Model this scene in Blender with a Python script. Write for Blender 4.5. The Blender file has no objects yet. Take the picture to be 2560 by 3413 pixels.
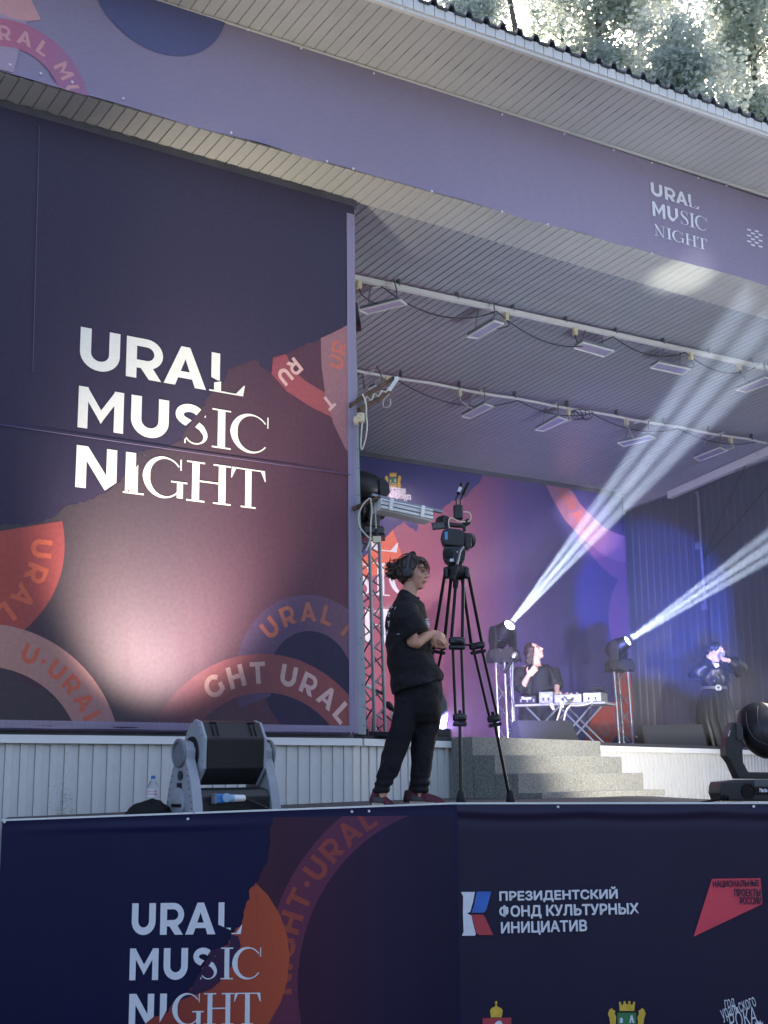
import bpy, bmesh, math, random
from mathutils import Vector, Matrix, noise
random.seed(7)
SC = bpy.context.scene
COL = SC.collection

# ------------------------------------------------------------------ camera
FPX = 4320.0; CX, CY = 1280.0, 1706.5; EYE = Vector((0, 0, 1.6))
def _n(v): return v.normalized()
_u = _n(Vector((-220.0, -20829.0, FPX)))
_x = Vector((6446.0, 828.0, FPX)); _x = _n(_x - _u * _x.dot(_u))
_y = _u.cross(_x)
CR = Vector((_x[0], _y[0], _u[0])); CD = Vector((_x[1], _y[1], _u[1])); CF = Vector((_x[2], _y[2], _u[2]))
cam = bpy.data.objects.new('camera', bpy.data.cameras.new('camera'))
COL.objects.link(cam); SC.camera = cam
cam.data.sensor_fit = 'VERTICAL'; cam.data.sensor_height = 36.0
cam.data.lens = 36.0 * FPX / 3413.0
cam.data.clip_start = 0.1; cam.data.clip_end = 600
m3 = Matrix((CR, -CD, -CF)).transposed()
cam.matrix_world = Matrix.Translation(EYE) @ m3.to_4x4()
SC.render.resolution_x = 768; SC.render.resolution_y = 1024

# ------------------------------------------------------------------ light of the evening sky
SUN_AZ, SUN_EL = math.radians(40), math.radians(24)       # veiled sun behind the trees over the stage roof
w = bpy.data.worlds.new('World'); SC.world = w; w.use_nodes = True
nt = w.node_tree; bg = nt.nodes['Background']
sky = nt.nodes.new('ShaderNodeTexSky'); sky.sky_type = 'NISHITA'; sky.sun_disc = False
sky.sun_elevation = SUN_EL; sky.sun_rotation = SUN_AZ; sky.dust_density = 6.0; sky.air_density = 0.5; sky.ozone_density = 0.2
nt.links.new(sky.outputs[0], bg.inputs[0]); bg.inputs[1].default_value = 0.15
sun = bpy.data.objects.new('sun', bpy.data.lights.new('sun', 'SUN')); COL.objects.link(sun)
sun.data.energy = 1.0; sun.data.angle = math.radians(12); sun.data.color = (1, 0.93, 0.84)
sd = Vector((math.sin(SUN_AZ) * math.cos(SUN_EL), math.cos(SUN_AZ) * math.cos(SUN_EL), math.sin(SUN_EL)))
sun.rotation_euler = sd.to_track_quat('Z', 'Y').to_euler()
vs = SC.view_settings; vs.view_transform = 'Standard'; vs.look = 'None'; vs.gamma = 1; vs.use_curve_mapping = False
vs.exposure = 2.45
SC.cycles.use_denoising = True
SC.cycles.max_bounces = 8; SC.cycles.volume_bounces = 0; SC.cycles.sample_clamp_indirect = 4

# ------------------------------------------------------------------ pixel measures -> points in the place
def ray(px, py): return CR * (px - CX) + CD * (py - CY) + CF * FPX
FH = _n(Vector((CF.x, CF.y, 0))); RH = Vector((FH.y, -FH.x, 0)); UP = Vector((0, 0, 1))
def on_plane(px, py, p0, n):
    r = ray(px, py); return EYE + r * ((Vector(p0) - EYE).dot(n) / r.dot(n))
def AZ(px, py, z): return on_plane(px, py, (0, 0, z), UP)
def AY(px, py, y): return on_plane(px, py, (0, y, 0), Vector((0, 1, 0)))
def AX(px, py, x): return on_plane(px, py, (x, 0, 0), Vector((1, 0, 0)))
def V(px, py, h): return on_plane(px, py, EYE + FH * h, FH)       # on an upright plane h metres ahead
def proj(p):
    q = Vector(p) - EYE; d = q.dot(CF); return (q.dot(CR) / d * FPX + CX, q.dot(CD) / d * FPX + CY)
def ZC(y): return 7.12 - 0.1 * (y - 9.713)                         # stage ceiling height
def on_ceil(px, py, dz=0.0):
    n = _n(Vector((0, 0.1, 1))); return on_plane(px, py, (0, 9.713, 7.12 + dz), n)

# ------------------------------------------------------------------ materials
def lin(c):
    if isinstance(c, str): c = [int(c[i:i + 2], 16) for i in (0, 2, 4)]
    return tuple(((v / 255) / 12.92 if v <= 10 else ((v / 255 + 0.055) / 1.055) ** 2.4) for v in c)
MATS = {}
def mat(name, col, rough=0.6, metal=0.0, var=0.12, scale=6.0, bump=0.0, bscale=60.0, spec=0.5, sheen=0.0, stretch=(1, 1, 1), coat=0.0, dirt=None, dscale=3.0, dlo=0.55, dhi=0.75):
    if name in MATS: return MATS[name]
    m = bpy.data.materials.new(name); m.use_nodes = True; t = m.node_tree; b = t.nodes['Principled BSDF']
    c = lin(col) if isinstance(col, str) else col
    L = t.links.new
    tc = t.nodes.new('ShaderNodeTexCoord'); mp = t.nodes.new('ShaderNodeMapping'); L(tc.outputs['Object'], mp.inputs[0])
    mp.inputs['Scale'].default_value = stretch
    nz = t.nodes.new('ShaderNodeTexNoise'); L(mp.outputs[0], nz.inputs[0]); nz.inputs['Scale'].default_value = scale; nz.inputs['Detail'].default_value = 6
    rp = t.nodes.new('ShaderNodeValToRGB'); L(nz.outputs[0], rp.inputs[0])
    rp.color_ramp.elements[0].position = 0.3; rp.color_ramp.elements[1].position = 0.7
    rp.color_ramp.elements[0].color = (*[v * (1 - var) for v in c], 1); rp.color_ramp.elements[1].color = (*[min(1, v * (1 + var)) for v in c], 1)
    out = rp.outputs[0]
    if dirt:
        n2 = t.nodes.new('ShaderNodeTexNoise'); L(tc.outputs['Object'], n2.inputs[0]); n2.inputs['Scale'].default_value = dscale; n2.inputs['Detail'].default_value = 8; n2.inputs['Roughness'].default_value = 0.7
        r2 = t.nodes.new('ShaderNodeMapRange'); L(n2.outputs[0], r2.inputs[0]); r2.inputs[1].default_value = dlo; r2.inputs[2].default_value = dhi
        mx = t.nodes.new('ShaderNodeMix'); mx.data_type = 'RGBA'; L(r2.outputs[0], mx.inputs[0]); L(out, mx.inputs[6]); mx.inputs[7].default_value = (*lin(dirt), 1)
        out = mx.outputs[2]
    L(out, b.inputs['Base Color'])
    b.inputs['Roughness'].default_value = rough; b.inputs['Metallic'].default_value = metal
    b.inputs['Specular IOR Level'].default_value = spec
    if sheen: b.inputs['Sheen Weight'].default_value = sheen
    if coat: b.inputs['Coat Weight'].default_value = coat
    if bump:
        nb = t.nodes.new('ShaderNodeTexNoise'); L(mp.outputs[0], nb.inputs[0]); nb.inputs['Scale'].default_value = bscale; nb.inputs['Detail'].default_value = 4
        bp = t.nodes.new('ShaderNodeBump'); bp.inputs['Strength'].default_value = bump; bp.inputs['Distance'].default_value = 0.01
        L(nb.outputs[0], bp.inputs['Height']); L(bp.outputs[0], b.inputs['Normal'])
    MATS[name] = m; return m
def emat(name, col, strength):
    m = bpy.data.materials.new(name); m.use_nodes = True; b = m.node_tree.nodes['Principled BSDF']
    b.inputs['Base Color'].default_value = (0.02, 0.02, 0.02, 1); b.inputs['Emission Color'].default_value = (*col, 1); b.inputs['Emission Strength'].default_value = strength
    MATS[name] = m; return m
def print_mat(name, stops, axis='x', lo=0.0, hi=1.0, rough=0.5):
    """vinyl print whose ink runs from one colour to another across the sheet (UV space of the sheet)"""
    m = bpy.data.materials.new(name); m.use_nodes = True; t = m.node_tree; b = t.nodes['Principled BSDF']; L = t.links.new
    uv = t.nodes.new('ShaderNodeUVMap'); sp = t.nodes.new('ShaderNodeSeparateXYZ'); L(uv.outputs[0], sp.inputs[0])
    mr = t.nodes.new('ShaderNodeMapRange'); L(sp.outputs[0 if axis == 'x' else 1], mr.inputs[0]); mr.inputs[1].default_value = lo; mr.inputs[2].default_value = hi
    rp = t.nodes.new('ShaderNodeValToRGB'); L(mr.outputs[0], rp.inputs[0]); e = rp.color_ramp.elements
    e[0].position = stops[0][0]; e[0].color = (*lin(stops[0][1]), 1); e[1].position = stops[-1][0]; e[1].color = (*lin(stops[-1][1]), 1)
    for p, c in stops[1:-1]:
        q = e.new(p); q.color = (*lin(c), 1)
    nz = t.nodes.new('ShaderNodeTexNoise'); nz.inputs['Scale'].default_value = 140; nz.inputs['Detail'].default_value = 4; L(uv.outputs[0], nz.inputs[0])
    r3 = t.nodes.new('ShaderNodeMapRange'); L(nz.outputs[0], r3.inputs[0]); r3.inputs[3].default_value = 0.8; r3.inputs[4].default_value = 1.2
    mx = t.nodes.new('ShaderNodeMix'); mx.data_type = 'RGBA'; mx.blend_type = 'MULTIPLY'; mx.inputs[0].default_value = 1; L(rp.outputs[0], mx.inputs[6]); L(r3.outputs[0], mx.inputs[7])
    L(mx.outputs[2], b.inputs['Base Color']); b.inputs['Roughness'].default_value = rough; b.inputs['Specular IOR Level'].default_value = 0.25
    bp = t.nodes.new('ShaderNodeBump'); bp.inputs['Strength'].default_value = 0.10; bp.inputs['Distance'].default_value = 0.004; L(nz.outputs[0], bp.inputs['Height'])
    n2 = t.nodes.new('ShaderNodeTexNoise'); n2.inputs['Scale'].default_value = 1.6; n2.inputs['Detail'].default_value = 2.5; n2.inputs['Distortion'].default_value = 0.2; tc = t.nodes.new('ShaderNodeTexCoord'); mp = t.nodes.new('ShaderNodeMapping'); mp.inputs['Scale'].default_value = (1.6, 1.6, .5); L(tc.outputs['Object'], mp.inputs[0]); L(mp.outputs[0], n2.inputs[0])
    b2 = t.nodes.new('ShaderNodeBump'); b2.inputs['Strength'].default_value = 0.45; b2.inputs['Distance'].default_value = 0.05; L(n2.outputs[0], b2.inputs['Height']); L(bp.outputs[0], b2.inputs['Normal']); L(b2.outputs[0], b.inputs['Normal'])
    MATS[name] = m; return m

# ------------------------------------------------------------------ mesh helpers
class MB:
    def __init__(s): s.v = []; s.f = []
    def add(s, vs, fs):
        o = len(s.v); s.v += [tuple(v) for v in vs]; s.f += [tuple(i + o for i in f) for f in fs]; return s
    def hexa(s, b, t):          # bottom ring, top ring of equal length
        n = len(b); vs = list(b) + list(t)
        fs = [tuple(range(n - 1, -1, -1)), tuple(range(n, 2 * n))] + [(i, (i + 1) % n, n + (i + 1) % n, n + i) for i in range(n)]
        return s.add(vs, fs)
    def box(s, c, d, ex=(1, 0, 0), ey=(0, 1, 0), ez=(0, 0, 1), ch=0.0):
        c = Vector(c); ex, ey, ez = Vector(ex) * d[0] / 2, Vector(ey) * d[1] / 2, Vector(ez) * d[2] / 2
        if ch:
            k = ch; a, bq = 1 - 2 * k / d[0], 1 - 2 * k / d[1]
            pr = [(-1, -bq), (-a, -1), (a, -1), (1, -bq), (1, bq), (a, 1), (-a, 1), (-1, bq)]
            inn = [(x * (1 - 2 * k / d[0]), y * (1 - 2 * k / d[1])) for x, y in pr]
            h = 1 - 2 * k / d[2]
            rings = [[c + ex * x + ey * y + ez * z for x, y in q] for q, z in ((inn, -1), (pr, -h), (pr, h), (inn, 1))]
            return s.loft(rings)
        q = [(-1, -1), (1, -1), (1, 1), (-1, 1)]
        return s.hexa([c + ex * x + ey * y - ez for x, y in q], [c + ex * x + ey * y + ez for x, y in q])
    def loft(s, rings, cap=True):
        n = len(rings[0]); vs = [p for r in rings for p in r]; fs = []
        for k in range(len(rings) - 1):
            for i in range(n):
                j = (i + 1) % n; fs.append((k * n + i, k * n + j, (k + 1) * n + j, (k + 1) * n + i))
        if cap: fs += [tuple(range(n - 1, -1, -1)), tuple(range((len(rings) - 1) * n, len(rings) * n))]
        return s.add(vs, fs)
    def tube(s, pts, r, n=8, cap=True):
        pts = [Vector(p) for p in pts]; rs = r if isinstance(r, (list, tuple)) else [r] * len(pts)
        rings = []; up = None
        for i, p in enumerate(pts):
            d = (pts[min(i + 1, len(pts) - 1)] - pts[max(i - 1, 0)])
            if d.length < 1e-9: d = Vector((0, 0, 1))
            d.normalize()
            if up is None: up = Vector((0, 0, 1)) if abs(d.z) < 0.9 else Vector((1, 0, 0))
            a = d.cross(up)
            if a.length < 1e-6: a = d.cross(Vector((0.3, 1, 0.2)))
            a.normalize(); b = a.cross(d).normalized(); up = b
            rings.append([p + (a * math.cos(q) + b * math.sin(q)) * rs[i] for q in [2 * math.pi * k / n for k in range(n)]])
        return s.loft(rings, cap)
    def cyl(s, a, b, r, n=16): return s.tube([a, b], r, n)
    def lathe(s, o, axis, prof, n=20):      # prof: list of (along, radius)
        o = Vector(o); d = Vector(axis).normalized(); a = d.cross(Vector((0, 0, 1)) if abs(d.z) < 0.9 else Vector((1, 0, 0))).normalized(); b = a.cross(d)
        return s.loft([[o + d * h + (a * math.cos(q) + b * math.sin(q)) * max(r, 1e-4) for q in [2 * math.pi * k / n for k in range(n)]] for h, r in prof])
    def prism(s, poly, off):               # polygon extruded by a vector
        off = Vector(off); poly = [Vector(p) for p in poly]; return s.hexa(poly, [p + off for p in poly])
    def build(s, name, m, parent=None, smooth=False, bevel=0.0):
        me = bpy.data.meshes.new(name); me.from_pydata([tuple(v) for v in s.v], [], s.f)
        bm = bmesh.new(); bm.from_mesh(me); bmesh.ops.recalc_face_normals(bm, faces=bm.faces)
        if bevel: bmesh.ops.bevel(bm, geom=list(bm.edges), offset=bevel, segments=2, profile=0.7, affect='EDGES', clamp_overlap=True)
        bm.to_mesh(me); bm.free(); me.update()
        if smooth: shade(me)
        return link(name, me, m, parent)
def shade(me, ang=40):
    me.polygons.foreach_set('use_smooth', [True] * len(me.polygons))
    try: me.set_sharp_from_angle(angle=math.radians(ang))
    except Exception: pass
def link(name, me, m, parent=None):
    o = bpy.data.objects.new(name, me)
    if m is not None and not me.materials: me.materials.append(m if not isinstance(m, str) else MATS[m])
    COL.objects.link(o)
    if parent is not None:
        o.parent = parent; o.matrix_parent_inverse = parent.matrix_basis.inverted()
    return o
def tag(o, label=None, cat=None, group=None, kind=None):
    if label: o['label'] = label
    if cat: o['category'] = cat
    if group: o['group'] = group
    if kind: o['kind'] = kind
    return o
def thing(name, loc, label, cat, group=None):
    o = bpy.data.objects.new(name, None); o.location = loc; o.empty_display_size = 0.1; COL.objects.link(o)
    return tag(o, label, cat, group)
def copies(name, me, m, parent, locs):
    """alike pieces: one mesh, many objects"""
    out = []
    for p in locs:
        o = bpy.data.objects.new(name, me); o.location = p; COL.objects.link(o)
        if parent is not None: o.parent = parent; o.matrix_parent_inverse = parent.matrix_basis.inverted()
        out.append(o)
    if m is not None and not me.materials: me.materials.append(m)
    return out
def mesh_only(mb, name):
    me = bpy.data.meshes.new(name); me.from_pydata([tuple(v) for v in mb.v], [], mb.f)
    bm = bmesh.new(); bm.from_mesh(me); bmesh.ops.recalc_face_normals(bm, faces=bm.faces); bm.to_mesh(me); bm.free(); return me
def arc_pts(p, q, sag, n=10):
    p, q = Vector(p), Vector(q); return [p.lerp(q, t) + Vector((0, 0, -4 * sag * t * (1 - t))) for t in [i / n for i in range(n + 1)]]
def smooth_path(pts, n=6):
    pts = [Vector(p) for p in pts]; out = []
    for i in range(len(pts) - 1):
        p0, p1, p2, p3 = pts[max(i - 1, 0)], pts[i], pts[i + 1], pts[min(i + 2, len(pts) - 1)]
        for k in range(n):
            t = k / n; out.append(0.5 * ((2 * p1) + (p2 - p0) * t + (2 * p0 - 5 * p1 + 4 * p2 - p3) * t * t + (3 * p1 - p0 - 3 * p2 + p3) * t ** 3))
    return out + [pts[-1]]

mat('white_paint', 'd6d6d2', 0.45, var=0.05, scale=3, dirt='8b8c8a', dlo=0.62, dhi=0.9)
mat('soffit_paint', 'b6b7b6', 0.34, var=0.05, scale=1.5, dirt='949590', dscale=1.2, dlo=0.55, dhi=0.95)
mat('ceiling_paint', '989ca4', 0.30, var=0.06, scale=1.5, dirt='7d8189', dscale=0.8, dlo=0.5, dhi=0.9)
mat('clad_paint', 'c6c6c2', 0.32, var=0.05, scale=2, bump=0.12, bscale=5, dirt='a2a3a2', dscale=2.0, dlo=0.55, dhi=0.95)
mat('gap_dark', '2e3138', 0.9, var=0.1)
mat('post_grey', '8d949b', 0.42, var=0.07, scale=4, dirt='5d6064', dscale=14, dlo=0.66, dhi=0.74)
mat('roof_green', '3a4046', 0.55, var=0.15)
mat('board_grey', '5b5d66', 0.7, var=0.1)
mat('black_plastic', '111215', 0.42, var=0.15, scale=20, bump=0.06, bscale=300)
mat('black_rough', '15161a', 0.8, var=0.2, scale=15, bump=0.2, bscale=200)
mat('black_metal', '141518', 0.35, 0.6, var=0.1)
mat('carpet', '77776f', 0.95, var=0.45, scale=55, bump=0.5, bscale=350, sheen=0.2)
mat('carpet_dark', '34353a', 0.95, var=0.3, scale=60, bump=0.5, bscale=350)
mat('alu', 'b4b8bd', 0.28, 0.9, var=0.06)
mat('steel_dull', '7b7f84', 0.4, 0.8, var=0.1)
mat('lamp_grey', '6d757f', 0.42, var=0.06, scale=10)
mat('cable_black', '121214', 0.6, var=0.05)
mat('cable_white', 'c9c4b2', 0.6, var=0.08)
mat('rust', '5a4636', 0.75, 0.3, var=0.4, scale=12)
mat('lamp_glass', 'a9a7c4', 0.12, var=0.04, coat=0.5)
mat('ivory', 'cfc5a4', 0.55, var=0.1)

# ================================================================== the setting
PY = 9.713                      # front plane of the pier wall
FLOOR = 2.0                     # stage floor
HD = 8.84                       # apron front, metres ahead of the camera
EDGE0 = Vector((6.3, PY, 0)); EDIR = Vector((0.9537, 0.3007, 0)); ENRM = Vector((0.3007, -0.9537, 0))
ELEN = 10.28
EDGE1 = EDGE0 + EDIR * ELEN     # right end of the stage front
BACK = 16.0; SIDE = 16.1

g = MB(); g.add([(-150, -150, 0), (250, -150, 0), (250, 250, 0), (-150, 250, 0)], [(0, 1, 2, 3)])
tag(g.build('ground', mat('paving', '6e6f72', 0.9, var=0.2, scale=0.8, bump=0.2, bscale=20)), 'grey paved square in front of the stage', None, None, 'structure')

P = thing('stage_pavilion', (6.3, PY, 0), 'open-air stage building with grey boarded ceiling, pier wall and overhanging roof', 'stage building')

# --- pier wall (behind the tall banner) with its corner post
mb = MB(); mb.box(((-2 + 6.32) / 2, PY + 0.16, 4.45), (8.32, 0.28, 5.2)); mb.build('pier_wall', 'board_grey', P)
mb = MB()
b0, b1 = AY(1184, 2446, PY + 0.03), AY(1221, 2449, PY + 0.03); t0, t1 = AY(1166, 690, PY + 0.03), AY(1177, 690, PY + 0.03)
mb.prism([b0, b1, t1, t0], (0, 0.25, 0)); post = mb.build('corner_post', 'post_grey', P, bevel=0.004)
mb = MB()
for k in range(26):
    f = (k + 0.5) / 26 + random.uniform(-0.01, 0.01); a = b0.lerp(t0, f); c = b1.lerp(t1, f)
    for q in ((0.22, 0.8) if f < 0.6 else (0.5,)):
        p = a.lerp(c, q + random.uniform(-0.08, 0.08)); mb.lathe(p + Vector((0, 0.002, 0)), (0, -1, 0), [(0, 0.006), (0.004, 0.005), (0.006, 0.002)], 6)
mb.build('screws', 'gap_dark', post); tag(bpy.data.objects['screws'], kind='stuff')

# --- lintel: soffit boards between fascia and pier, fascia box behind the banner
FA = Vector((2.0, 9.38, 0)); FB = Vector((13.5, 8.995, 0))
def fasc(x): t = (x - FA.x) / (FB.x - FA.x); return FA.lerp(FB, t)
def zsof(y): return 7.07 - 0.1 * (y - PY)
FZ0, FZ1 = 7.118, 8.2
mb = MB(); a, b = fasc(1.0), fasc(14.5); off = Vector((0, 0.04, 0)); back = Vector((0, 0.22, 0))
mb.hexa([a + off + UP * (FZ0 + 0.05), b + off + UP * (FZ0 + 0.06), b + off + back + UP * (FZ0 + 0.06), a + off + back + UP * (FZ0 + 0.05)],
        [a + off + UP * 8.13, b + off + UP * 8.26, b + off + back + UP * 8.26, a + off + back + UP * 8.13])
mb.build('fascia_wall', 'board_grey', P)
sof = thing('lintel_soffit', (0, 0, 0), None, None); sof.parent = P; sof.matrix_parent_inverse = P.matrix_basis.inverted(); del_keys = None
def plank_mesh(name, w, y0, y1, th=0.012, z=zsof):
    m = MB(); k = 0.004
    pr = [(-w / 2, 0.5 * th), (-w / 2 + k, 0), (w / 2 - k, 0), (w / 2, 0.5 * th), (w / 2, th + 0.004), (-w / 2, th + 0.004)]
    m.hexa([(x, y0, z(y0) + zz) for x, zz in pr], [(x, y1, z(y1) + zz) for x, zz in pr]); return mesh_only(m, name)
rnd = random.Random(3)
for k in range(103):
    x = 2.0 + 0.1118 * k; me = plank_mesh('plank', 0.106, fasc(x).y + 0.03, PY + 0.02)
    copies('plank', me, MATS['soffit_paint'], sof, [(x, 0, rnd.uniform(-0.0015, 0.0015))])
mb = MB(); ya, yb = fasc(1.5).y + .06, fasc(13.8).y + .06; mb.hexa([(1.5, ya, zsof(ya) + .03), (13.8, yb, zsof(yb) + .03), (13.8, PY, zsof(PY) + .03), (1.5, PY, zsof(PY) + .03)], [(1.5, ya, zsof(ya) + .05), (13.8, yb, zsof(yb) + .05), (13.8, PY, zsof(PY) + .05), (1.5, PY, zsof(PY) + .05)])
mb.build('soffit_backing', 'gap_dark', sof)
mb = MB()    # ragged flashing between the soffit and the pier wall
n = 120; bot = []; top = []
for k in range(n + 1):
    x = 1.6 + (6.36 - 1.6) * k / n; j = 0.012 * ((k // 2) % 2) + rnd.uniform(-0.003, 0.003)
    bot.append((x, PY - 0.02, 6.965 + rnd.uniform(-0.004, 0.004))); top.append((x, PY - 0.02, 7.058 + j))
mb.add(bot + top, [(k, k + 1, n + 2 + k, n + 1 + k) for k in range(n)]); mb.build('flashing', mat('flashing_grey', '55565f', 0.7, var=0.2, scale=5), P)

# --- stage ceiling of narrow boards
ceil = thing('ceiling', (0, 0, 0), None, None); ceil.parent = P; ceil.matrix_parent_inverse = P.matrix_basis.inverted()
me = plank_mesh('plank', 0.0905, PY - 0.05, BACK, 0.012, ZC)
copies('plank', me, MATS['ceiling_paint'], ceil, [(5.4 + 0.1018 * k, 0, rnd.uniform(-0.001, 0.001)) for k in range(107)])
mb = MB(); q = lambda x, y, d: (x, y, ZC(y) + d)
mb.hexa([q(5, 9.6, .03), q(17.5, 9.6, .03), q(17.5, 16.2, .03), q(5, 16.2, .03)], [q(5, 9.6, .06), q(17.5, 9.6, .06), q(17.5, 16.2, .06), q(5, 16.2, .06)]); mb.build('ceiling_backing', 'gap_dark', ceil)
mb = MB(); mb.box((11, BACK - 0.06, ZC(BACK) - 0.03), (11.5, 0.05, 0.07)); mb.build('back_cornice', mat('cornice_dark', '4a4d55', 0.6), P)

# --- back and side walls
mb = MB(); mb.box((11, BACK + 0.15, 4.3), (12.5, 0.2, 5.0)); mb.build('back_wall', 'board_grey', P)
sw = MB(); sw.box((SIDE + 0.14, 14.2, 4.4), (0.2, 4.6, 5.2)); side = sw.build('side_wall', mat('side_backing', '5a5c68', 0.6), P)
m = MB(); wd = 0.150
pr = [(0, -wd / 2), (-0.012, -wd / 2 + 0.012), (-0.012, wd / 2 - 0.022), (-0.022, wd / 2 - 0.016), (-0.022, wd / 2 - 0.006), (0, wd / 2)]
m.hexa([(x, y, FLOOR) for x, y in pr], [(x, y, 6.75) for x, y in pr]); me = mesh_only(m, 'panel')
copies('panel', me, mat('side_panel', '484a56', 0.5, var=0.06, scale=3), side, [(SIDE + 0.03, 12.0 + 0.152 * k, 0) for k in range(27)])
mb = MB()
a, b = AX(2225, 1662, SIDE - 0.12), AX(2640, 1480, SIDE - 0.12)
mb.hexa([a, b, b + Vector((0.1, 0, 0)), a + Vector((0.1, 0, 0))], [v + UP * 0.13 for v in (a, b, b + Vector((0.1, 0, 0)), a + Vector((0.1, 0, 0)))]); mb.build('cornice_trim', 'white_paint', P, bevel=0.005)
mb = MB(); ce = [Vector((SIDE - 0.07, a.y + 0.6, 0)), Vector((SIDE - 0.07, 12, 0))]
mb.hexa([(SIDE - .07, 16, 6.2), (SIDE - .07, 11.5, 6.55), (SIDE + .1, 11.5, 6.55), (SIDE + .1, 16, 6.2)], [(SIDE - .07, 16, 6.75), (SIDE - .07, 11.5, 7.0), (SIDE + .1, 11.5, 7.0), (SIDE + .1, 16, 6.75)]); mb.build('cornice_box', 'ceiling_paint', P)
# --- stage floor with carpet edge, base wall of ribbed sheet, white cap strip
mb = MB(); fl = [EDGE0 + Vector((-6.3, 0.03, 0)), EDGE0 + Vector((0, 0.03, 0)), EDGE1, Vector((17.2, EDGE1.y, 0)), Vector((17.2, 16.2, 0)), Vector((0, 16.2, 0))]
mb.hexa([p + UP * (FLOOR - 0.06) for p in fl], [p + UP * FLOOR for p in fl]); mb.build('stage_floor', 'carpet_dark', P)
base = MB(); base.hexa([p + Vector((0, 0.06, 0)) for p in fl], [p + Vector((0, 0.06, FLOOR - 0.07)) for p in fl]); bw = base.build('base_wall', 'gap_dark', P)
m = MB(); h1 = FLOOR - 0.06
pr = [(-0.0575, 0.03), (-0.0565, 0.0), (-0.003, 0.0), (0.003, 0.011), (0.0545, 0.011), (0.0565, 0.03)]
m.hexa([(x, y, 0) for x, y in pr], [(x, y, h1) for x, y in pr]); me = mesh_only(m, 'ribbed_panel')
locs = [(2.0 + 0.1153 * k, PY + 0.0, 0) for k in range(38)]
copies('ribbed_panel', me, MATS['clad_paint'], bw, locs)
ob = copies('ribbed_panel', me, None, bw, [EDGE0 + EDIR * (0.06 + 0.1153 * k) for k in range(88)])
for o in ob: o.rotation_euler.z = math.atan2(EDIR.y, EDIR.x)
def capstrip(a, b, nrm):
    mb = MB(); o = nrm * 0.035
    mb.hexa([a + o + UP * 1.905, b + o + UP * 1.905, b + UP * 1.905 + o * 0.2, a + UP * 1.905 + o * 0.2], [a + o * 0.9 + UP * 1.968, b + o * 0.9 + UP * 1.968, b + UP * 1.968 - o * 0.5, a + UP * 1.968 - o * 0.5])
    return mb.build('cap_strip', 'white_paint', P, bevel=0.003)
capstrip(Vector((1.5, PY, 0)), EDGE0 + Vector((0.08, -0.0, 0)), Vector((0, -1, 0)))
capstrip(EDGE0 + EDIR * 0.12, EDGE1, ENRM)
mb = MB(); a, b = EDGE0 + EDIR * 0.4, EDGE1     # carpet turned over the stage edge
mb.hexa([a + ENRM * .028 + UP * 1.97, b + ENRM * .028 + UP * 1.97, b + UP * 1.97, a + UP * 1.97], [a + ENRM * .02 + UP * 2.006, b + ENRM * .02 + UP * 2.006, b + UP * 2.006, a + UP * 2.006]); mb.build('carpet_edge', 'carpet_dark', P, bevel=0.006)

# --- roof: eave soffit, white eave board with laps, trapezoid sheet
EA, EB = Vector((1.0, 8.66, 8.27)), Vector((16, 7.94, 8.345))
def eave(x): return EA.lerp(EB, (x - EA.x) / (EB.x - EA.x))
def fz(x): return 8.13 + (8.26 - 8.13) * (x - 1.0) / 13.5
es = thing('eave_soffit', (0, 0, 0), None, None); es.parent = P; es.matrix_parent_inverse = P.matrix_basis.inverted()
for k in range(112):
    x = 2.2 + 0.1118 * k; m = MB(); a, c = eave(x), fasc(x) + UP * (fz(x) + 0.012) + Vector((0, 0.05, 0)); hw = 0.0535
    d = (c - a); pr = [(-hw, 0.006), (-hw + .004, 0), (hw - .004, 0), (hw, 0.006), (hw, .016), (-hw, .016)]
    m.hexa([a + Vector((u, -0.048 * u, v)) for u, v in pr], [c + Vector((u, -0.0335 * u, v)) for u, v in pr])
    m.build('plank', 'soffit_paint', es)
mb = MB(); L = 15.0
a, b = eave(1.5), eave(15.5); c, d = fasc(15.5) + UP * (fz(15.5) + .02), fasc(1.5) + UP * (fz(1.5) + .02)
mb.hexa([p + UP * 0.022 for p in (a, b, c, d)], [p + UP * 0.05 for p in (a, b, c, d)]); mb.build('eave_backing', 'gap_dark', es)
mb = MB()
for i in range(2):
    pass
mb.hexa([fasc(1.0) + UP * (fz(1) - .005) + Vector((0, .01, 0)), fasc(14.5) + UP * (fz(14.5) - .005) + Vector((0, .01, 0)), fasc(14.5) + UP * (fz(14.5) - .005) + Vector((0, .06, 0)), fasc(1.0) + UP * (fz(1) - .005) + Vector((0, .06, 0))],
        [fasc(1.0) + UP * (fz(1) + .012) + Vector((0, -.02, 0)), fasc(14.5) + UP * (fz(14.5) + .012) + Vector((0, -.02, 0)), fasc(14.5) + UP * (fz(14.5) + .012) + Vector((0, .06, 0)), fasc(1.0) + UP * (fz(1) + .012) + Vector((0, .06, 0))])
mb.build('eave_bead', 'soffit_paint', P)
eb = thing('eave_board', (0, 0, 0), None, None); eb.parent = P; eb.matrix_parent_inverse = P.matrix_basis.inverted()
EH = 0.125
mb = MB(); a, b = eave(1.5), eave(15.5); o = Vector((-0.046, -0.999, 0))
mb.hexa([a + o * .012 - UP * .012, b + o * .012 - UP * .012, b - o * .03 - UP * .012, a - o * .03 - UP * .012], [p + UP * (EH + .012) for p in (a + o * .004 - UP * .012, b + o * .004 - UP * .012, b - o * .03 - UP * .012, a - o * .03 - UP * .012)])
mb.build('drip_edge', 'white_paint', eb, bevel=0.003)
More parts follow.
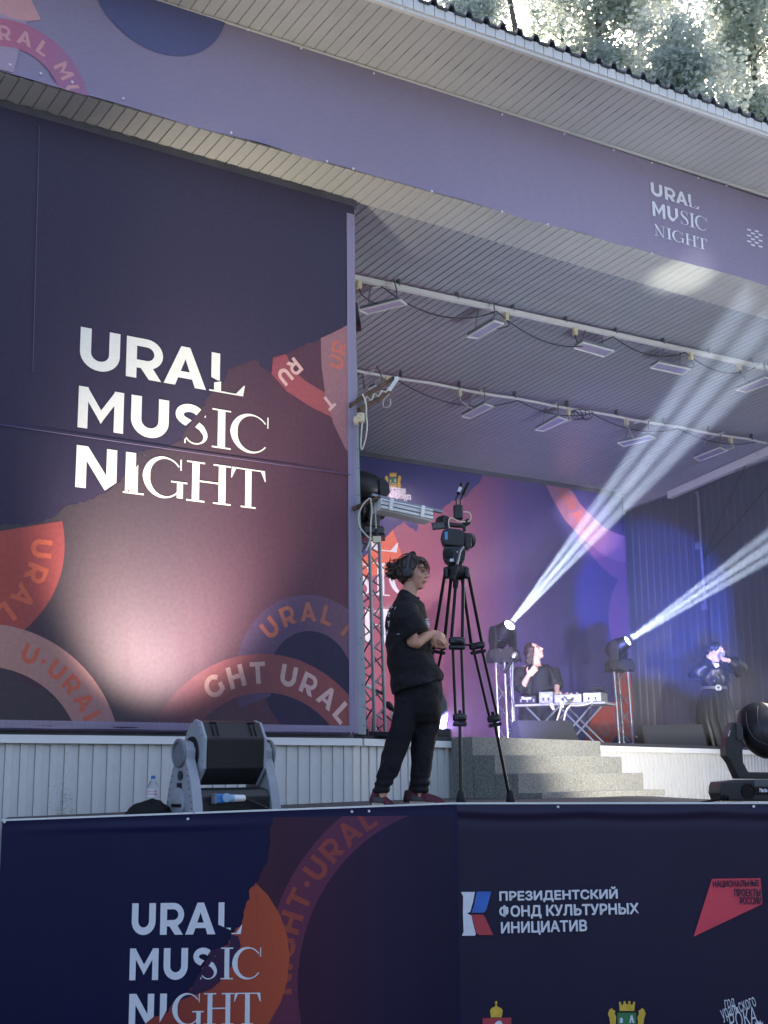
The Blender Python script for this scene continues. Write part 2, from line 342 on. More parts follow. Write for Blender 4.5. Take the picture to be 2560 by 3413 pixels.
for k in range(115):
    x = 2.0 + 0.113 * k; p = eave(x) + o * 0.008; m = MB(); ed = _n(EB - EA)
    m.box(p + UP * (EH * 0.60) + o * 0.012, (0.104, 0.014 + 0.006 * rnd.random(), EH * 0.8), ed, -o, UP)
    m.build('lap_strip', 'white_paint', eb)
mb = MB(); pts = []; per = 0.193; x = 1.2; prof = []
while x < 15.8:
    prof += [(x, 0), (x + .075, 0), (x + .098, .062), (x + .135, .062), (x + .158, 0)]; x += per
def roofp(x, h, d): p = eave(x) + o * 0.05 + UP * (EH + .008 + h); return p + Vector((0.03 * d, d, -0.1 * d))
fr = [roofp(x, h, 0) for x, h in prof]; bk = [roofp(x, h, 8.4) for x, h in prof]; n = len(fr)
th = Vector((0, 0, 0.02))
mb.add(fr + bk + [p - th for p in fr] + [p - th for p in bk], [(k, k + 1, n + k + 1, n + k) for k in range(n - 1)] + [(2 * n + k, 3 * n + k, 3 * n + k + 1, 2 * n + k + 1) for k in range(n - 1)] + [(k, 2 * n + k, 2 * n + k + 1, k + 1) for k in range(n - 1)])
mb.build('roof_sheet', 'roof_green', P)
mb = MB(); a, b = eave(1.0), eave(15.9)
mb.hexa([a + Vector((0, .02, .06)), b + Vector((0, .02, .06)), b + Vector((0, 8.3, -.5)), a + Vector((0, 8.3, -.5))], [a + Vector((0, .02, EH - .005)), b + Vector((0, .02, EH - .005)), b + Vector((0, 8.3, -.74 + EH)), a + Vector((0, 8.3, -.74 + EH))]); mb.build('roof_deck', 'gap_dark', P)
mb = MB(); mb.box((-1.0, 13, 4.5), (0.2, 6.8, 5)); mb.build('left_wall', 'board_grey', P)

for o_ in (sof, ceil, es, eb):
    for kk in ('label', 'category'):
        if kk in o_: del o_[kk]

# --- apron platform in front of the stage
AP0 = V(6, 2734, HD); AP1 = V(1505, 2678, HD); AP2 = V(2620, 2677, HD)
def atop(px):                   # height of the apron edge under a picture column
    if px < 1505: return V(px, 2734 + (2679 - 2734) * (px - 6) / 1499, HD)
    return V(px, 2678, HD)
AP = thing('apron_platform', (AP1.x, AP1.y, 0), 'low platform in front of the stage with dark top and white edge', 'platform')
pl = [AP0, AP1, AP2, AP2 + FH * 4.4, EDGE0 + EDIR * 2.5, EDGE0, Vector((AP0.x + 0.35, PY - 0.04, 0))]
zs = [AP0.z, AP1.z, AP2.z, AP2.z, 1.44, 1.43, AP0.z]
mb = MB()
topv = [Vector((p.x, p.y, z - 0.004)) for p, z in zip(pl, zs)]
topv = [v + FH * 0.012 if i < 3 else v for i, v in enumerate(topv)]
mb.hexa([Vector((v.x, v.y, 0)) for v in topv], topv); mb.build('deck', mat('deck_ply', '3b3a3d', 0.75, var=0.3, scale=8), AP)
for i, (p, q) in enumerate(((AP0, AP1), (AP1, AP2))):
    mb = MB(); e = FH * 0.05
    mb.hexa([p - FH * .004 - UP * .005, q - FH * .004 - UP * .005, q + e - UP * .005, p + e - UP * .005], [p - FH * .003 + UP * .006, q - FH * .003 + UP * .006, q + e + UP * .006, p + e + UP * .006])
    mb.build('edge_strip', 'white_paint', AP)

# --- carpeted stairs
ST = thing('carpeted_stairs', EDGE0 + EDIR * 1.45 + UP * 1.44, 'grey carpet-covered stairs up to the stage', 'stairs')
for k in range(4):
    z = FLOOR - 0.176 * k; o0 = EDGE0 + EDIR * 1.45 + ENRM * 0.03; d = 0.25 * (k + 1)
    mb = MB(); c = o0 + EDIR * 1.25 + ENRM * d / 2; lo = 1.42; zz = z + 0.006 + 0.0007 * k
    if k: c = c + ENRM * 0.125 * k; d = 0.25
    mb.box((c.x, c.y, (zz + lo) / 2), (2.5, d - 0.002, zz - lo), EDIR, ENRM, UP); mb.build('step', 'carpet', ST, bevel=0.012)

# flecks of peeled paint on the ribbed base wall
r_ = random.Random(12); mb = MB()
for k in range(190):
    x, y = (r_.gauss(216, 17), 2725 - abs(r_.gauss(0, 62))) if k < 150 else (r_.uniform(10, 1180), r_.uniform(2500, 2690))
    p = AY(x, y, PY - 0.0015); s = r_.uniform(.002, .0055); a = r_.uniform(0, 3.1); u_ = Vector((math.cos(a), 0, math.sin(a))); v_ = Vector((-math.sin(a), 0, math.cos(a))); mb.add([p - u_ * s, p - v_ * s * .4, p + u_ * s * 1.3, p + v_ * s * .5], [(0, 1, 2, 3)])
tag(mb.build('paint_flecks', 'gap_dark', bw), kind='stuff')

# unseen treeline added behind the camera to cut the low sky light
mb = MB(); n = 160; rw_ = random.Random(31); cols = []
for k in range(n + 1):
    t = math.pi * (.02 + .96 * k / n); R_ = 30 + 4 * noise.noise(Vector((k * .21, 3, 0))); c_ = -RH * math.cos(t) * R_ - FH * math.sin(t) * R_
    col = []
    for j in range(13):
        z = j / 12; hgt = (8 + 3 * noise.noise(Vector((k * .33, 7, 0))) + 2.5 * noise.noise(Vector((k * 1.3, 9, 0)))) * z; r2 = 1 - .16 * math.sin(z * 3.1) + .10 * noise.noise(Vector((k * .9, j * .8, 2))); col.append(c_ * r2 + UP * (hgt - .2))
    cols.append(col)
m_ = len(cols[0]); mb.add([p for c_ in cols for p in c_], [(k * m_ + j, (k + 1) * m_ + j, (k + 1) * m_ + j + 1, k * m_ + j + 1) for k in range(n) for j in range(m_ - 1)])
tag(mb.build('sky_blocking_treeline', mat('blocker_green', '3c4a34', .9, var=.5, scale=1.5, bump=1, bscale=6), smooth=True), 'added unseen treeline behind the camera, blocking low sky light', 'light blocker', None, 'stuff')

# ================================================================== printed banners
def stroke(pts, w):
    """strip polygons round a centre line; w constant or one width per point"""
    n = len(pts); ws = w if isinstance(w, (list, tuple)) else [w] * n; L = []; R = []
    for i, (x, y) in enumerate(pts):
        x0, y0 = pts[max(i - 1, 0)]; x1, y1 = pts[min(i + 1, n - 1)]; dx, dy = x1 - x0, y1 - y0; d = math.hypot(dx, dy) or 1; k = 1.0
        if 0 < i < n - 1:
            a = math.atan2(y - y0, x - x0); b = math.atan2(y1 - y, x1 - x); c = math.cos((a - b) / 2); k = 1 / max(0.5, abs(c))
        nx, ny = -dy / d * ws[i] / 2 * k, dx / d * ws[i] / 2 * k; L.append((x + nx, y + ny)); R.append((x - nx, y - ny))
    return [[L[i], L[i + 1], R[i + 1], R[i]] for i in range(n - 1)]
def arc(cx, cy, rx, ry, a0, a1, n=14): return [(cx + rx * math.cos(math.radians(a0 + (a1 - a0) * i / n)), cy + ry * math.sin(math.radians(a0 + (a1 - a0) * i / n))) for i in range(n + 1)]
def rc(x0, y0, x1, y1): return [[(x0, y0), (x1, y0), (x1, y1), (x0, y1)]]
def bold(ch):
    w = 0.235; h = w / 2
    if ch == 'U': return [stroke([(h, 1)] + [(h, .45)] + arc(.43, .43, .43 - h, .43 - h, 180, 360) + [(.86 - h, .45), (.86 - h, 1)], w)], .86
    if ch == 'R': return [rc(0, 0, w, 1), stroke([(w, 1 - .1)] + arc(.46, .63, .27, .27, 90, -90) + [(w, .36)], .2), [[(.3, .3), (.56, .36), (.8, 0), (.52, 0)]]], .8
    if ch == 'A': return [[[(0, 0), (.25, 0), (.57, 1), (.37, 1)]], [[(.94, 0), (.69, 0), (.37, 1), (.57, 1)]], rc(.24, .2, .7, .37)], .94
    if ch == 'L': return [rc(0, 0, w, 1), rc(w, 0, .66, .2)], .66
    if ch == 'M': return [rc(0, 0, .22, 1), rc(.82, 0, 1.04, 1), [[(0, 1), (.2, 1), (.6, .36), (.52, .16), (.44, .3)]], [[(1.04, 1), (.84, 1), (.44, .36), (.52, .16), (.6, .3)]]], 1.04
    if ch == 'S': return [stroke(arc(.37, .72, .26, .185, 35, 235, 12) + arc(.37, .29, .27, .19, 55, -145, 12), .2)], .72
    if ch == 'I': return [rc(0, 0, w, 1)], w
    if ch == 'C': return [stroke(arc(.5, .5, .4, .4, 42, 318, 20), .21)], .84
    if ch == 'N': return [rc(0, 0, .22, 1), rc(.64, 0, .86, 1), [[(0, 1), (.24, 1), (.86, 0), (.62, 0)]]], .86
    if ch == 'G': return [stroke(arc(.5, .5, .4, .4, 42, 335, 20), .21), rc(.7, .12, .91, .52)], .93
    if ch == 'H': return [rc(0, 0, w, 1), rc(.62, 0, .62 + w, 1), rc(w, .4, .62, .6)], .62 + w
    if ch == 'T': return [rc(.28, 0, .28 + w, .8), rc(0, .8, .8, 1)], .8
    if ch == '.': return [[arc(.15, .5, .13, .13, 0, 360, 12)[:-1]]], .3
    return [], .4
def serif(ch):
    t = .04; k = .15
    def sf(x, y, up, w=.3): return [[(x - w / 2, y), (x + w / 2, y), (x + w / 2, y + (t if up else -t)), (x - w / 2, y + (t if up else -t))]]
    def stem(x, w=.3): return [rc(x - k / 2, t, x + k / 2, 1 - t), sf(x, 0, True, w), sf(x, 1, False, w)]
    if ch == 'L': return stem(.2, .36) + [rc(.2 + k / 2, 0, .7, .035), [[(.6, .035), (.78, .28), (.8, .28), (.76, 0), (.6, 0)]]], .8
    if ch == 'I': return stem(.19, .38), .38
    if ch == 'H': return stem(.19, .38) + stem(.75, .38) + [rc(.19 + k / 2, .5, .75 - k / 2, .54)], .94
    if ch == 'T': return [rc(.42 - k / 2, t, .42 + k / 2, .965), sf(.42, 0, True, .36), rc(0.02, .965, .82, 1), [[(0, .72), (.02, .72), (.12, .965), (.03, 1), (.02, 1)]], [[(.84, .72), (.82, .72), (.72, .965), (.81, 1), (.82, 1)]]], .84
    if ch == 'S':
        p = arc(.33, .755, .225, .225, 20, 200, 12) + [(.19, .60), (.33, .52), (.46, .44)] + arc(.31, .235, .25, .215, 35, -165, 12)
        n = len(p); ws = [.035 + .135 * max(0, 1 - abs((i / (n - 1)) - .5) / .26) ** 0.8 for i in range(n)]
        return [stroke(p, ws), rc(.53, .72, .56, .99), rc(.04, .0, .07, .27)], .62
    if ch == 'C':
        p = arc(.47, .5, .42, .485, 38, 322, 26); n = len(p); ws = [.035 + .14 * max(0, 1 - abs(i / (n - 1) - .5) / .36) for i in range(n)]
        return [stroke(p, ws), rc(.84, .7, .87, .99), ], .88
    if ch == 'G':
        p = arc(.47, .5, .42, .485, 38, 322, 26); n = len(p); ws = [.035 + .14 * max(0, 1 - abs(i / (n - 1) - .5) / .36) for i in range(n)]
        return [stroke(p, ws), rc(.83, .72, .86, .99), rc(.76, .03, .9, .4), rc(.62, .4, 1.0, .44)], 1.0
    if ch == 'N': return [rc(.17, t, .21, 1 - t), rc(.75, t, .79, 1 - t), [[(.05, 1), (.24, 1), (.79, 0), (.75, 0), (.7, 0)]], sf(.19, 0, True, .32), sf(.77, 1, False, .32), sf(.14, 1, False, .2)], .95
    return [], .4
def clip_half(poly, nx, ny, c):        # keep nx*x+ny*y <= c
    out = []
    for i in range(len(poly)):
        p, q = poly[i - 1], poly[i]; dp, dq = nx * p[0] + ny * p[1] - c, nx * q[0] + ny * q[1] - c
        if (dp <= 0) != (dq <= 0): s = dp / (dp - dq); out.append((p[0] + (q[0] - p[0]) * s, p[1] + (q[1] - p[1]) * s))
        if dq <= 0: out.append(q)
    return out

class Sheet:
    """a hung banner: flat frame (a along, b up, n towards the viewer) carrying printed layers"""
    def __init__(s, O, ex, n, a0, a1, b0, b1):
        s.O, s.ex, s.n = Vector(O), Vector(ex), Vector(n); s.r = (a0, a1, b0, b1)
    def ab(s, px, py): p = on_plane(px, py, s.O, s.n) - s.O; return (p.dot(s.ex), p.z)
    def P(s, a, b, off=0.0): return s.O + s.ex * a + UP * b + s.n * off
    def px(s, a, b): return proj(s.P(a, b))
    def col_at(s, px, b):                # a of picture column px at height b
        a = s.ab(px, s.px(0, b)[1])[0]
        for _ in range(4): a = s.ab(px, s.px(a, b)[1])[0]
        return a
    def clip(s, p):
        a0, a1, b0, b1 = s.r
        for h in ((1, 0, a1), (-1, 0, -a0), (0, 1, b1), (0, -1, -b0)):
            if len(p) < 3: return []
            p = clip_half(p, *h)
        return p if len(p) >= 3 else []
    def mesh(s, name, layers, m, parent, off, clip=True):
        vs, fs, uv = [], [], []; a0, a1, b0, b1 = s.r
        for k, polys in enumerate(layers):
            for p in polys:
                q = s.clip(p) if clip else p
                if len(q) < 3: continue
                o = len(vs); vs += [tuple(s.P(x, y, off * .4 + 0.0002 * k)) for x, y in q]; fs.append(tuple(range(o, o + len(q)))); uv += [((x - a0) / (a1 - a0), (y - b0) / (b1 - b0)) for x, y in q]
        if not fs: return None
        me = bpy.data.meshes.new(name); me.from_pydata(vs, [], fs); L = me.uv_layers.new(name='UVMap')
        for lp in me.loops: L.data[lp.index].uv = uv[lp.vertex_index]
        bm = bmesh.new(); bm.from_mesh(me); bmesh.ops.recalc_face_normals(bm, faces=bm.faces)
        for f in bm.faces:
            if f.normal.dot(s.n) < 0: f.normal_flip()
        bm.to_mesh(me); bm.free()
        return link(name, me, m, parent)
    def cloth(s, name, m, parent, nx, ny, fn, th=0.004):
        a0, a1, b0, b1 = s.r; vs, uv, fs = [], [], []
        for j in range(ny + 1):
            for i in range(nx + 1):
                u, v = i / nx, j / ny; da, db, dn = fn(u, v); vs.append(tuple(s.P(a0 + (a1 - a0) * u + da, b0 + (b1 - b0) * v + db, dn))); uv.append((u, v))
        for j in range(ny):
            for i in range(nx): k = j * (nx + 1) + i; fs.append((k, k + 1, k + nx + 2, k + nx + 1))
        me = bpy.data.meshes.new(name); me.from_pydata(vs, [], fs); L = me.uv_layers.new(name='UVMap')
        for lp in me.loops: L.data[lp.index].uv = uv[lp.vertex_index]
        shade(me, 60); o = link(name, me, m, parent); return o
    def glyph_box(s, g, a0, a1, b0, b1, cut=None):
        layers, wd = g; out = []
        for l in layers:
            ps = []
            for p in l:
                if cut:
                    for h in cut:
                        if len(p) >= 3: p = clip_half(p, *h)
                if len(p) >= 3: ps.append([(a0 + (a1 - a0) * x / wd, b0 + (b1 - b0) * y) for x, y in p])
            out.append(ps)
        return out
    def ring(s, c, r0, r1, t0, t1, n=60):
        q = lambda r, t: (c[0] + r * math.cos(math.radians(t)), c[1] + r * math.sin(math.radians(t)))
        return [[q(r0, t0 + (t1 - t0) * i / n), q(r1, t0 + (t1 - t0) * i / n), q(r1, t0 + (t1 - t0) * (i + 1) / n), q(r0, t0 + (t1 - t0) * (i + 1) / n)] for i in range(n)]
    def ring_text(s, txt, c, r, h, start, sp=0.22):      # clockwise from angle start (deg), letters upright outward
        out = []; t = math.radians(start)
        for ch in txt:
            if ch == ' ': t -= 0.45 * h / r; continue
            layers, wd = bold(ch); wd *= h; t -= wd / 2 / r; ca, sa = math.cos(t - math.pi / 2), math.sin(t - math.pi / 2)
            for k, l in enumerate(layers):
                while len(out) <= k: out.append([])
                for p in l:
                    out[k].append([(c[0] + r * math.cos(t) + (x * h - wd / 2) * ca - (y * h) * sa, c[1] + r * math.sin(t) + (x * h - wd / 2) * sa + (y * h) * ca) for x, y in p])
            t -= (wd / 2 + sp * h) / r
        return out
    def ring_letters(s, txt, c, r, h, start, m, parent, off, sp=0.22):
        t = start
        for ch in txt:
            if ch != ' ': s.mesh('letter', s.ring_text(ch, c, r, h, t, sp), m, parent, off)
            t -= math.degrees((0.45 * h / r) if ch == ' ' else (bold(ch)[1] + sp) * h / r)
    def trace(s, pts): return [s.ab(x, y) for x, y in pts]

def jag(pts, amp, n, seed):
    """torn edge: points along a polyline with uneven bites"""
    r = random.Random(seed); out = []
    for i in range(len(pts) - 1):
        (x0, y0), (x1, y1) = pts[i], pts[i + 1]; d = math.hypot(x1 - x0, y1 - y0) or 1; k = max(1, int(d / n))
        for j in range(k):
            t = j / k; o = r.uniform(-amp, amp) if (i or j) else 0
            out.append((x0 + (x1 - x0) * t - (y1 - y0) / d * o, y0 + (y1 - y0) * t + (x1 - x0) / d * o))
    return out + [pts[-1]]

def font_mesh(txt, bold_off=0.0, shear=0.0):
    c = bpy.data.curves.new('lettering', 'FONT'); c.body = txt; c.offset = bold_off; c.shear = shear; c.resolution_u = 3; c.fill_mode = 'FRONT'
    o = bpy.data.objects.new('lettering_tmp', c); COL.objects.link(o); bpy.context.view_layer.update()
    dg = bpy.context.evaluated_depsgraph_get(); me = o.evaluated_get(dg).to_mesh(); vs = [v.co.copy() for v in me.vertices]; fs = [tuple(p.vertices) for p in me.polygons]
    o.evaluated_get(dg).to_mesh_clear(); bpy.data.objects.remove(o); bpy.data.curves.remove(c)
    return vs, fs
def font_fit(txt, corner, ex, ey, w, h, m, parent, name='lettering', bo=0.02, shear=0.0, n=None):
    """set text so that its ink fills w x h from a lower-left corner, along ex / ey"""
    vs, fs = font_mesh(txt, 0.0, shear); x0, x1 = min(v.x for v in vs), max(v.x for v in vs); y0, y1 = min(v.y for v in vs), max(v.y for v in vs)
    corner, ex, ey = Vector(corner), Vector(ex), Vector(ey)
    P_ = [corner + ex * ((v.x - x0) / (x1 - x0) * w) + ey * ((v.y - y0) / (y1 - y0) * h) for v in vs]
    nn = ex.cross(ey).normalized(); nn = nn if nn.dot(EYE - corner) > 0 else -nn; V_, F_ = [], []
    for k, (sx, sy) in enumerate(((0, 0), (1, .4), (-1, -.4), (.5, -1), (-.5, 1)) if bo > .005 else ((0, 0),)):      # heavier weight: the outline set five times, a hair apart
        q_ = len(V_); V_ += [tuple(p + (ex * sx + ey * sy) * bo * h * 1.5 + nn * .0002 * k) for p in P_]; F_ += [tuple(i + q_ for i in f_) for f_ in fs]
    me = bpy.data.meshes.new(name); me.from_pydata(V_, [], F_); me.update()
    return link(name, me, m, parent)

def logo(S, rows, cuts, m_b, m_s, parent, off, offs):
    """rows: (b0, b1, [(char, style, left px, right px)])"""
    LB, LS = [], []
    for b0, b1, letters in rows:
        for ch, st, xl, xr in letters:
            bm_ = (b0 + b1) / 2; a0, a1 = S.col_at(xl, bm_), S.col_at(xr, bm_)
            g = (bold if st == 'b' else serif)(ch); lay = S.glyph_box(g, a0, a1, b0, b1, cuts.get((ch, st, round(b0, 2))) or cuts.get((ch, st)))
            S.mesh('letter', lay, m_b if st == 'b' else m_s, parent, off if st == 'b' else offs)

mat('ink_white', 'd9dade', 0.5, var=0.04, scale=30)
mat('ink_cream', 'dcdccf', 0.5, var=0.04, scale=30)
mat('pin_white', 'd8d8d8', 0.4)
K3 = 1.2961; K5 = 1.2762
# ---------------- tall banner on the pier wall
S = Sheet((0, PY - 0.035, 0), (1, 0, 0), (0, -1, 0), 1.6, 6.325, 2.0, 6.99)
navy_w = print_mat('banner_navy', [(0, '30283e'), (1, '393447')], 'y', 0.0, 1.0, 0.55)
rw = random.Random(5)
def wr(u, v):
    d = 0.0008 * noise.noise(Vector((u * 6, v * 4, 0))) ; e = max(0, (0.025 - (1 - u)) / 0.025); f = max(0, (0.016 - v) / 0.016)
    return (0, 0, d + 0.006 * e * math.sin(v * 60) * 0.3 + 0.012 * f)
WB = thing('wall_banner', (3.9, PY, 2.0), 'tall navy and maroon printed banner with URAL MUSIC NIGHT on the pier wall', 'banner')
S.cloth('cloth', navy_w, WB, 60, 60, wr)
c3 = lambda x, y: (x / K3, 850 + y / K3); c5 = lambda x, y: (x / K3, 1650 + y / K3)
edge = [c3(1540, 270), c3(1490, 310), c3(1395, 355), c3(1330, 385), c3(1240, 425), c3(1175, 440), c3(1172, 515), c3(1100, 452), c3(1050, 475), c3(985, 495), c3(975, 545), c3(905, 600), c3(885, 650), c3(862, 665), c3(800, 760), c3(790, 800), c3(720, 835), c3(600, 850), c3(560, 940), c3(500, 990), c3(440, 1035), c3(270, 1095), c3(255, 1120), c3(150, 1160), c3(0, 1170), c3(-160, 1180)]
torn = [S.ab(*p) for p in jag(edge, 5, 14, 3)]
reg = torn + [(1.6, 1.9), (6.6, 1.9), (6.6, torn[0][1])]
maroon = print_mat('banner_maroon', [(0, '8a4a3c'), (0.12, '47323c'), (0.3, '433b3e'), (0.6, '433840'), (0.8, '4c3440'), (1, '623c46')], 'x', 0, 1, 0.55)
def clip_poly_rect(S, poly): return S.clip(poly)
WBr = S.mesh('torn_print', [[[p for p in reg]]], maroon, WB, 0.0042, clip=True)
shadow_edge = jag([(x - 8, y - 9) for x, y in edge], 4, 16, 9)
orange = print_mat('banner_orange', [(0, 'cf5c36'), (0.15, 'b5513a'), (0.5, '7d4147'), (0.8, '8a4650'), (1, 'a85a55')], 'x', 0, 1, 0.55)
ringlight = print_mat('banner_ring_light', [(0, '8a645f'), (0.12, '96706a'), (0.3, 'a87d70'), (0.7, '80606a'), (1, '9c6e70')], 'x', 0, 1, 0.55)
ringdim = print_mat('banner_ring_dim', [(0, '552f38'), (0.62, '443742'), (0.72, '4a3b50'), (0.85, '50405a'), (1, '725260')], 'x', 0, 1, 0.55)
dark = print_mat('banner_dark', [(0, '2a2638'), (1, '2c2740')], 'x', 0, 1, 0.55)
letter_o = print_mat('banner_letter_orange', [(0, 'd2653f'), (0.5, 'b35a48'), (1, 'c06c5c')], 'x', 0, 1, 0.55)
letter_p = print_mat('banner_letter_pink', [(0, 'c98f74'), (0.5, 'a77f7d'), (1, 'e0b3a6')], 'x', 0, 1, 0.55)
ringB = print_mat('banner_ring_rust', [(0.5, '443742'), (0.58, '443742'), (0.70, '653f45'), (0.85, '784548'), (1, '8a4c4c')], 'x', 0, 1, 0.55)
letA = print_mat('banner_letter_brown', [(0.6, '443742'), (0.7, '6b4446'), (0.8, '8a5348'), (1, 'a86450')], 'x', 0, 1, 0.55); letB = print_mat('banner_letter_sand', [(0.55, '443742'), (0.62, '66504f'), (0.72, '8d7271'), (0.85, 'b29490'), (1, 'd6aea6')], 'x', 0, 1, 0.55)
pm = (S.ab(*c5(200, 500))[0] - S.ab(*c5(100, 500))[0]) / 100     # metres per crop pixel, left
pr_ = (S.ab(*c5(1400, 800))[0] - S.ab(*c5(1300, 800))[0]) / 100
def ringset(c, r0, r1, t0, t1, m, off, txt=None, r=None, h=None, st=None, mt=None, name='ring_print'):
    S.mesh(name, [S.ring(c, r0, r1, t0, t1)], m, WB, off)
    if txt: S.ring_letters(txt, c, r, h, st, mt, WB, off + 0.001)
cA = S.ab(*c5(1345, 800))
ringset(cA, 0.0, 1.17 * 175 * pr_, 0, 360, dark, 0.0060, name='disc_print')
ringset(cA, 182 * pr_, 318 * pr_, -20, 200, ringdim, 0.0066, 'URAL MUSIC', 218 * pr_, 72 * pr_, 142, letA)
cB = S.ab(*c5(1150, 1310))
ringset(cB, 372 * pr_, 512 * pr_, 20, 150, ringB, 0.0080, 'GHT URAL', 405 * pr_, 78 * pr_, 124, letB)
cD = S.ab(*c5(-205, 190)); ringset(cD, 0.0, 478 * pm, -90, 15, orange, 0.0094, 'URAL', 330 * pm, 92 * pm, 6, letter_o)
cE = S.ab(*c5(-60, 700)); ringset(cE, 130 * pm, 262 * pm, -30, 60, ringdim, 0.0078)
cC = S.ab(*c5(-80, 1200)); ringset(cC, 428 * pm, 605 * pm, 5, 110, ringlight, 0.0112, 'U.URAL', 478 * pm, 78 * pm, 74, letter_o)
# top right rings, traced
p1 = [c3(1172, 515), c3(1180, 445), c3(1235, 428), c3(1270, 500), c3(1320, 545), c3(1395, 590), c3(1540, 640), c3(1540, 740), c3(1440, 705), c3(1340, 655), c3(1240, 590), c3(1195, 540)]
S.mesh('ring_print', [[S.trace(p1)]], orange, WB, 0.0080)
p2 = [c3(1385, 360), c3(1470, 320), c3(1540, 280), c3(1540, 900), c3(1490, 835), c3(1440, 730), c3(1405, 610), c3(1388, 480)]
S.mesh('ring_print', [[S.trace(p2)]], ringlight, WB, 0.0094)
def loose(txt, x, y, h, ang, m, off, sp=0.18, conv=c3):
    a, b = S.ab(*conv(x, y)); hh = h * pr_; ca, sa = math.cos(math.radians(ang)), math.sin(math.radians(ang)); X = 0; out = []
    out = []
    for ch in txt:
        lay, wd = bold(ch)
        for k, l in enumerate(lay):
            while len(out) <= k: out.append([])
            for p in l: out[k].append([(a + ((X + q[0]) * ca - q[1] * sa) * hh, b + ((X + q[0]) * sa + q[1] * ca) * hh) for q in p])
        X += wd + sp
        S.mesh('letter', out, m, WB, off); out = []
loose('UR', 1480, 500, 62, 82, letter_o, 0.0104); loose('RU', 1268, 440, 62, 226, letter_p, 0.0094); loose('T', 1415, 600, 55, 226, letter_p, 0.0106)
# lettering
def rowz(conv, x, yt, yb): return S.ab(*conv(x, yb))[1], S.ab(*conv(x, yt))[1]
z1b, z1t = rowz(c3, 348, 310, 489); z2b, z2t = rowz(c3, 340, 565, 745); z3b, z3t = rowz(c3, 330, 820, 1003)
px3 = lambda x: x / K3
rows = [(z1b, z1t, [('U', 'b', px3(345), px3(517)), ('R', 'b', px3(545), px3(697)), ('A', 'b', px3(708), px3(890)), ('L', 'b', px3(912), px3(1015)), ('L', 's', px3(900), px3(1057))]),
        (z2b, z2t, [('M', 'b', px3(337), px3(533)), ('U', 'b', px3(565), px3(728)), ('S', 'b', px3(755), px3(880)), ('S', 's', px3(790), px3(897)), ('I', 's', px3(915), px3(996)), ('C', 's', px3(1000), px3(1160))]),
        (z3b, z3t, [('N', 'b', px3(327), px3(503)), ('I', 'b', px3(541), px3(585)), ('I', 's', px3(532), px3(622)), ('G', 's', px3(622), px3(808)), ('H', 's', px3(805), px3(996)), ('T', 's', px3(996), px3(1146))])]
cuts = {('L', 'b'): [(-0.35, -1, -0.36), (0, -1, -0.3)], ('L', 's'): [(-0.4, 1, 0.18)], ('S', 'b'): [(1, -0.9, -0.13)], ('S', 's'): [(-1, 0.75, 0.03)], ('I', 'b'): [(1, -0.3, 0.05)], ('I', 's', round(z3b, 2)): [(-1.2, 0.55, 0.08)],
        ('N', 'b'): [(1, -1.1, 0.62)]}
logo(S, rows, cuts, MATS['ink_cream'], MATS['ink_cream'], WB, 0.0130, 0.0150)
mb = MB(); a, b = (1.6, S.ab(0, 1416)[1] - 0.0), None
for (xa, ya), (xb, yb) in (((0, 1417), (1165, 1583)),):
    p, q = S.ab(xa, ya), S.ab(xb, yb); mb.tube([S.P(p[0], p[1], 0.016), S.P((p[0] + q[0]) / 2, (p[1] + q[1]) / 2 - .004, 0.016), S.P(q[0], q[1], 0.016)], 0.0035, 5)
mb.build('seam', mat('seam_violet', '5d5578', 0.6), WB)
mb = MB(); p, q = S.ab(130, 420), S.ab(108, 1240); mb.tube([S.P(*p, 0.010), S.P(*q, 0.010)], 0.003, 5); mb.build('seam', 'seam_violet', WB)
# doubled hems on the right and lower edge: slightly proud strips of the same cloth
hemm = print_mat('hem_violet', [(0, '6a668a'), (0.4, '8d8390'), (0.6, '7a7088'), (1, '8a8298')], 'x', 0, 1, 0.6)
def hem(poly, seed, along):
    r = random.Random(seed); n = 40; vs = []; fs = []
    for i in range(n + 1):
        for j in range(6):
            u, v = i / n, j / 5; a = poly[0][0] + (poly[1][0] - poly[0][0]) * (v if along == 'v' else u); b = poly[0][1] + (poly[1][1] - poly[0][1]) * (u if along == 'v' else v)
            vs.append(tuple(S.P(a, b, 0.006 + 0.006 * abs(math.sin(v * 7 + 0.4 * noise.noise(Vector((u * 9, v * 2, seed))))) + 0.004 * noise.noise(Vector((u * 14, v * 3, seed))))))
    for i in range(n):
        for j in range(5): k = i * 6 + j; fs.append((k, k + 1, k + 7, k + 6))
    me = bpy.data.meshes.new('hem'); me.from_pydata(vs, [], fs); L = me.uv_layers.new(name='UVMap')
    for lp in me.loops: L.data[lp.index].uv = ((me.vertices[lp.vertex_index].co.x - 1.6) / 4.7, 0.5)
    shade(me, 80); link('hem', me, hemm, WB)
hem(((1.7, 2.008), (6.3, 2.075)), 2, 'h'); hem(((6.235, 2.0), (6.322, 6.9)), 4, 'v')

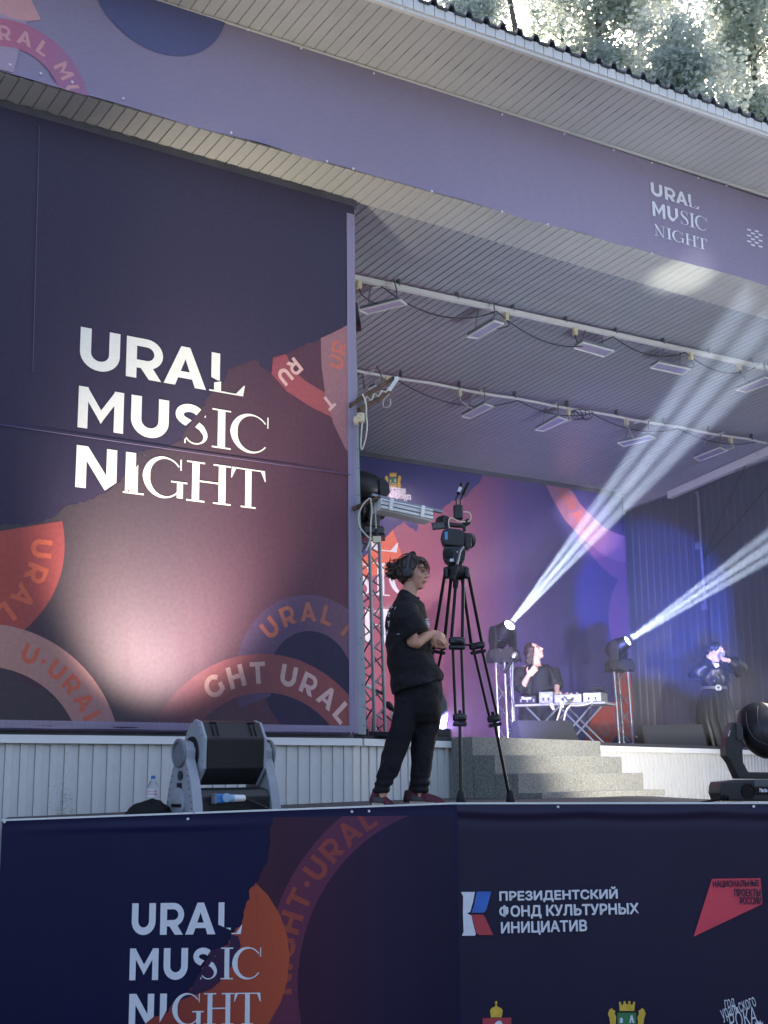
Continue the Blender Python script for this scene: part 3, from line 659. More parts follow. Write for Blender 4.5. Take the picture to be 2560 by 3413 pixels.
# ---------------- long banner on the fascia
fo = fasc(2.0); fe = _n(FB - FA); fn = Vector((fe.y, -fe.x, 0))
S = Sheet(fo, fe, fn, 0.2, 11.4, 7.10, 8.19)
FBN = thing('fascia_banner', fasc(6) + UP * 7.1, 'long navy banner, its pale sheen painted lavender, along the roof fascia with small white URAL MUSIC NIGHT', 'banner')
lav = print_mat('banner_sheen_lavender', [(0, '91879d'), (0.5, '8d849a'), (1, '827a8e')], 'x', 0, 1, 0.6)  # pale sheen of the navy cloth put into its base colour
pins_f = [(42, 282), (175, 319), (311, 356), (531, 427), (997, 575), (1411, 697), (1525, 730)]
pin_ab = [S.ab(x / K3, y / K3) for x, y in pins_f] + [S.ab(1280 + x / K3, y / K3) for x, y in ((205, 827), (508, 915), (705, 970), (1155, 1095))]
def wf(u, v):
    a = S.r[0] + (S.r[1] - S.r[0]) * u; b = S.r[2] + (S.r[3] - S.r[2]) * v; d = 0.0
    for pa, pb in pin_ab: d -= 0.010 * math.exp(-((a - pa) / 0.22) ** 2 - ((b - 0.09 * 0 - pb) / 0.05) ** 2) * abs(math.cos((a - pa) * 22))
    low = max(0, 0.1 - v) / 0.1
    return (0, 0.012 * low * abs(math.sin(a * 2.6)), d + 0.012 * low * math.sin(a * 5.1 + 2 * math.sin(a * 1.7)) + 0.003 * math.sin(v * math.pi) * math.sin(u * 9) )
S.cloth('cloth', lav, FBN, 220, 24, wf)
SF = S
c1 = lambda x, y: (x / K3, y / K3); c2 = lambda x, y: (1280 + x / K3, y / K3)
pk = (S.ab(*c1(300, 250))[0] - S.ab(*c1(200, 250))[0]) / 100
slate = print_mat('banner_slate', [(0, '5d6087'), (1, '5d6087')], 'x', 0, 1, 0.6); coral = print_mat('banner_coral', [(0, 'd9747c'), (0.05, 'b86d84'), (0.12, '9d7494'), (1, '9a7292')], 'x', 0, 1, 0.6)
pale = print_mat('banner_pale', [(0, 'a996a8'), (1, 'a996a8')], 'x', 0, 1, 0.6); palec = print_mat('banner_palecoral', [(0, 'cf9c9c'), (1, 'cf9c9c')], 'x', 0, 1, 0.6)
O2 = 0.02
cS = S.ab(*c1(690, -60)); S.mesh('disc_print', [S.ring(cS, 0.0, 335 * pk, 0, 360, 72)], slate, FBN, O2)
cR = S.ab(*c1(60, 400)); S.mesh('ring_print', [S.ring(cR, 200 * pk, 325 * pk, -30, 200)], coral, FBN, O2 + .002); S.ring_letters('URAL MUSIC', cR, 228 * pk, 66 * pk, 128, palec, FBN, O2 + .004, 0.3)
S.mesh('ring_print', [S.ring(S.ab(*c1(60, -150)), 95 * pk, 250 * pk, 180, 300)], palec, FBN, O2 + .0012)
S.mesh('band_print', [[S.trace([c1(140, -10), c1(58, 315), c1(-60, 290), c1(-60, -10)])]], pale, FBN, O2 + .0008)
zb1, zt1 = S.ab(*c2(1153, 843))[1], S.ab(*c2(1150, 787))[1]; zb2, zt2 = S.ab(*c2(1162, 933))[1], S.ab(*c2(1158, 870))[1]; zb3, zt3 = S.ab(*c2(1166, 1017))[1], S.ab(*c2(1163, 968))[1]
q2 = lambda x: 1280 + x / K3
rows = [(zb1, zt1, [('U', 'b', q2(1150), q2(1200)), ('R', 'b', q2(1210), q2(1254)), ('A', 'b', q2(1258), q2(1308)), ('L', 'b', q2(1312), q2(1345)), ('L', 's', q2(1308), q2(1357))]),
        (zb2, zt2, [('M', 'b', q2(1157), q2(1212)), ('U', 'b', q2(1222), q2(1268)), ('S', 's', q2(1277), q2(1312)), ('I', 's', q2(1316), q2(1340)), ('C', 's', q2(1342), q2(1393))]),
        (zb3, zt3, [('N', 's', q2(1162), q2(1214)), ('I', 's', q2(1217), q2(1241)), ('G', 's', q2(1244), q2(1296)), ('H', 's', q2(1298), q2(1348)), ('T', 's', q2(1350), q2(1394))])]
cuts = {('L', 'b'): [(-0.35, -1, -0.36)], ('L', 's'): [(-0.4, 1, 0.2)], ('U', 'b', round(zb2, 2)): [(1, -0.9, 0.45)]}
logo(S, rows, cuts, MATS['ink_white'], MATS['ink_white'], FBN, O2 + .001, O2 + .003)
wl = [[]]
for j in range(6):
    for i in range(4):
        if (i + j) % 2 == 0:
            x0, y0 = 1566 + i * 16.5, 988 + j * 12.5 + i * 3.2; wl[0].append(S.trace([c2(x0, y0), c2(x0 + 17, y0 + 4.5), c2(x0 + 17.5, y0 + 11.5), c2(x0 + .5, y0 + 7)]))
S.mesh('checker_emblem', wl, MATS['ink_white'], FBN, O2 + .001)
for pa, pb in pin_ab + [S.ab(x / K3, y / K3) for x, y in ((848, 52), (1070, 130), (1299, 210), (1614, 318))] + [S.ab(1280 + x / K3, y / K3) for x, y in ((508, 496), (777, 580), (990, 650), (1155, 704), (1355, 770), (1478, 802))]:
    m = MB(); m.lathe(S.P(pa, pb, 0.004), S.n, [(0, .012), (.006, .012), (.010, .007)], 8); m.build('pin', 'pin_white', FBN)

# ---------------- backdrop banner on the rear wall
S = Sheet((0, BACK - 0.08, 0), (1, 0, 0), (0, -1, 0), 5.4, 15.98, 2.0, ZC(BACK) - 0.07)
BB = thing('backdrop_banner', (11, BACK - 0.1, 2.0), 'large backdrop banner with red torn print, violet and blue stage light painted in, at the back of the stage', 'banner')
bnavy = print_mat('backdrop_navy', [(0, '36386e'), (1, '33356a')], 'x', 0, 1, 0.6)
S.cloth('cloth', bnavy, BB, 60, 30, lambda u, v: (0, 0, 0.001 * noise.noise(Vector((u * 8, v * 5, 3)))))
kz = 2.765; cz = lambda x, y: (1150 + x / kz, 1480 + y / kz); cq = lambda x, y: (1700 + x / kz, 1550 + y / kz)
bed = [cz(1290, 250), cz(1262, 300), cz(1240, 370), cz(1190, 395), cz(1095, 500), cz(1040, 520), cz(985, 530), cz(925, 560), cz(885, 605), cz(780, 655), cz(680, 690), cz(660, 805), cz(600, 760), cz(535, 712), cz(480, 755), cz(440, 790), cz(420, 830), cz(350, 885), cz(240, 980), cz(180, 1060), cz(60, 1140), cz(-60, 1200)]
tr = [S.ab(*p) for p in jag(bed, 4, 12, 11)]
breg = print_mat('backdrop_red_lit', [(0, 'a25a6a'), (0.42, '975364'), (0.55, '7f4d6a'), (0.66, '56457a'), (0.8, '433f78'), (1, '3c3868')], 'x', 0.3, 1, 0.6)  # red print; the stage lamps' violet and blue are painted into it
S.mesh('torn_print', [[tr + [(5.3, 1.9), (16.2, 1.9), (16.2, tr[0][1])]]], breg, BB, 0.006)
kb = (S.ab(*cq(700, 700))[0] - S.ab(*cq(600, 700))[0]) / 100
bl = print_mat('backdrop_ring', [(0.6, 'a07a8c'), (0.9, '8a5f7c'), (1, '7a5c88')], 'x', 0, 1, 0.6); bl2 = print_mat('backdrop_ring_dim', [(0.6, '7a4a6c'), (1, '6a4a78')], 'x', 0, 1, 0.6); bo = print_mat('backdrop_orange', [(0.6, 'c04a35'), (0.9, 'b8452f'), (1, 'a84538')], 'x', 0, 1, 0.6); bdk = print_mat('backdrop_dark', [(0, '2b2952'), (1, '2b2952')], 'x', 0, 1, 0.6)
S.mesh('ring_print', [[S.trace([cq(600, 610), cq(700, 720), cq(860, 830), cq(1090, 905), cq(1120, 1110), cq(1030, 1075), cq(930, 1015), cq(850, 945), cq(740, 820), cq(640, 700)])]], bl2, BB, 0.0085)
S.mesh('ring_print', [[S.trace([cq(300, 120), cq(325, 175), cq(400, 330), cq(500, 500), cq(590, 600), cq(700, 710), cq(860, 830), cq(960, 880), cq(1140, 915), cq(1140, 670), cq(1000, 640), cq(880, 585), cq(720, 440), cq(640, 350), cq(550, 205), cq(520, 120)])]], bl, BB, 0.010)
lo_ = print_mat('backdrop_letter', [(0.6, 'b0604f'), (1, 'a05a62')], 'x', 0, 1, 0.6)
a, b = S.ab(*cq(455, 215)); out = []
for i, ch in enumerate('URAL'):
    x, y = S.ab(*cq(445 + i * 62, 250 + i * 100)); lay, wd = bold(ch); t = math.radians(-57 + i * 4 - 180 * 0); ca, sa = math.cos(t), math.sin(t); h = 85 * kb
    for k, l in enumerate(lay):
        while len(out) <= k: out.append([])
        for p in l: out[k].append([(x + (q[0] * ca - q[1] * sa) * h, y + (q[0] * sa + q[1] * ca) * h) for q in p])
    S.mesh('letter', out, lo_, BB, 0.012); out = []
kr = 3.318; cr = lambda x, y: (1600 + x / kr, 2000 + y / kr)
S.mesh('disc_print', [S.ring(S.ab(2075 + 100, 2080), 0.0, 1.05, 90, 270)], bl2, BB, 0.011)
S.mesh('band_print', [[S.trace([(2045, 2215), (2098, 2215), (2108, 2330), (2132, 2400), (2138, 2480), (2120, 2480), (2100, 2380), (2060, 2330)])]], bo, BB, 0.0125)
cO = S.ab(2075, 2510); S.mesh('ring_print', [S.ring(cO, 0.30, 0.86, 0, 180)], bo, BB, 0.014); S.mesh('disc_print', [S.ring(cO, 0, 0.30, 0, 180, 30)], bdk, BB, 0.0145)
S.ring_letters('URAL N', cO, 0.42, 0.26, 150, lo_, BB, 0.0155)
# left: huge serif letters and an orange field behind the truss
S.mesh('field_print', [[S.trace([cz(350, 890), cz(440, 790), cz(480, 900), cz(520, 1010), cz(505, 1100), cz(420, 1180), cz(100, 1240), cz(100, 1100), cz(240, 985)])]], print_mat('backdrop_coral', [(0, 'd86a4c'), (1, 'd86a4c')], 'x', 0, 1, 0.6), BB, 0.0085)
def bigl(ch, x0, x1, yt, yb):
    b0, b1 = S.ab(*cz((x0 + x1) / 2, yb))[1], S.ab(*cz((x0 + x1) / 2, yt))[1]; g = serif(ch); a0, a1 = S.ab(*cz(x0, (yt + yb) / 2))[0], S.ab(*cz(x1, (yt + yb) / 2))[0]; return S.glyph_box(g, a0, a1, b0, b1)
LL = []
for args in (('L', 195, 488, 660, 985), ('S', 60, 235, 1095, 1395), ('I', 245, 410, 1095, 1395), ('C', 415, 690, 1100, 1400), ('H', 150, 425, 1515, 1830), ('T', 430, 660, 1515, 1830)):
    S.mesh('letter', bigl(*args), MATS['ink_white'], BB, 0.010)
# town crest and words on the backdrop
gold = mat('ink_gold', 'd8b23c', 0.5, var=0.15, scale=25); green = mat('ink_green', '3f7a4a', 0.5, var=0.1)
def crest(S, parent, f, off, shield=True):
    """f maps crest units (0..100 wide, 0..120 high, y down) to sheet pixels"""
    T = lambda pts: S.trace([f(x, y) for x, y in pts])
    S.mesh('crown_emblem', [[T([(32, 28), (30, 2), (35, 2), (36, 10), (41, 10), (42, 0), (47, 0), (48, 9), (53, 9), (54, 0), (59, 0), (60, 10), (65, 10), (66, 2), (71, 2), (69, 28)])], [T([(33, 22), (68, 22), (68, 25), (33, 25)])]], gold, parent, off)
    S.mesh('shield_emblem', [[T([(26, 33), (74, 33), (74, 66), (26, 66)])]], green, parent, off); S.mesh('shield_emblem', [[T([(26, 66.5), (74, 66.5), (74, 90), (62, 97), (50, 104), (38, 97), (26, 90)])]], gold, parent, off + .0005)
    S.mesh('wave_emblem', [[T([(27, 74), (38, 71), (50, 74), (62, 71), (73, 74), (73, 78), (62, 75), (50, 78), (38, 75), (27, 78)])]], mat('ink_blue', '3a5fb0', 0.5), parent, off + .0015)
    S.mesh('tower_emblem', [[T([(32, 62), (32, 50), (36, 46), (40, 50), (40, 62)])], [T([(56, 62), (60, 40), (64, 40), (69, 62), (65, 62), (62, 52), (60, 62)])]], MATS['ink_white'], parent, off + .0015)
    for sgn in (1, -1):
        X = lambda x: 50 + sgn * (x - 50)
        S.mesh('beast_emblem', [[T([(X(x), y) for x, y in [(8, 100), (4, 84), (8, 66), (6, 48), (2, 36), (6, 24), (12, 19), (15, 24), (21, 28), (19, 35), (23, 44), (22, 60), (24, 80), (22, 98)]])]], gold, parent, off + .0025)
crest(S, BB, lambda x, y: cz(362 + x * 1.58, 262 + y * 1.45), 0.009)
pw = S.ab(*cz(408, 458)); up_ = S.ab(*cz(555, 462)); font_fit('нистрация', S.P(pw[0], pw[1], 0.009), S.ex, UP, up_[0] - pw[0], 0.11, MATS['ink_white'], BB, bo=0.03)
pw = S.ab(*cz(408, 494)); up_ = S.ab(*cz(603, 498)); font_fit('катеринбурга', S.P(pw[0], pw[1] - .02, 0.009), S.ex, UP, up_[0] - pw[0], 0.13, MATS['ink_white'], BB, bo=0.03)

# ---------------- apron banners: left navy, right violet-navy
def apron_sheet(px0, px1, name, label, m, seed, ff):
    p0, p1 = V(px0, 2800, HD), V(px1, 2800, HD); O_ = V(1505, 2800, HD); O_ = Vector((O_.x, O_.y, 0)) - FH * 0.012
    S = Sheet(O_, RH, -FH, (p0 - O_).dot(RH), (p1 - O_).dot(RH), 0.02, 1.45)
    T = thing(name, V(px0, 2800, HD) * 1.0, label, 'banner')
    T.location.z = 0
    a0, a1 = S.r[0], S.r[1]
    def fn_(u, v):
        px_ = px0 + (px1 - px0) * u; top = atop(px_).z - 0.006; b = 0.02 + (top - 0.02) * v; d, db = ff(u, v, b, top)
        return (0, b - (0.02 + 1.43 * v) + db, d)
    S.cloth('cloth', m, T, 130, 70, fn_); return S, T
nv_l = print_mat('apron_navy', [(0, '090c36'), (0.75, '0a0d38'), (1, '131338')], 'x', 0, 1, 0.5)
nv_r = print_mat('apron_violet', [(0, '231e36'), (0.5, '241f38'), (0.93, '231e36'), (1, '15132f')], 'x', 0, 1, 0.5)
def fl(u, v, b, top):
    t = max(0, 1 - (top - b) / 0.35); d = 0.004 * t * math.sin(u * 11 + 8 * v) * (1 - abs(2 * u - 1)) + 0.012 * math.exp(-((top - b - 0.055 - 0.045 * u) / 0.016) ** 2) * max(0, 1 - abs(u - 0.32) / 0.3) - 0.004 * math.exp(-((top - b - 0.03) / 0.012) ** 2)
    return d, 0
def fr_(u, v, b, top):
    d = 0.0
    sag = 0.014 * abs(math.sin(u * math.pi * 2.6)); y = top - b - sag
    d = 0.018 * math.exp(-((y - 0.045) / 0.022) ** 2) - 0.008 * math.exp(-((y - 0.09) / 0.03) ** 2) + 0.003 * math.exp(-y / 0.3) * math.sin(u * 23 + 3 * math.sin(v * 5))
    return d, 0
S1, B1 = apron_sheet(6, 1528, 'apron_banner', 'navy banner with orange torn print and URAL MUSIC NIGHT covering the left apron front', nv_l, 1, fl)
S = S1; ca = lambda x, y: (x / K5, 2650 + y / K5)
ak = (S.ab(*ca(1000, 500))[0] - S.ab(*ca(900, 500))[0]) / 100
ed2 = [ca(1172, 60), ca(1150, 160), ca(1140, 270), ca(1115, 330), ca(1090, 370), ca(1062, 405), ca(1060, 440), ca(1035, 500), ca(1030, 545), ca(985, 590), ca(975, 640), ca(900, 660), ca(880, 710), ca(850, 760), ca(805, 835), ca(740, 880), ca(715, 920), ca(640, 955), ca(560, 1010)]
t2 = [S.ab(*p) for p in jag(ed2, 4, 10, 21)]
plum = print_mat('apron_plum', [(0.5, '431f30'), (0.75, '331b35'), (0.84, '261938'), (1, '16142f')], 'x', 0, 1, 0.5)
topa = S.ab(1528, 2710)[1]
t2 = [p for p in t2 if p[1] < 1.37]
S.mesh('torn_print', [[t2 + [(0.0, 0.0), (0.0, 1.37)] + ([] if False else [])]], plum, B1, 0.012) if False else None
poly = [(t2[0][0], 1.37)] + t2 + [(t2[-1][0], 0.021), (0.012, 0.021), (0.012, 1.37)]
S.mesh('torn_print', [[poly]], plum, B1, 0.016)
cg = S.ab(*ca(1960, 830)); ringp = print_mat('apron_ring', [(0.5, '6b3040'), (0.8, '5a2d48'), (1, '42284a')], 'x', 0, 1, 0.5)
S.r = (S.r[0], 0.012, 0.021, 1.372)
S.mesh('ring_print', [S.ring(S.ab(*ca(2010, 800)), 735 * ak, 880 * ak, 90, 230, 90)], ringp, B1, 0.0175)
orl = print_mat('apron_letter', [(0.6, '9a4638'), (0.85, '7c3a40'), (1, '5c3040')], 'x', 0, 1, 0.5)
S.ring_letters('NIGHT.URAL', S.ab(*ca(2010, 800)), 760 * ak, 95 * ak, 182.7, orl, B1, 0.019, 0.16)
of = print_mat('apron_orange', [(0.4, '8a3a32'), (0.62, 'b04f33'), (0.75, 'd96c36'), (0.82, 'c05c3a')], 'x', 0, 1, 0.5)
e3 = [p for p in ed2 if p[1] > ca(0, 365)[1]]
rt = [ca(1088, 373), ca(1140, 425), ca(1190, 505), ca(1220, 590), ca(1232, 680), ca(1222, 790), ca(1195, 880), ca(1150, 960), ca(1120, 1010), ca(560, 1010)]
S.mesh('disc_print', [[[S.ab(*p) for p in rt] + [S.ab(*p) for p in reversed(jag(e3, 4, 10, 21))]]], of, B1, 0.0205)
pd = [ca(985, 592), ca(1015, 600), ca(1025, 640), ca(1000, 700), ca(960, 770), ca(900, 825), ca(800, 860), ca(740, 885), ca(805, 835), ca(850, 760), ca(880, 710), ca(900, 660), ca(975, 640)]
S.mesh('disc_print', [[[S.ab(*p) for p in pd]]], print_mat('apron_inner', [(0, '37203f'), (1, '3a2140')], 'x', 0, 1, 0.5), B1, 0.0215)
rz = lambda yt, yb, x: (S.ab(*ca(x, yb))[1], S.ab(*ca(x, yt))[1]); qa = lambda x: x / K5
r1, r2, r3 = rz(460, 595, 565), rz(652, 787, 560), rz(845, 980, 555)
rows = [(*r1, [('U', 'b', qa(562), qa(663)), ('R', 'b', qa(683), qa(780)), ('A', 'b', qa(790), qa(918)), ('L', 'b', qa(930), qa(1000)), ('L', 's', qa(930), qa(1031))]),
        (*r2, [('M', 'b', qa(553), qa(675)), ('U', 'b', qa(697), qa(800)), ('S', 'b', qa(822), qa(905)), ('S', 's', qa(850), qa(925)), ('I', 's', qa(940), qa(992)), ('C', 's', qa(993), qa(1112))]),
        (*r3, [('N', 'b', qa(550), qa(656)), ('I', 'b', qa(681), qa(710)), ('G', 's', qa(738), qa(868)), ('H', 's', qa(868), qa(996)), ('T', 's', qa(996), qa(1110))])]
cuts = {('L', 'b'): [(-0.35, -1, -0.3), (1, 0, 0.5)], ('L', 's'): [(-0.4, 1, 0.02), (-1, 0, -0.45)], ('S', 'b'): [(1, -0.9, -0.12)], ('S', 's'): [(-1, 0.75, 0.0)], ('N', 'b'): [(1, -1.3, 0.5)], ('I', 'b'): [(1, -0.6, -0.05)]}
logo(S, rows, cuts, MATS['ink_white'], MATS['ink_white'], B1, 0.0225, 0.0245)
mb = MB(); r = random.Random(4)
for x, y in ((20, 108), (800, 95), (1497, 64), (1570, 62)):
    m = MB(); p = S.ab(*ca(x, y + 4)); m.lathe(S.P(p[0], p[1] - .004, 0.002), -FH, [(0, .009), (.005, .009), (.008, .004)], 8); m.build('pin', 'pin_white', B1)
S2, B2 = apron_sheet(1524, 2625, 'apron_banner', 'violet-navy banner with white Cyrillic sponsor lettering covering the right apron front', nv_r, 2, fr_)
S2.O = S2.O - FH * 0.006; S = S2; cb = lambda x, y: (1260 + x / K5, 2650 + y / K5)
T = lambda pts: S.trace([cb(*p) for p in pts])
S.r = (S.r[0], S.r[1], 0.021, 1.40); O3 = 0.007
blue = print_mat('ink_azure', [(0, '4a90d8'), (1, '1f3a8c')], 'y', 0.45, 0.52, 0.5) ; red = mat('ink_red', 'b03a44', 0.5, var=0.08); red2 = mat('ink_flag_red', 'cf3f50', 0.5, var=0.06)
S.mesh('emblem', [[T([(353, 412), (412, 412), (404, 455), (392, 497), (378, 503), (397, 512), (406, 552), (416, 590), (412, 598), (357, 598), (364, 580), (361, 500), (362, 430)])]], MATS['ink_white'], B2, O3)
S.mesh('emblem', [[T([(420, 412), (430, 410), (482, 410), (460, 490), (450, 500), (398, 500), (408, 470)])]], mat('ink_azure_flat', '3a68b8', 0.5, var=0.25, scale=4), B2, O3)
S.mesh('emblem', [[T([(396, 508), (446, 508), (456, 520), (490, 595), (430, 595), (418, 585), (406, 540)])]], red, B2, O3)
def cyr(txt, x0, x1, yb, yt, yb1, m=MATS['ink_white'], bo=0.024):
    p, q, t = S.ab(*cb(x0, yb)), S.ab(*cb(x1, yb1)), S.ab(*cb(x0, yt)); e = (S.P(*q) - S.P(*p)); font_fit(txt, S.P(p[0], p[1], O3 + .002), e.normalized(), UP, e.length, t[1] - p[1], m, B2, bo=bo)
cyr('ПРЕЗИДЕНТСКИЙ', 518, 1018, 456, 400, 446); cyr('ФОНД КУЛЬТУРНЫХ', 518, 1108, 526, 470, 513); cyr('ИНИЦИАТИВ', 525, 888, 596, 541, 586)
S.mesh('flag_emblem', [[T([(1420, 356), (1626, 353), (1635, 463), (1342, 602)])]], red2, B2, O3)
inkd = mat('ink_dark', '1c1a34', 0.5)
cyr('НАЦИОНАЛЬНЫЕ', 1425, 1622, 396, 364, 392, inkd, 0.02); cyr('ПРОЕКТЫ', 1515, 1626, 431, 400, 429, inkd, 0.02); cyr('РОССИИ', 1540, 1630, 465, 434, 463, inkd, 0.02)
S.mesh('crown_emblem', [[T([(480, 945), (476, 915), (484, 905), (496, 900), (500, 892), (498, 884), (495, 882), (500, 880), (500, 875), (505, 875), (505, 880), (510, 882), (507, 884), (505, 892), (509, 900), (522, 905), (531, 915), (526, 945)])], [T([(482, 938), (525, 938), (525, 941), (482, 941)])]], gold, B2, O3)
S.mesh('shield_emblem', [[T([(445, 948), (567, 946), (567, 1100), (445, 1100)])]], red, B2, O3)
S.mesh('beast_emblem', [[T([(492, 1010), (490, 985), (498, 970), (510, 960), (522, 960), (530, 972), (526, 985), (540, 990), (552, 975), (556, 985), (545, 1010), (530, 1040), (500, 1040)])]], MATS['ink_white'], B2, O3 + .002)
crest(S, B2, lambda x, y: cb(974 + x * 1.68, 876 + y * 1.5), O3)
for txt, x, y, wd, h, ang in (('год', 1478, 918, 44, 44, 10), ('уральского', 1470, 968, 158, 52, 20), ('РОКА', 1500, 1000, 118, 66, 14)):
    p = S.ab(*cb(x, y)); c_, s_ = math.cos(math.radians(ang)), math.sin(math.radians(ang)); font_fit(txt, S.P(p[0], p[1], O3 + .001), RH * c_ + UP * s_, UP * c_ - RH * s_, wd * ak, h * ak, MATS['ink_white'], B2, bo=0.0, shear=0.25)
S.mesh('burst_emblem', [[T([(1620 + 26 * math.cos(t) * k, 985 - 30 * math.sin(t) * k) for t, k in [(math.pi * i / 12, 1 if i % 2 else 0.62) for i in range(13)]])]], MATS['ink_white'], B2, O3)
for x, y in ((322, 56), (765, 44), (1597, 42), (118, 60)):
    if x > 330: m = MB(); p = S.ab(*cb(x, y + 3)); m.lathe(S.P(p[0], p[1] - .005, 0.002), -FH, [(0, .009), (.005, .009), (.008, .004)], 8); m.build('pin', 'pin_white', B2)

# ================================================================== stage gear
def mpp(px, py, h): return (V(px + 1, py, h) - V(px, py, h)).length
def pbox(mb, x0, y0, x1, y1, h, depth, ch=0.006):
    """box whose near face fills a picture rectangle at h metres ahead"""
    a, b, c = V(x0, y1, h), V(x1, y1, h), V(x0, y0, h); d = ((b - a).length, depth, (c - a).length)
    mid = (b + c) / 2 + FH * depth / 2; mb.box(mid, d, RH, FH, UP, min(ch, min(d) * 0.3)); return mb
def pprism(mb, pts, h, depth): mb.prism([V(x, y, h) for x, y in pts], FH * depth); return mb
def ptube(mb, pts, r, n=8, sm=0):
    P_ = [V(*p) for p in pts]; mb.tube(smooth_path(P_, sm) if sm else P_, r, n); return mb
def one(name, mb, m, parent, **k): return mb.build(name, m, parent, **k)

# ---------------- lighting pipes and flood lamps under the ceiling
def pipe(name, a, b, r, square, label):
    T = thing(name, a, label, 'pipe', None); mb = MB()
    if square:
        d = _n(b - a); sdv = Vector((0, 1, -0.1)).normalized(); up = d.cross(sdv)
        mb.box((a + b) / 2, ((b - a).length, r * 2, r * 2), d, sdv, up)
    else:
        mb.tube([a.lerp(b, i / 24) + Vector((0, 0, -0.02 * abs(math.sin(i * 0.75)))) for i in range(25)], r, 10)
    mb.build('tube', 'white_paint', T, smooth=not square)
    d = b - a
    for i in range(1, 9):
        c = a + d * (i / 9); m = MB(); m.box(c + UP * 0.05, (0.02, 0.05, 0.12)); m.build('clip', 'steel_dull', T)
    return T
PA, PB = on_ceil(1120, 912, -0.09), on_ceil(2640, 1245, -0.09); pipe('lighting_pipe', PA, PB, 0.026, True, 'square white lighting pipe running under the ceiling near the stage front')
QA, QB = on_ceil(1130, 1222, -0.09), on_ceil(2640, 1489, -0.09); pipe('lighting_pipe', QA, QB, 0.019, False, 'thin round white lighting pipe running under the ceiling further back')
k3 = lambda x, y: (1180 + x / 3.19, 880 + y / 3.19); k4 = lambda x, y: (1700 + x / 1.929, 1000 + y / 1.929)
LQ = [([k3(55, 490), k3(490, 380), k3(560, 430), k3(140, 530)], PA, PB, 'flood lamp on the square pipe nearest the pier wall, tilted with a red reflection'),
      ([k3(1200, 775), k3(1490, 605), k3(1590, 635), k3(1315, 790)], PA, PB, 'second flood lamp from the pier on the square pipe, with pinkish glass'),
      ([k4(410, 308), k4(468, 273), k4(668, 328), k4(605, 365)], PA, PB, 'third flood lamp from the pier on the square pipe, set lengthwise'),
      ([k4(900, 435), k4(955, 402), k4(1158, 445), k4(1105, 480)], PA, PB, 'fourth flood lamp from the pier on the square pipe, set lengthwise'),
      ([k4(1453, 578), k4(1640, 497), k4(1720, 520), k4(1515, 592)], PA, PB, 'rightmost flood lamp on the square pipe, cut by the picture edge'),
      ([k3(155, 1330), k3(225, 1295), k3(265, 1310), k3(200, 1350)], QA, QB, 'small flood lamp on the round pipe half hidden behind the rusty arm'),
      ([k3(1140, 1620), k3(1390, 1485), k3(1480, 1515), k3(1235, 1640)], QA, QB, 'flood lamp on the round pipe with a white plug lead curling beside it'),
      ([k4(160, 835), k4(310, 752), k4(367, 770), k4(213, 843)], QA, QB, 'flood lamp on the round pipe under a tangle of black cable'),
      ([k4(692, 920), k4(900, 872), k4(935, 890), k4(730, 940)], QA, QB, 'flood lamp on the round pipe just left of the light beam'),
      ([k4(1183, 1015), k4(1350, 948), k4(1397, 968), k4(1220, 1035)], QA, QB, 'rightmost flood lamp on the round pipe, above the side wall')]
for i, (qd, a, b, lab) in enumerate(LQ):
    drop = -0.36 if i not in (2, 3) else -0.33
    q = [on_ceil(x, y, drop) for x, y in qd]; c = sum(q, Vector()) / 4
    T = thing('flood_lamp', c, lab, 'lamp', 'flood lamps under the stage ceiling')
    n = (q[1] - q[0]).cross(q[3] - q[0]).normalized(); n = n if n.z > 0 else -n
    mb = MB(); mb.prism([c + (p - c) * 0.96 + n * 0.012 for p in q], n * 0.035); mb.build('housing', 'lamp_grey', T, bevel=0.004)
    mb = MB()
    for k in range(4): mb.tube([q[k], q[(k + 1) % 4]], 0.011, 6)
    mb.build('frame', 'white_paint', T)
    mb = MB(); mb.prism([c + (p - c) * 0.93 for p in q], n * 0.006); mb.build('glass', 'lamp_glass', T)
    mb = MB(); pts = [c + (q[k] - c) * 0.8 for k in range(4)]; e = (pts[1] - pts[0]) / 7
    for k in range(1, 7): mb.tube([pts[0] + e * k + n * 0.011, pts[3] + (pts[2] - pts[3]) / 7 * k + n * 0.011], 0.003, 4)
    mb.build('cooling_fins', 'lamp_grey', T); tag(bpy.data.objects[T.children[-1].name], kind='stuff')
    d = (b - a).normalized(); foot = a + d * ((c - a).dot(d))
    l = (q[1] - q[0]) if (q[1] - q[0]).length > (q[3] - q[0]).length else (q[3] - q[0]); l = l.normalized()
    for s_ in (-1, 1):
        mb = MB(); p = c + l * 0.17 * s_ + n * 0.04; t = Vector((p.x, p.y, ZC(p.y) - 0.06)) * 0.35 + (foot + l * 0.12 * s_) * 0.65; mb.tube([p, p.lerp(t, 0.5) + l * 0.01 * s_, t], 0.008, 5); mb.build('bracket', 'steel_dull', T)
    mb = MB(); mb.tube([foot + l * 0.12 + UP * -0.02, foot - l * 0.12 + UP * -0.02], 0.010, 6); mb.build('hanger', 'white_paint', T)
    m = MB(); s0 = foot + d * (0.28 if i % 2 else -0.3); m.box(s0 - UP * 0.07, (0.05, 0.05, 0.09)); so = m.build('socket', 'ivory', T, bevel=0.006)
    m = MB(); m.tube(smooth_path([s0 - UP * 0.11, s0 - UP * 0.2 + l * 0.04, c.lerp(s0, 0.4) - UP * 0.08, c + n * 0.03], 5), 0.006, 5); m.build('lead', 'cable_white' if i > 5 else 'cable_black', T)
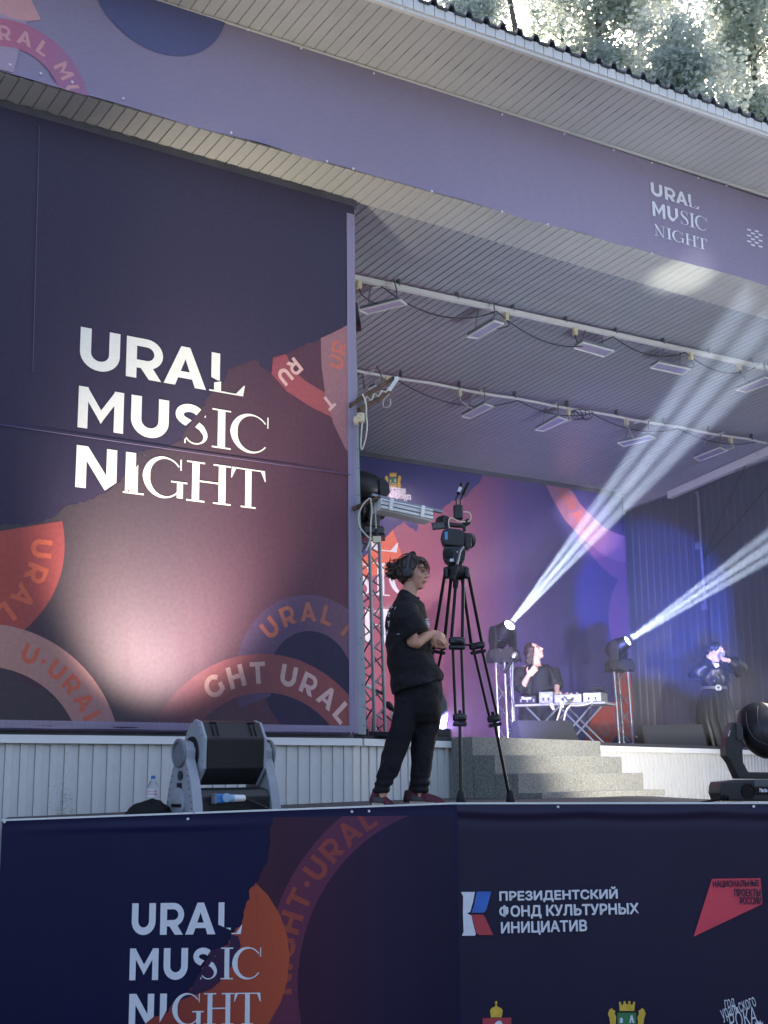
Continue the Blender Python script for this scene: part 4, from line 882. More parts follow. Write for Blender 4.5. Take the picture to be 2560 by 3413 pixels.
for j, (a, b, ts, lab) in enumerate(((PA, PB, (0.08, 0.30, 0.55, 0.72, 0.9), 'black cable looping along the square lighting pipe'), (QA, QB, (0.1, 0.34, 0.5, 0.7, 0.9), 'black cable looping along the round lighting pipe'))):
    mb = MB(); r = random.Random(j + 3)
    for t0, t1 in zip(ts[:-1], ts[1:]): mb.tube(arc_pts(a.lerp(b, t0) - UP * 0.03, a.lerp(b, t1) - UP * 0.03, r.uniform(0.16, 0.34) * (0.6 if t0 > .3 else 1), 16), 0.007, 5)
    if j == 1:
        c = a.lerp(b, 0.475) - UP * 0.1
        for q in range(5): mb.tube([c + Vector((0.11 * math.cos(t) + 0.05 * q - .1, 0.04 * math.sin(t * 2 + q), 0.07 * math.sin(t) + 0.01 * q)) for t in [k * 0.55 for k in range(12)]], 0.006, 5)
    tag(mb.build('power_cable', 'cable_black', smooth=True), lab, 'cable')

# ---------------- old lamps, sockets and cables on the corner post
H1 = 11.5
T = thing('wall_arm_lamp', V(1180, 1700, H1), 'white tube-lamp trough on a rusty arm beside the corner post', 'lamp')
mb = MB(); ptube(mb, [(1176, 1697, H1), (1215, 1680, H1), (1268, 1657, H1)], 0.022, 8); mb.build('arm', 'rust', T)
A_, B_ = V(1238, 1650, H1), V(1473, 1707, H1 + 0.25); mb = MB(); d = _n(B_ - A_); mb.box((A_ + B_) / 2, ((B_ - A_).length, 0.05, 0.022), d, _n(UP.cross(d)), d.cross(_n(UP.cross(d))) * -1); mb.build('flat_bar', 'steel_dull', T)
A_, B_ = V(1257, 1686, H1), V(1430, 1724, H1 + 0.2); d = _n(B_ - A_); sd_ = _n(UP.cross(d)); u_ = d.cross(sd_); u_ = u_ if u_.z > 0 else -u_
mb = MB(); prf = [(-.09, -.055), (.09, -.055), (.1, -.02), (.07, .06), (-.07, .06), (-.1, -.02)]; mb.loft([[A_ + sd_ * x + u_ * y for x, y in prf], [B_ + sd_ * x + u_ * y for x, y in prf]]); mb.build('trough', 'white_paint', T, bevel=0.006)
for k in (-.075, .0, .075):
    mb = MB(); mb.tube([A_ + sd_ * -0.102 + u_ * (k * .5 - .005), B_ + sd_ * -0.102 + u_ * (k * .5 - .005)], 0.006, 5); mb.build('rib', 'alu', T)
for f in (0.18, 0.78):
    mb = MB(); c = A_.lerp(B_, f); mb.box(c - sd_ * 0.11 + u_ * 0.01, (0.035, 0.012, 0.11), d, sd_, u_); mb.build('clip', 'white_paint', T)
T = thing('broken_arm_lamp', V(1175, 1370, H1), 'broken open lamp on two rusty bars high on the corner post', 'lamp')
for pts in (((1166, 1352, H1), (1310, 1262, H1 + .5)), ((1195, 1368, H1), (1300, 1308, H1 + .5))):
    mb = MB(); A_, B_ = V(*pts[0]), V(*pts[1]); d = _n(B_ - A_); mb.box((A_ + B_) / 2, ((B_ - A_).length, 0.03, 0.045), d, _n(UP.cross(d)), UP); mb.build('bar', 'rust', T)
mb = MB(); pprism(mb, [(1322, 1252), (1332, 1258), (1301, 1302), (1289, 1302)], H1 + .45, 0.05); mb.build('end_plate', 'white_paint', T, bevel=0.004)
for k in range(3):
    mb = MB(); ptube(mb, [(1215 + 25 * k, 1345 - 14 * k, H1 + .1), (1222 + 25 * k, 1322 - 10 * k, H1 + .1), (1236 + 25 * k, 1335 - 14 * k, H1 + .15), (1246 + 25 * k, 1318 - 14 * k, H1 + .2)], 0.006, 5, 4); mb.build('loose_wire', 'cable_white', T)
mb = MB(); ptube(mb, [(1300, 1312, H1 + .3), (1278, 1335, H1 + .3), (1280, 1358, H1 + .3), (1300, 1352, H1 + .3), (1302, 1330, H1 + .3)], 0.004, 5, 5); mb.build('loose_wire', 'cable_white', T)
T = thing('socket_box', V(1200, 1390, H1 - .05), 'old cream socket box with round outlets on the corner post', 'socket')
mb = MB(); pbox(mb, 1189, 1374, 1215, 1405, H1 - .06, 0.06, .01); bx_ = mb.build('box', 'ivory', T)
mb = MB(); pbox(mb, 1179, 1386, 1193, 1411, H1 - .06, 0.05, .008); mb.build('box', 'ivory', T)
for x, y in ((1198, 1387), (1186, 1400)):
    mb = MB(); p = V(x, y, H1 - .062); mb.lathe(p, -FH, [(0, .024), (.012, .022), (.012, .015), (.003, .013)], 16); mb.build('outlet', 'ivory', T)
T = thing('plug_block', V(1256, 1800, H1), 'white extension plug block hanging on a cable beside the truss', 'plug')
mb = MB(); pbox(mb, 1242, 1786, 1270, 1808, H1, 0.05, .006); mb.build('body', 'ivory', T)
mb = MB(); mb.tube([V(1256, 1786, H1 + .02), V(1255, 1770, H1 + .02), V(1254, 1762, H1 + .02)], [0.022, 0.018, 0.009], 10); mb.build('plug', 'cable_black', T)
mb = MB(); ptube(mb, [(1254, 1764, H1 + .02), (1252, 1720, H1 + .02), (1249, 1672, H1 + .02)], 0.006, 5); mb.build('lead', 'cable_white', T)
for lab, pts in (('cream cable hanging from the broken lamp in a long loop', [(1208, 1312), (1220, 1345), (1221, 1385), (1224, 1420), (1218, 1465), (1206, 1498), (1203, 1470), (1208, 1400)]), ('cream cable curling from the arm lamp to the plug block', [(1232, 1660), (1212, 1680), (1196, 1715), (1200, 1755), (1222, 1785), (1240, 1798)]), ('cream cable falling straight beside the truss', [(1235, 1660), (1240, 1700), (1236, 1745), (1234, 1800), (1220, 1835)])):
    mb = MB(); mb.tube(smooth_path([V(x, y, H1 - .03) for x, y in pts], 6), 0.007, 6); tag(mb.build('lead_cable', 'cable_white', smooth=True), lab, 'cable')
T = thing('small_speaker', V(1190, 1050, 11.9), 'small black loudspeaker under the ceiling behind the corner post', 'loudspeaker')
mb = MB(); pprism(mb, [(1168, 1010), (1190, 1006), (1204, 1082), (1172, 1084)], 11.9, 0.2); mb.build('cabinet', 'black_plastic', T, bevel=0.01)
mb = MB(); pprism(mb, [(1174, 1060), (1197, 1058), (1201, 1080), (1176, 1081)], 11.885, 0.012); mb.build('grille', 'black_rough', T)

# ---------------- truss towers
def truss(base, top, side, label, m='alu', rot=0.3, seg=0.24, name='truss_tower'):
    T = thing(name, base, label, 'truss', 'truss towers on the stage')
    ang = [rot + k * 2 * math.pi / 3 for k in range(3)]; R_ = side / math.sqrt(3)
    off = [RH * math.cos(a) * R_ + FH * math.sin(a) * R_ for a in ang]
    for o in off:
        mb = MB(); mb.cyl(base + o + UP * 0.015, top + o, 0.019, 10); mb.build('chord', m, T, smooth=True)
    L_ = (top - base).length; n = max(3, int(L_ / seg))
    for k in range(3):
        o, p = off[k], off[(k + 1) % 3]
        for i in range(n):
            a, b = base.lerp(top, (i + 0.1) / n), base.lerp(top, (i + 0.95) / n); mb = MB(); mb.cyl(a + (o if i % 2 else p), b + (p if i % 2 else o), 0.0085, 6); mb.build('brace', m, T)
    mb = MB(); mb.box(base + UP * 0.008, (side + 0.2, side + 0.2, 0.014), RH, FH, UP); mb.build('base_plate', 'black_metal', T)
    mb = MB(); mb.box(top + UP * 0.008, (side + 0.12, side + 0.12, 0.014), RH, FH, UP); mb.build('top_plate', 'black_metal', T)
    return T
def floor_pt(px, h):       # point on the stage floor under a picture column
    p = V(px, 2400, h); return Vector((p.x, p.y, FLOOR + 0.004))
h = 13.2; b_ = floor_pt(1250, h); t_ = V(1232, 1795, h); truss(b_, t_, 0.20, 'dull grey truss tower right beside the corner post', 'steel_dull', 0.5, 0.16)
hC = 17.0; bC = floor_pt(1688, hC); tC = V(1678, 2196, hC); truss(bC, tC, 0.19, 'bright truss tower between the tripod and the table of decks', 'alu', 0.55, 0.24)
hR = 18.2; bR = floor_pt(2082, hR); tR = V(2066, 2228, hR); truss(bR, tR, 0.19, 'dark truss tower in front of the backdrop right edge', 'steel_dull', -0.5, 0.24)

# ---------------- beam moving heads
lens_on = emat('lens_lit', (0.85, 0.93, 1.0), 14.0)
def moving_head(base, face, label, lit=True, s=1.0, cover=True):
    """base: point it stands on; face: unit direction of the lens"""
    T = thing('moving_head', base, label, 'stage light', 'moving heads on the stage')
    face = face.normalized(); yaw = _n(Vector((face.x, face.y, 0))); sdv = yaw.cross(UP)
    mb = MB(); mb.box(base + UP * 0.05 * s, (0.30 * s, 0.26 * s, 0.10 * s), sdv, yaw, UP, 0.02 * s); bs = mb.build('base', 'black_plastic', T)
    c = base + UP * 0.29 * s
    for k in (-1, 1):
        mb = MB(); pr = [(-.05, .09), (.05, .09), (.065, .2), (.055, .33), (.02, .37), (-.02, .37), (-.055, .33), (-.065, .2)]
        mb.prism([base + sdv * (k * 0.155 - 0.02) * s + yaw * x * s + UP * z * s for x, z in pr], sdv * 0.04 * s); mb.build('arm', 'black_plastic', T, bevel=0.006 * s)
    mb = MB(); mb.lathe(c, face, [(-.19 * s, .05 * s), (-.185 * s, .10 * s), (-.1 * s, .125 * s), (.02 * s, .125 * s), (.1 * s, .10 * s), (.16 * s, .085 * s), (.165 * s, .072 * s), (.15 * s, .068 * s)], 20); mb.build('head', 'black_plastic', T, smooth=True)
    for k in range(4):
        mb = MB(); mb.lathe(c, face, [((-.13 + .045 * k) * s, .127 * s), ((-.12 + .045 * k) * s, .132 * s), ((-.11 + .045 * k) * s, .127 * s)], 20); mb.build('cooling_ring', 'black_metal', T)
    mb = MB(); mb.lathe(c, face, [(.140 * s, .067 * s), (.156 * s, .06 * s), (.162 * s, .03 * s), (.163 * s, .001)], 20); mb.build('lens', lens_on if lit else mat('lens_dark', '22262e', 0.08, var=0, coat=1.0), T, smooth=True)
    if cover:
        r = random.Random(int(base.x * 10)); mb = MB(); rings = []
        for j, (z, rr) in enumerate(((-0.06, .20), (-.02, .215), (.04, .2), (.1, .17))):
            rings.append([base + sdv * math.cos(t) * rr * s * (1 + r.uniform(-.12, .12)) + yaw * math.sin(t) * rr * s * (1 + r.uniform(-.12, .12)) + UP * (z + r.uniform(-.02, .02)) * s for t in [2 * math.pi * k / 22 for k in range(22)]])
        mb.loft(rings); mb.build('rain_cover', 'black_rough', T, smooth=True)
    return T, c, c + face * 0.17 * s
fC = _n(V(2640, 985, 13.1) - V(1694, 2104, hC)); fR = _n(V(2560, 1815, 17.0) - V(2077, 2138, hR))
sC = 1.05
baseC = tC + UP * 0.02; TC, cC, lC = moving_head(baseC, fC, 'lit beam moving head on the bright truss tower', True, 1.08)
baseR = tR + UP * 0.02; TR, cR_, lR = moving_head(baseR, fR, 'lit beam moving head on the dark truss tower by the side wall', True, 0.98)
baseL = t_ + UP * 0.02; TL, cL, lL = moving_head(baseL, _n(RH * 0.9 + FH * 0.35 - UP * 0.02), 'black moving head with dark lens on top of the truss by the corner post', False, 0.95, False)
# larger moving head hung higher on the same side
T = thing('moving_head', V(1215, 1640, h), 'bulky black moving head above the arm lamp at the corner post', 'stage light', 'moving heads on the stage')
mb = MB(); c = V(1235, 1612, h); mb.lathe(c - RH * 0.16, _n(RH * 0.93 - UP * 0.25), [(-.12, .05), (-.08, .13), (.05, .155), (.16, .15), (.27, .12), (.30, .09), (.31, .02)], 22); mb.build('head', 'black_plastic', T, smooth=True)
mb = MB(); pprism(mb, [(1262, 1598), (1280, 1592), (1297, 1612), (1300, 1640), (1290, 1652), (1266, 1650)], h - .14, 0.06); mb.build('arm', 'black_plastic', T, bevel=.01)
mb = MB(); mb.cyl(V(1222, 1640, h), V(1226, 1700, h), 0.03, 10); mb.build('clamp', 'black_metal', T)

# ---------------- floor monitors
def wedge(q, away, label):
    """q: near face corners bottom-left, bottom-right, top-right, top-left (points)"""
    T = thing('floor_monitor', (q[0] + q[1]) / 2, label, 'stage monitor', 'floor monitors at the stage edge')
    bk = [q[0] + away * 0.42, q[1] + away * 0.42, q[2] + away * 0.12, q[3] + away * 0.12]
    mb = MB(); mb.hexa([q[0], q[1], q[2], q[3]], bk); mb.build('cabinet', mat('monitor_paint', '222326', 0.75, var=0.15, scale=40, bump=.3, bscale=200), T, bevel=0.012)
    n = (q[1] - q[0]).cross(q[3] - q[0]).normalized(); n = n if n.dot(FH) < 0 else -n; c = sum(q, Vector()) / 4
    mb = MB(); mb.prism([c + (p - c) * 0.96 + n * 0.002 for p in q], n * 0.005); mb.build('grille', mat('monitor_grille', '2b2c30', 0.7, var=0.1, scale=80, bump=.4, bscale=400), T)
    for k in (0, 1):
        mb = MB(); p = q[k].lerp(bk[k], 0.4) + (q[3 - k] - q[k]) * 0.55; s_ = -1 if k == 0 else 1; mb.tube([p + RH * .012 * s_ - UP * .03, p + RH * .035 * s_, p + RH * .012 * s_ + away * .1], 0.008, 5); mb.build('handle', 'black_plastic', T)
hw = 14.45; zf = FLOOR + 0.005
q = [floor_pt(1735, hw), floor_pt(1929, hw), V(1905, 2402, hw + .16), V(1722, 2401, hw + .16)]; wedge(q, _n(FH * 1.0 - RH * 0.3), 'grey wedge floor monitor in front of the table of decks')
hw = 17.45; q = [floor_pt(2146, hw), floor_pt(2354, hw), V(2340, 2414, hw + .16), V(2137, 2417, hw + .16)]; wedge(q, _n(FH * 1.0 - RH * 0.2), 'grey wedge floor monitor at the feet of the singer')

# ---------------- table of decks
hT = 16.3; c6 = lambda x, y: (1600 + x / 3.318, 2000 + y / 3.318)
A_, B_ = V(*c6(392, 1140), hT + .35), V(*c6(1392, 1164), hT - .1); A_.z = B_.z = (A_.z + B_.z) / 2; d = _n(B_ - A_); pd_ = Vector((-d.y, d.x, 0)); LT = (B_ - A_).length
T = thing('folding_table', Vector((A_.x, A_.y, FLOOR)) + d * LT / 2, 'white board on crossed metal legs carrying the decks', 'table')
mb = MB(); mb.box((A_ + B_) / 2 + pd_ * 0.26, (LT, 0.6, 0.03), d, pd_, UP, .005); mb.build('board', mat('board_pale', '9a9a98', .5, var=.1), T)
zt = A_.z + 0.015
for s_ in (0.3, 0.66):
    for y in (0.02, 0.5):
        for k in (-1, 1):
            mb = MB(); top = A_ + d * (LT * s_ - 0.22 * k) + pd_ * y; ft = A_ + d * (LT * s_ + 0.26 * k) + pd_ * (y + .02 * k); mb.cyl(Vector((top.x, top.y, A_.z - .015)), Vector((ft.x, ft.y, FLOOR + .002)), 0.014, 8); mb.build('leg', 'alu', T)
deckm = mat('deck_silver', '8f938f', 0.35, 0.4, var=0.2, scale=40); glint = mat('knob_mix', 'b8b4a0', 0.35, 0.3, var=0.5, scale=200)
def deck(kind, s0, s1, y0, hgt, label, m, txt=True, lift=0.0):
    T = thing('mixer' if kind == 'mixer' else 'deck_player', A_ + d * (LT * (s0 + s1) / 2) + pd_ * .2, label, 'mixer' if kind == 'mixer' else 'deck', 'decks on the table')
    w_ = LT * (s1 - s0); c = A_ + d * (LT * (s0 + s1) / 2) + pd_ * (y0 + .17); c.z = zt + hgt / 2 + lift
    mb = MB(); mb.box(c, (w_, 0.34, hgt), d, pd_, UP, .008); mb.build('body', m, T)
    top = c + UP * hgt / 2; r = random.Random(int(s0 * 100))
    if kind == 'player':
        mb = MB(); mb.lathe(top - pd_ * .03, UP, [(0, w_ * .34), (.016, w_ * .34), (.02, w_ * .3), (.02, .01)], 24); mb.build('jog_wheel', 'black_metal', T)
        mb = MB(); mb.box(top + pd_ * .12 + UP * .045, (w_ * .8, .012, .09), d, (pd_ * .94 + UP * .34), (UP * .94 - pd_ * .34)); sc_ = mb.build('display', 'black_plastic', T)
    else:
        for k in range(12):
            mb = MB(); mb.lathe(top + d * w_ * (r.uniform(-.42, .42)) + pd_ * r.uniform(-.14, .14), UP, [(0, .011), (.022, .009), (.024, .001)], 8); mb.build('knob', glint if k % 3 else mat('knob_red', 'c8452c', .4), T)
        for k in range(4):
            mb = MB(); mb.box(top + d * w_ * (-.3 + .2 * k) - pd_ * .1 + UP * .008, (.012, .03, .016), d, pd_, UP); mb.build('fader', 'ink_white', T)
    for k in range(5):
        mb = MB(); mb.box(c - pd_ * .172 + d * w_ * (-.36 + .18 * k) - UP * hgt * .1, (w_ * .08, .006, hgt * .35), d, pd_, UP); mb.build('port', 'black_plastic' if k % 2 else 'alu', T)
    if txt: font_fit('Pioneer', c - pd_ * .176 - d * w_ * .3 + UP * hgt * .02, d, UP, w_ * .56, hgt * .34, MATS['ink_white'], T, bo=.03)
deck('player', .035, .235, .0, .11, 'black deck player at the left end of the table', 'black_plastic')
deck('player', .26, .42, .02, .15, 'silver deck player with raised screen behind the white plugs', deckm)
deck('mixer', .43, .735, .02, .11, 'silver mixer full of knobs in the middle of the table', deckm, False)
deck('player', .75, .95, .02, .12, 'silver deck player at the right end of the table', deckm)
for i, (pts, m, lab) in enumerate((([(840, 1090), (885, 1130), (890, 1200), (870, 1270), (850, 1330)], 'cable_white', 'white cable hanging off the table front in a long curve'), ([(1010, 1160), (965, 1200), (940, 1270), (930, 1330)], 'cable_white', 'white cable dropping from the mixer to the floor'), ([(1250, 1120), (1190, 1150), (1100, 1165), (1020, 1165)], 'cable_white', 'white cable lying along the table edge'), ([(1235, 1165), (1220, 1230), (1190, 1330)], 'cable_black', 'thin dark cable under the right end of the table'))):
    mb = MB(); mb.tube(smooth_path([V(*c6(x, y), hT - .12) for x, y in pts], 6), 0.011, 6); tag(mb.build('deck_cable', m, smooth=True), lab, 'cable')
for i, (x, y, lab) in enumerate(((800, 1180, 'white plug hanging below the table edge, left one'), (905, 1155, 'white plug hanging below the table edge, right one'))):
    mb = MB(); mb.tube([V(*c6(x - 14, y - 40), hT - .16), V(*c6(x, y), hT - .16), V(*c6(x + 16, y + 35), hT - .16)], [0.022, .026, .014], 8); tag(mb.build('plug', 'ivory', bevel=.003), lab, 'plug', 'plugs on the table edge')

# ---------------- microphone stands
def mic(T, p, dr, s=1.0, ball='alu'):
    mb = MB(); mb.lathe(p, dr, [(-.17 * s, .011 * s), (-.165 * s, .013 * s), (-.03 * s, .019 * s), (-.02 * s, .023 * s)], 12); mb.build('microphone_body', 'black_metal', T, smooth=True)
    mb = MB(); mb.lathe(p, dr, [(-.02 * s, .024 * s), (0, .027 * s), (.02 * s, .026 * s), (.035 * s, .018 * s), (.042 * s, .004 * s)], 14); mb.build('microphone_grille', ball, T, smooth=True)
h = 16.8; T = thing('microphone_stand', floor_pt(1716, h), 'microphone stand with lit blue-white head beside the bright truss', 'microphone stand')
mb = MB(); ptube(mb, [(1709, 2206, h), (1708, 2280, h), (1712, 2345, h)], 0.010, 8); mb.build('pole', 'alu', T); mb = MB(); mb.cyl(V(1711, 2330, h), floor_pt(1716, h), 0.015, 8); mb.build('lower_pole', 'steel_dull', T)
mb = MB(); mb.lathe(floor_pt(1716, h), UP, [(0, .14), (.012, .14), (.02, .03)], 20); mb.build('foot', 'black_metal', T); mic(T, V(1713, 2186, h), _n(RH * .5 + UP * .85), 1.5)
h = 17.75; T = thing('microphone_stand', floor_pt(2438, h), 'straight microphone stand held in front of the singer', 'microphone stand')
mb = MB(); ptube(mb, [(2420, 2204, h), (2428, 2300, h), (2432, 2378, h)], 0.009, 8); mb.build('pole', 'black_metal', T); mb = MB(); mb.cyl(V(2432, 2376, h), floor_pt(2438, h), 0.013, 8); mb.build('lower_pole', 'alu', T)
mb = MB(); mb.lathe(floor_pt(2438, h), UP, [(0, .13), (.012, .13), (.02, .03)], 20); mb.build('foot', 'black_metal', T); mic(T, V(2407, 2183, h), _n(-RH * .75 - FH * .1 + UP * .25), 1.3)
h = 14.2; T = thing('boom_stand', floor_pt(1265, h), 'small boom microphone stand behind the truss by the corner post', 'microphone stand')
mb = MB(); ptube(mb, [(1222, 2284, h), (1245, 2298, h)], 0.022, 8); mb.build('microphone_body', 'ink_white', T); mb = MB(); ptube(mb, [(1244, 2297, h), (1280, 2314, h)], .016, 8); mb.build('boom', 'black_metal', T); mb = MB(); mb.cyl(V(1247, 2300, h), floor_pt(1240, h), .012, 8); mb.build('pole', 'black_metal', T); mb = MB(); ptube(mb, [(1270, 2372, h), (1290, 2388, h), (1305, 2402, h)], .012, 6); mb.build('side_boom', 'cable_black', T)
T = thing('microphone_stand', floor_pt(1310, 14.4), 'short microphone stand beside the trousers of the camera operator', 'microphone stand')
mb = MB(); ptube(mb, [(1306, 2358, 14.4), (1310, 2400, 14.4)], .02, 8); mb.build('clamp', 'alu', T); mb = MB(); mb.cyl(V(1309, 2395, 14.4), floor_pt(1310, 14.4), .012, 8); mb.build('pole', 'alu', T); mic(T, V(1298, 2353, 14.4), _n(-RH * .6 + UP * .7), 1.4, 'black_rough')
T = thing('curved_speaker', floor_pt(1470, 13.6), 'dark curved loudspeaker standing behind the camera operator', 'loudspeaker')
mb = MB(); mb.prism([V(x, y, 13.6) for x, y in ((1440, 2325), (1478, 2312), (1490, 2340), (1494, 2385), (1484, 2425), (1470, 2450), (1440, 2455))], FH * .4); mb.build('cabinet', mat('speaker_grey', '3c3e42', .55, var=.15, scale=20), T, bevel=.012)
mb = MB(); pbox(mb, 1458, 2428, 1506, 2462, 13.4, .3, .02); mb.build('foot_box', 'black_plastic', T)
T = thing('cable_ramp', floor_pt(1230, 11.85), 'black rubber cable ramp at the foot of the corner post', 'cable ramp')
h = 11.8
mb = MB(); mb.prism([V(x, y, h) for x, y in ((1188, 2437), (1202, 2429), (1213, 2429), (1215, 2452), (1188, 2452))], FH * .25); mb.build('end_piece', 'black_rough', T, bevel=.006)
mb = MB(); mb.prism([V(x, y, h) for x, y in ((1217, 2429), (1227, 2429), (1229, 2452), (1217, 2452))], FH * .25); mb.build('joint', 'black_rough', T, bevel=.006)
mb = MB(); mb.prism([V(x, y, h + .05) for x, y in ((1230, 2437), (1330, 2440), (1335, 2456), (1230, 2453))], FH * .3); mb.build('ramp', 'black_rough', T, bevel=.006)
h = 19.3; T = thing('keyboard_case', floor_pt(2500, h), 'flat black case on legs behind the big moving head', 'case')
mb = MB(); pprism(mb, [(2452, 2366), (2538, 2359), (2546, 2378), (2500, 2384), (2456, 2384)], h, .35); mb.build('body', 'black_plastic', T, bevel=.01)
for x in (2470, 2530):
    mb = MB(); mb.cyl(V(x, 2380, h + .1), floor_pt(x, h + .1), .015, 8); mb.build('leg', 'black_metal', T)
mb = MB(); p = V(2489, 2369, h - .003); mb.box(p, (.025, .01, .012), RH, FH, UP); mb.build('indicator', mat('ind_orange', 'c06030', .5), T)
# conduit on the side wall
T = thing('wall_conduit', AX(2345, 2030, SIDE), 'white conduit with clamps running down the side wall above the singer', 'conduit')
mb = MB(); ps = [AX(2322, 1640, SIDE - .03), AX(2326, 1655, SIDE - .05), AX(2338, 1850, SIDE - .05), AX(2350, 2020, SIDE - .05)]; mb.tube(ps, .024, 8); mb.build('tube', mat('conduit_grey', '6d6f7c', .5), T, smooth=True)
for x, y in ((2328, 1820), (2349, 2022)):
    mb = MB(); mb.box(AX(x, y, SIDE - .04), (.06, .10, .11)); mb.build('clamp', 'conduit_grey', T)
mb = MB(); mb.tube([AX(2360, 1965, SIDE - .03), AX(2364, 2060, SIDE - .03), AX(2372, 2200, SIDE - .03)], .012, 6); mb.build('drop_cable', 'cable_black', T)
for pts, lab in (([(2344, 1860), (2420, 1690), (2484, 1552)], 'thin black wire rising steeply along the side wall'), ([(2344, 1862), (2450, 1750), (2560, 1620), (2600, 1570)], 'thin black wire rising to the right along the side wall')):
    mb = MB(); mb.tube([AX(x, y, SIDE - .1) for x, y in pts], .007, 5); tag(mb.build('wire', 'cable_black'), lab, 'wire')

# ---------------- big wall washer on the apron
HW = 9.2; th_ = math.radians(34); e1 = RH * math.cos(th_) + FH * math.sin(th_); e2 = FH * math.cos(th_) - RH * math.sin(th_)
o = V(745, 2712, HW); o.z = 1.40
def dk(px): return atop(px).z
WW = thing('wall_washer', o, 'large grey and black floodlight on a yoke, lighting the tall banner', 'stage light')
def LP(a, b, c): return o + e1 * a * .86 + e2 * b + UP * c
gp = mat('washer_grey', '9298a0', 0.42, var=0.05, scale=10); bk_ = mat('washer_black', '1b1c20', 0.5, var=0.15, scale=25)
mb = MB(); prf = [(-.19, 0), (-.19, .11), (-.16, .15), (-.08, .165), (.15, .165), (.2, .12), (.2, 0)]; mb.loft([[LP(a, b, c) for b, c in prf] for a in (-.30, .30)]); bs = mb.build('base', mat('washer_base', '2b2e31', .5, var=.08, scale=30), WW, bevel=.006)
for k in range(9):
    mb = MB(); mb.box(LP(0, -.192, .02 + .0095 * k), (.50, .003, .004), e1, e2, UP); mb.build('base_line', 'black_metal', bs)
for s_ in (-1, 1):
    a0, a1 = (-.39, -.305) if s_ < 0 else (.305, .39)
    prf = [(-.22, 0), (-.21, .06), (-.17, .2), (-.13, .28), (-.085, .36), (-.09, .42), (-.05, .47), (0, .485), (.05, .47), (.09, .42), (.085, .36), (.13, .28), (.17, .2), (.21, .06), (.22, 0)]
    mb = MB(); mb.loft([[LP(a, b, c) for b, c in prf] for a in (a0, a1)]); st_ = mb.build('stand', gp, WW, bevel=.008)
    aa = a0 if s_ < 0 else a1; ax = e1 * s_
    mb = MB(); mb.lathe(LP(aa, 0, .40), ax, [(0, .098), (.02, .098), (.026, .088), (.026, .074), (.014, .072), (.014, .001)], 28); mb.build('pivot_cap', mat('washer_grey_dark', '6f757d', .45), st_, smooth=True)
    mb = MB(); mb.lathe(LP(aa, -.02, .25), ax, [(.002, .03), (.012, .034), (.012, .02)], 10); mb.build('lock_knob', 'black_plastic', st_)
    mb = MB(); mb.lathe(LP(aa, 0, .07), ax, [(.001, .10), (.014, .10), (.02, .09), (.02, .001)], 24); mb.build('recess_ring', gp, st_, smooth=True)
    mb = MB(); mb.box(LP(aa + s_ * .012, 0, .05), (.03, .15, .022), e1, e2, UP); mb.build('grip', 'black_plastic', st_)
    mb = MB(); mb.box(LP(aa + s_ * .003, 0, .175), (.006, .07, .05), e1, e2, UP); mb.build('grip_hole', 'black_rough', st_)
    mb = MB()
    for k in range(7):
        f = k / 6
        for sg in (-1, 1): mb.lathe(LP(aa, sg * (.20 - .10 * f), .03 + .26 * f), ax, [(0, .005), (.004, .004), (.005, .001)], 6)
    mb.build('rivets', 'gap_dark', st_); tag(bpy.data.objects[st_.children[-1].name], kind='stuff')
ctr = .40; hp = [(-.165, -.105), (-.172, .10), (-.10, .205), (-.02, .225), (.06, .19), (.2, .02), (.2, -.07), (.1, -.2), (-.06, -.215)]
mb = MB(); mb.loft([[LP(a, b, ctr + c) for b, c in hp] for a in (-.255, .255)]); hd_ = mb.build('head', bk_, WW, bevel=.008)
for k in range(22):
    z = -.095 + k * .0085; b = -.165 - .007 * (z + .105) / .205
    mb = MB(); mb.box(LP(0, b - .004, ctr + z), (.43, .010, .0042), e1, e2, UP); mb.build('cooling_fin', bk_, hd_)
for s_ in (-1, 1):
    mb = MB(); a0 = s_ * .256; mb.loft([[LP(a, b * k, ctr + c * k) for b, c in hp] for a, k in ((a0, 1.02), (a0 + s_ * .022, 1.02), (a0 + s_ * .034, .9), (a0 + s_ * .034, .5))]); ep = mb.build('end_plate', gp, WW, bevel=.004)
    mb = MB(); mb.lathe(LP(a0 + s_ * .033, 0, ctr), e1 * s_, [(0, .115), (.008, .112), (.012, .095)], 26); mb.build('pivot_ring', 'black_plastic', ep, smooth=True)
    mb = MB()
    for i in range(len(hp)):
        p, q_ = hp[i], hp[(i + 1) % len(hp)]
        for f in (.25, .75): b, c = p[0] + (q_[0] - p[0]) * f, p[1] + (q_[1] - p[1]) * f; mb.lathe(LP(a0 + s_ * .022, b * .95, ctr + c * .95), e1 * s_, [(0, .006), (.01, .005), (.012, .001)], 6)
    mb.build('rivets', 'lamp_grey', ep); tag(bpy.data.objects[ep.children[-1].name], kind='stuff')
for a in (-.17, .17):
    mb = MB()
    for dz in (0, .04): mb.tube([LP(a - .02 + dz, -.168, ctr + .115), LP(a - .02 + dz, -.118, ctr + .195)], .004, 5)
    mb.tube([LP(a - .03, -.105, ctr + .205), LP(a + .03, -.105, ctr + .205)], .006, 6); mb.build('clip', 'black_metal', hd_)
mb = MB(); mb.prism([LP(a, b, ctr + c) for a, b, c in ((-.22, .065, .192), (.22, .065, .192), (.22, .205, .025), (-.22, .205, .025))], (e2 * .76 + UP * .65) * .012); mb.build('lens', mat('washer_lens', 'd8d2c8', .15, coat=1.0), hd_)
cee = thing('power_connector', LP(-.1, -.2, .08), 'blue and white round power connector plugged into the wall washer', 'connector')
blu = mat('connector_blue', '2f74b5', .4, var=.08); blu2 = mat('connector_pale', '7fa3c0', .4, var=.05)
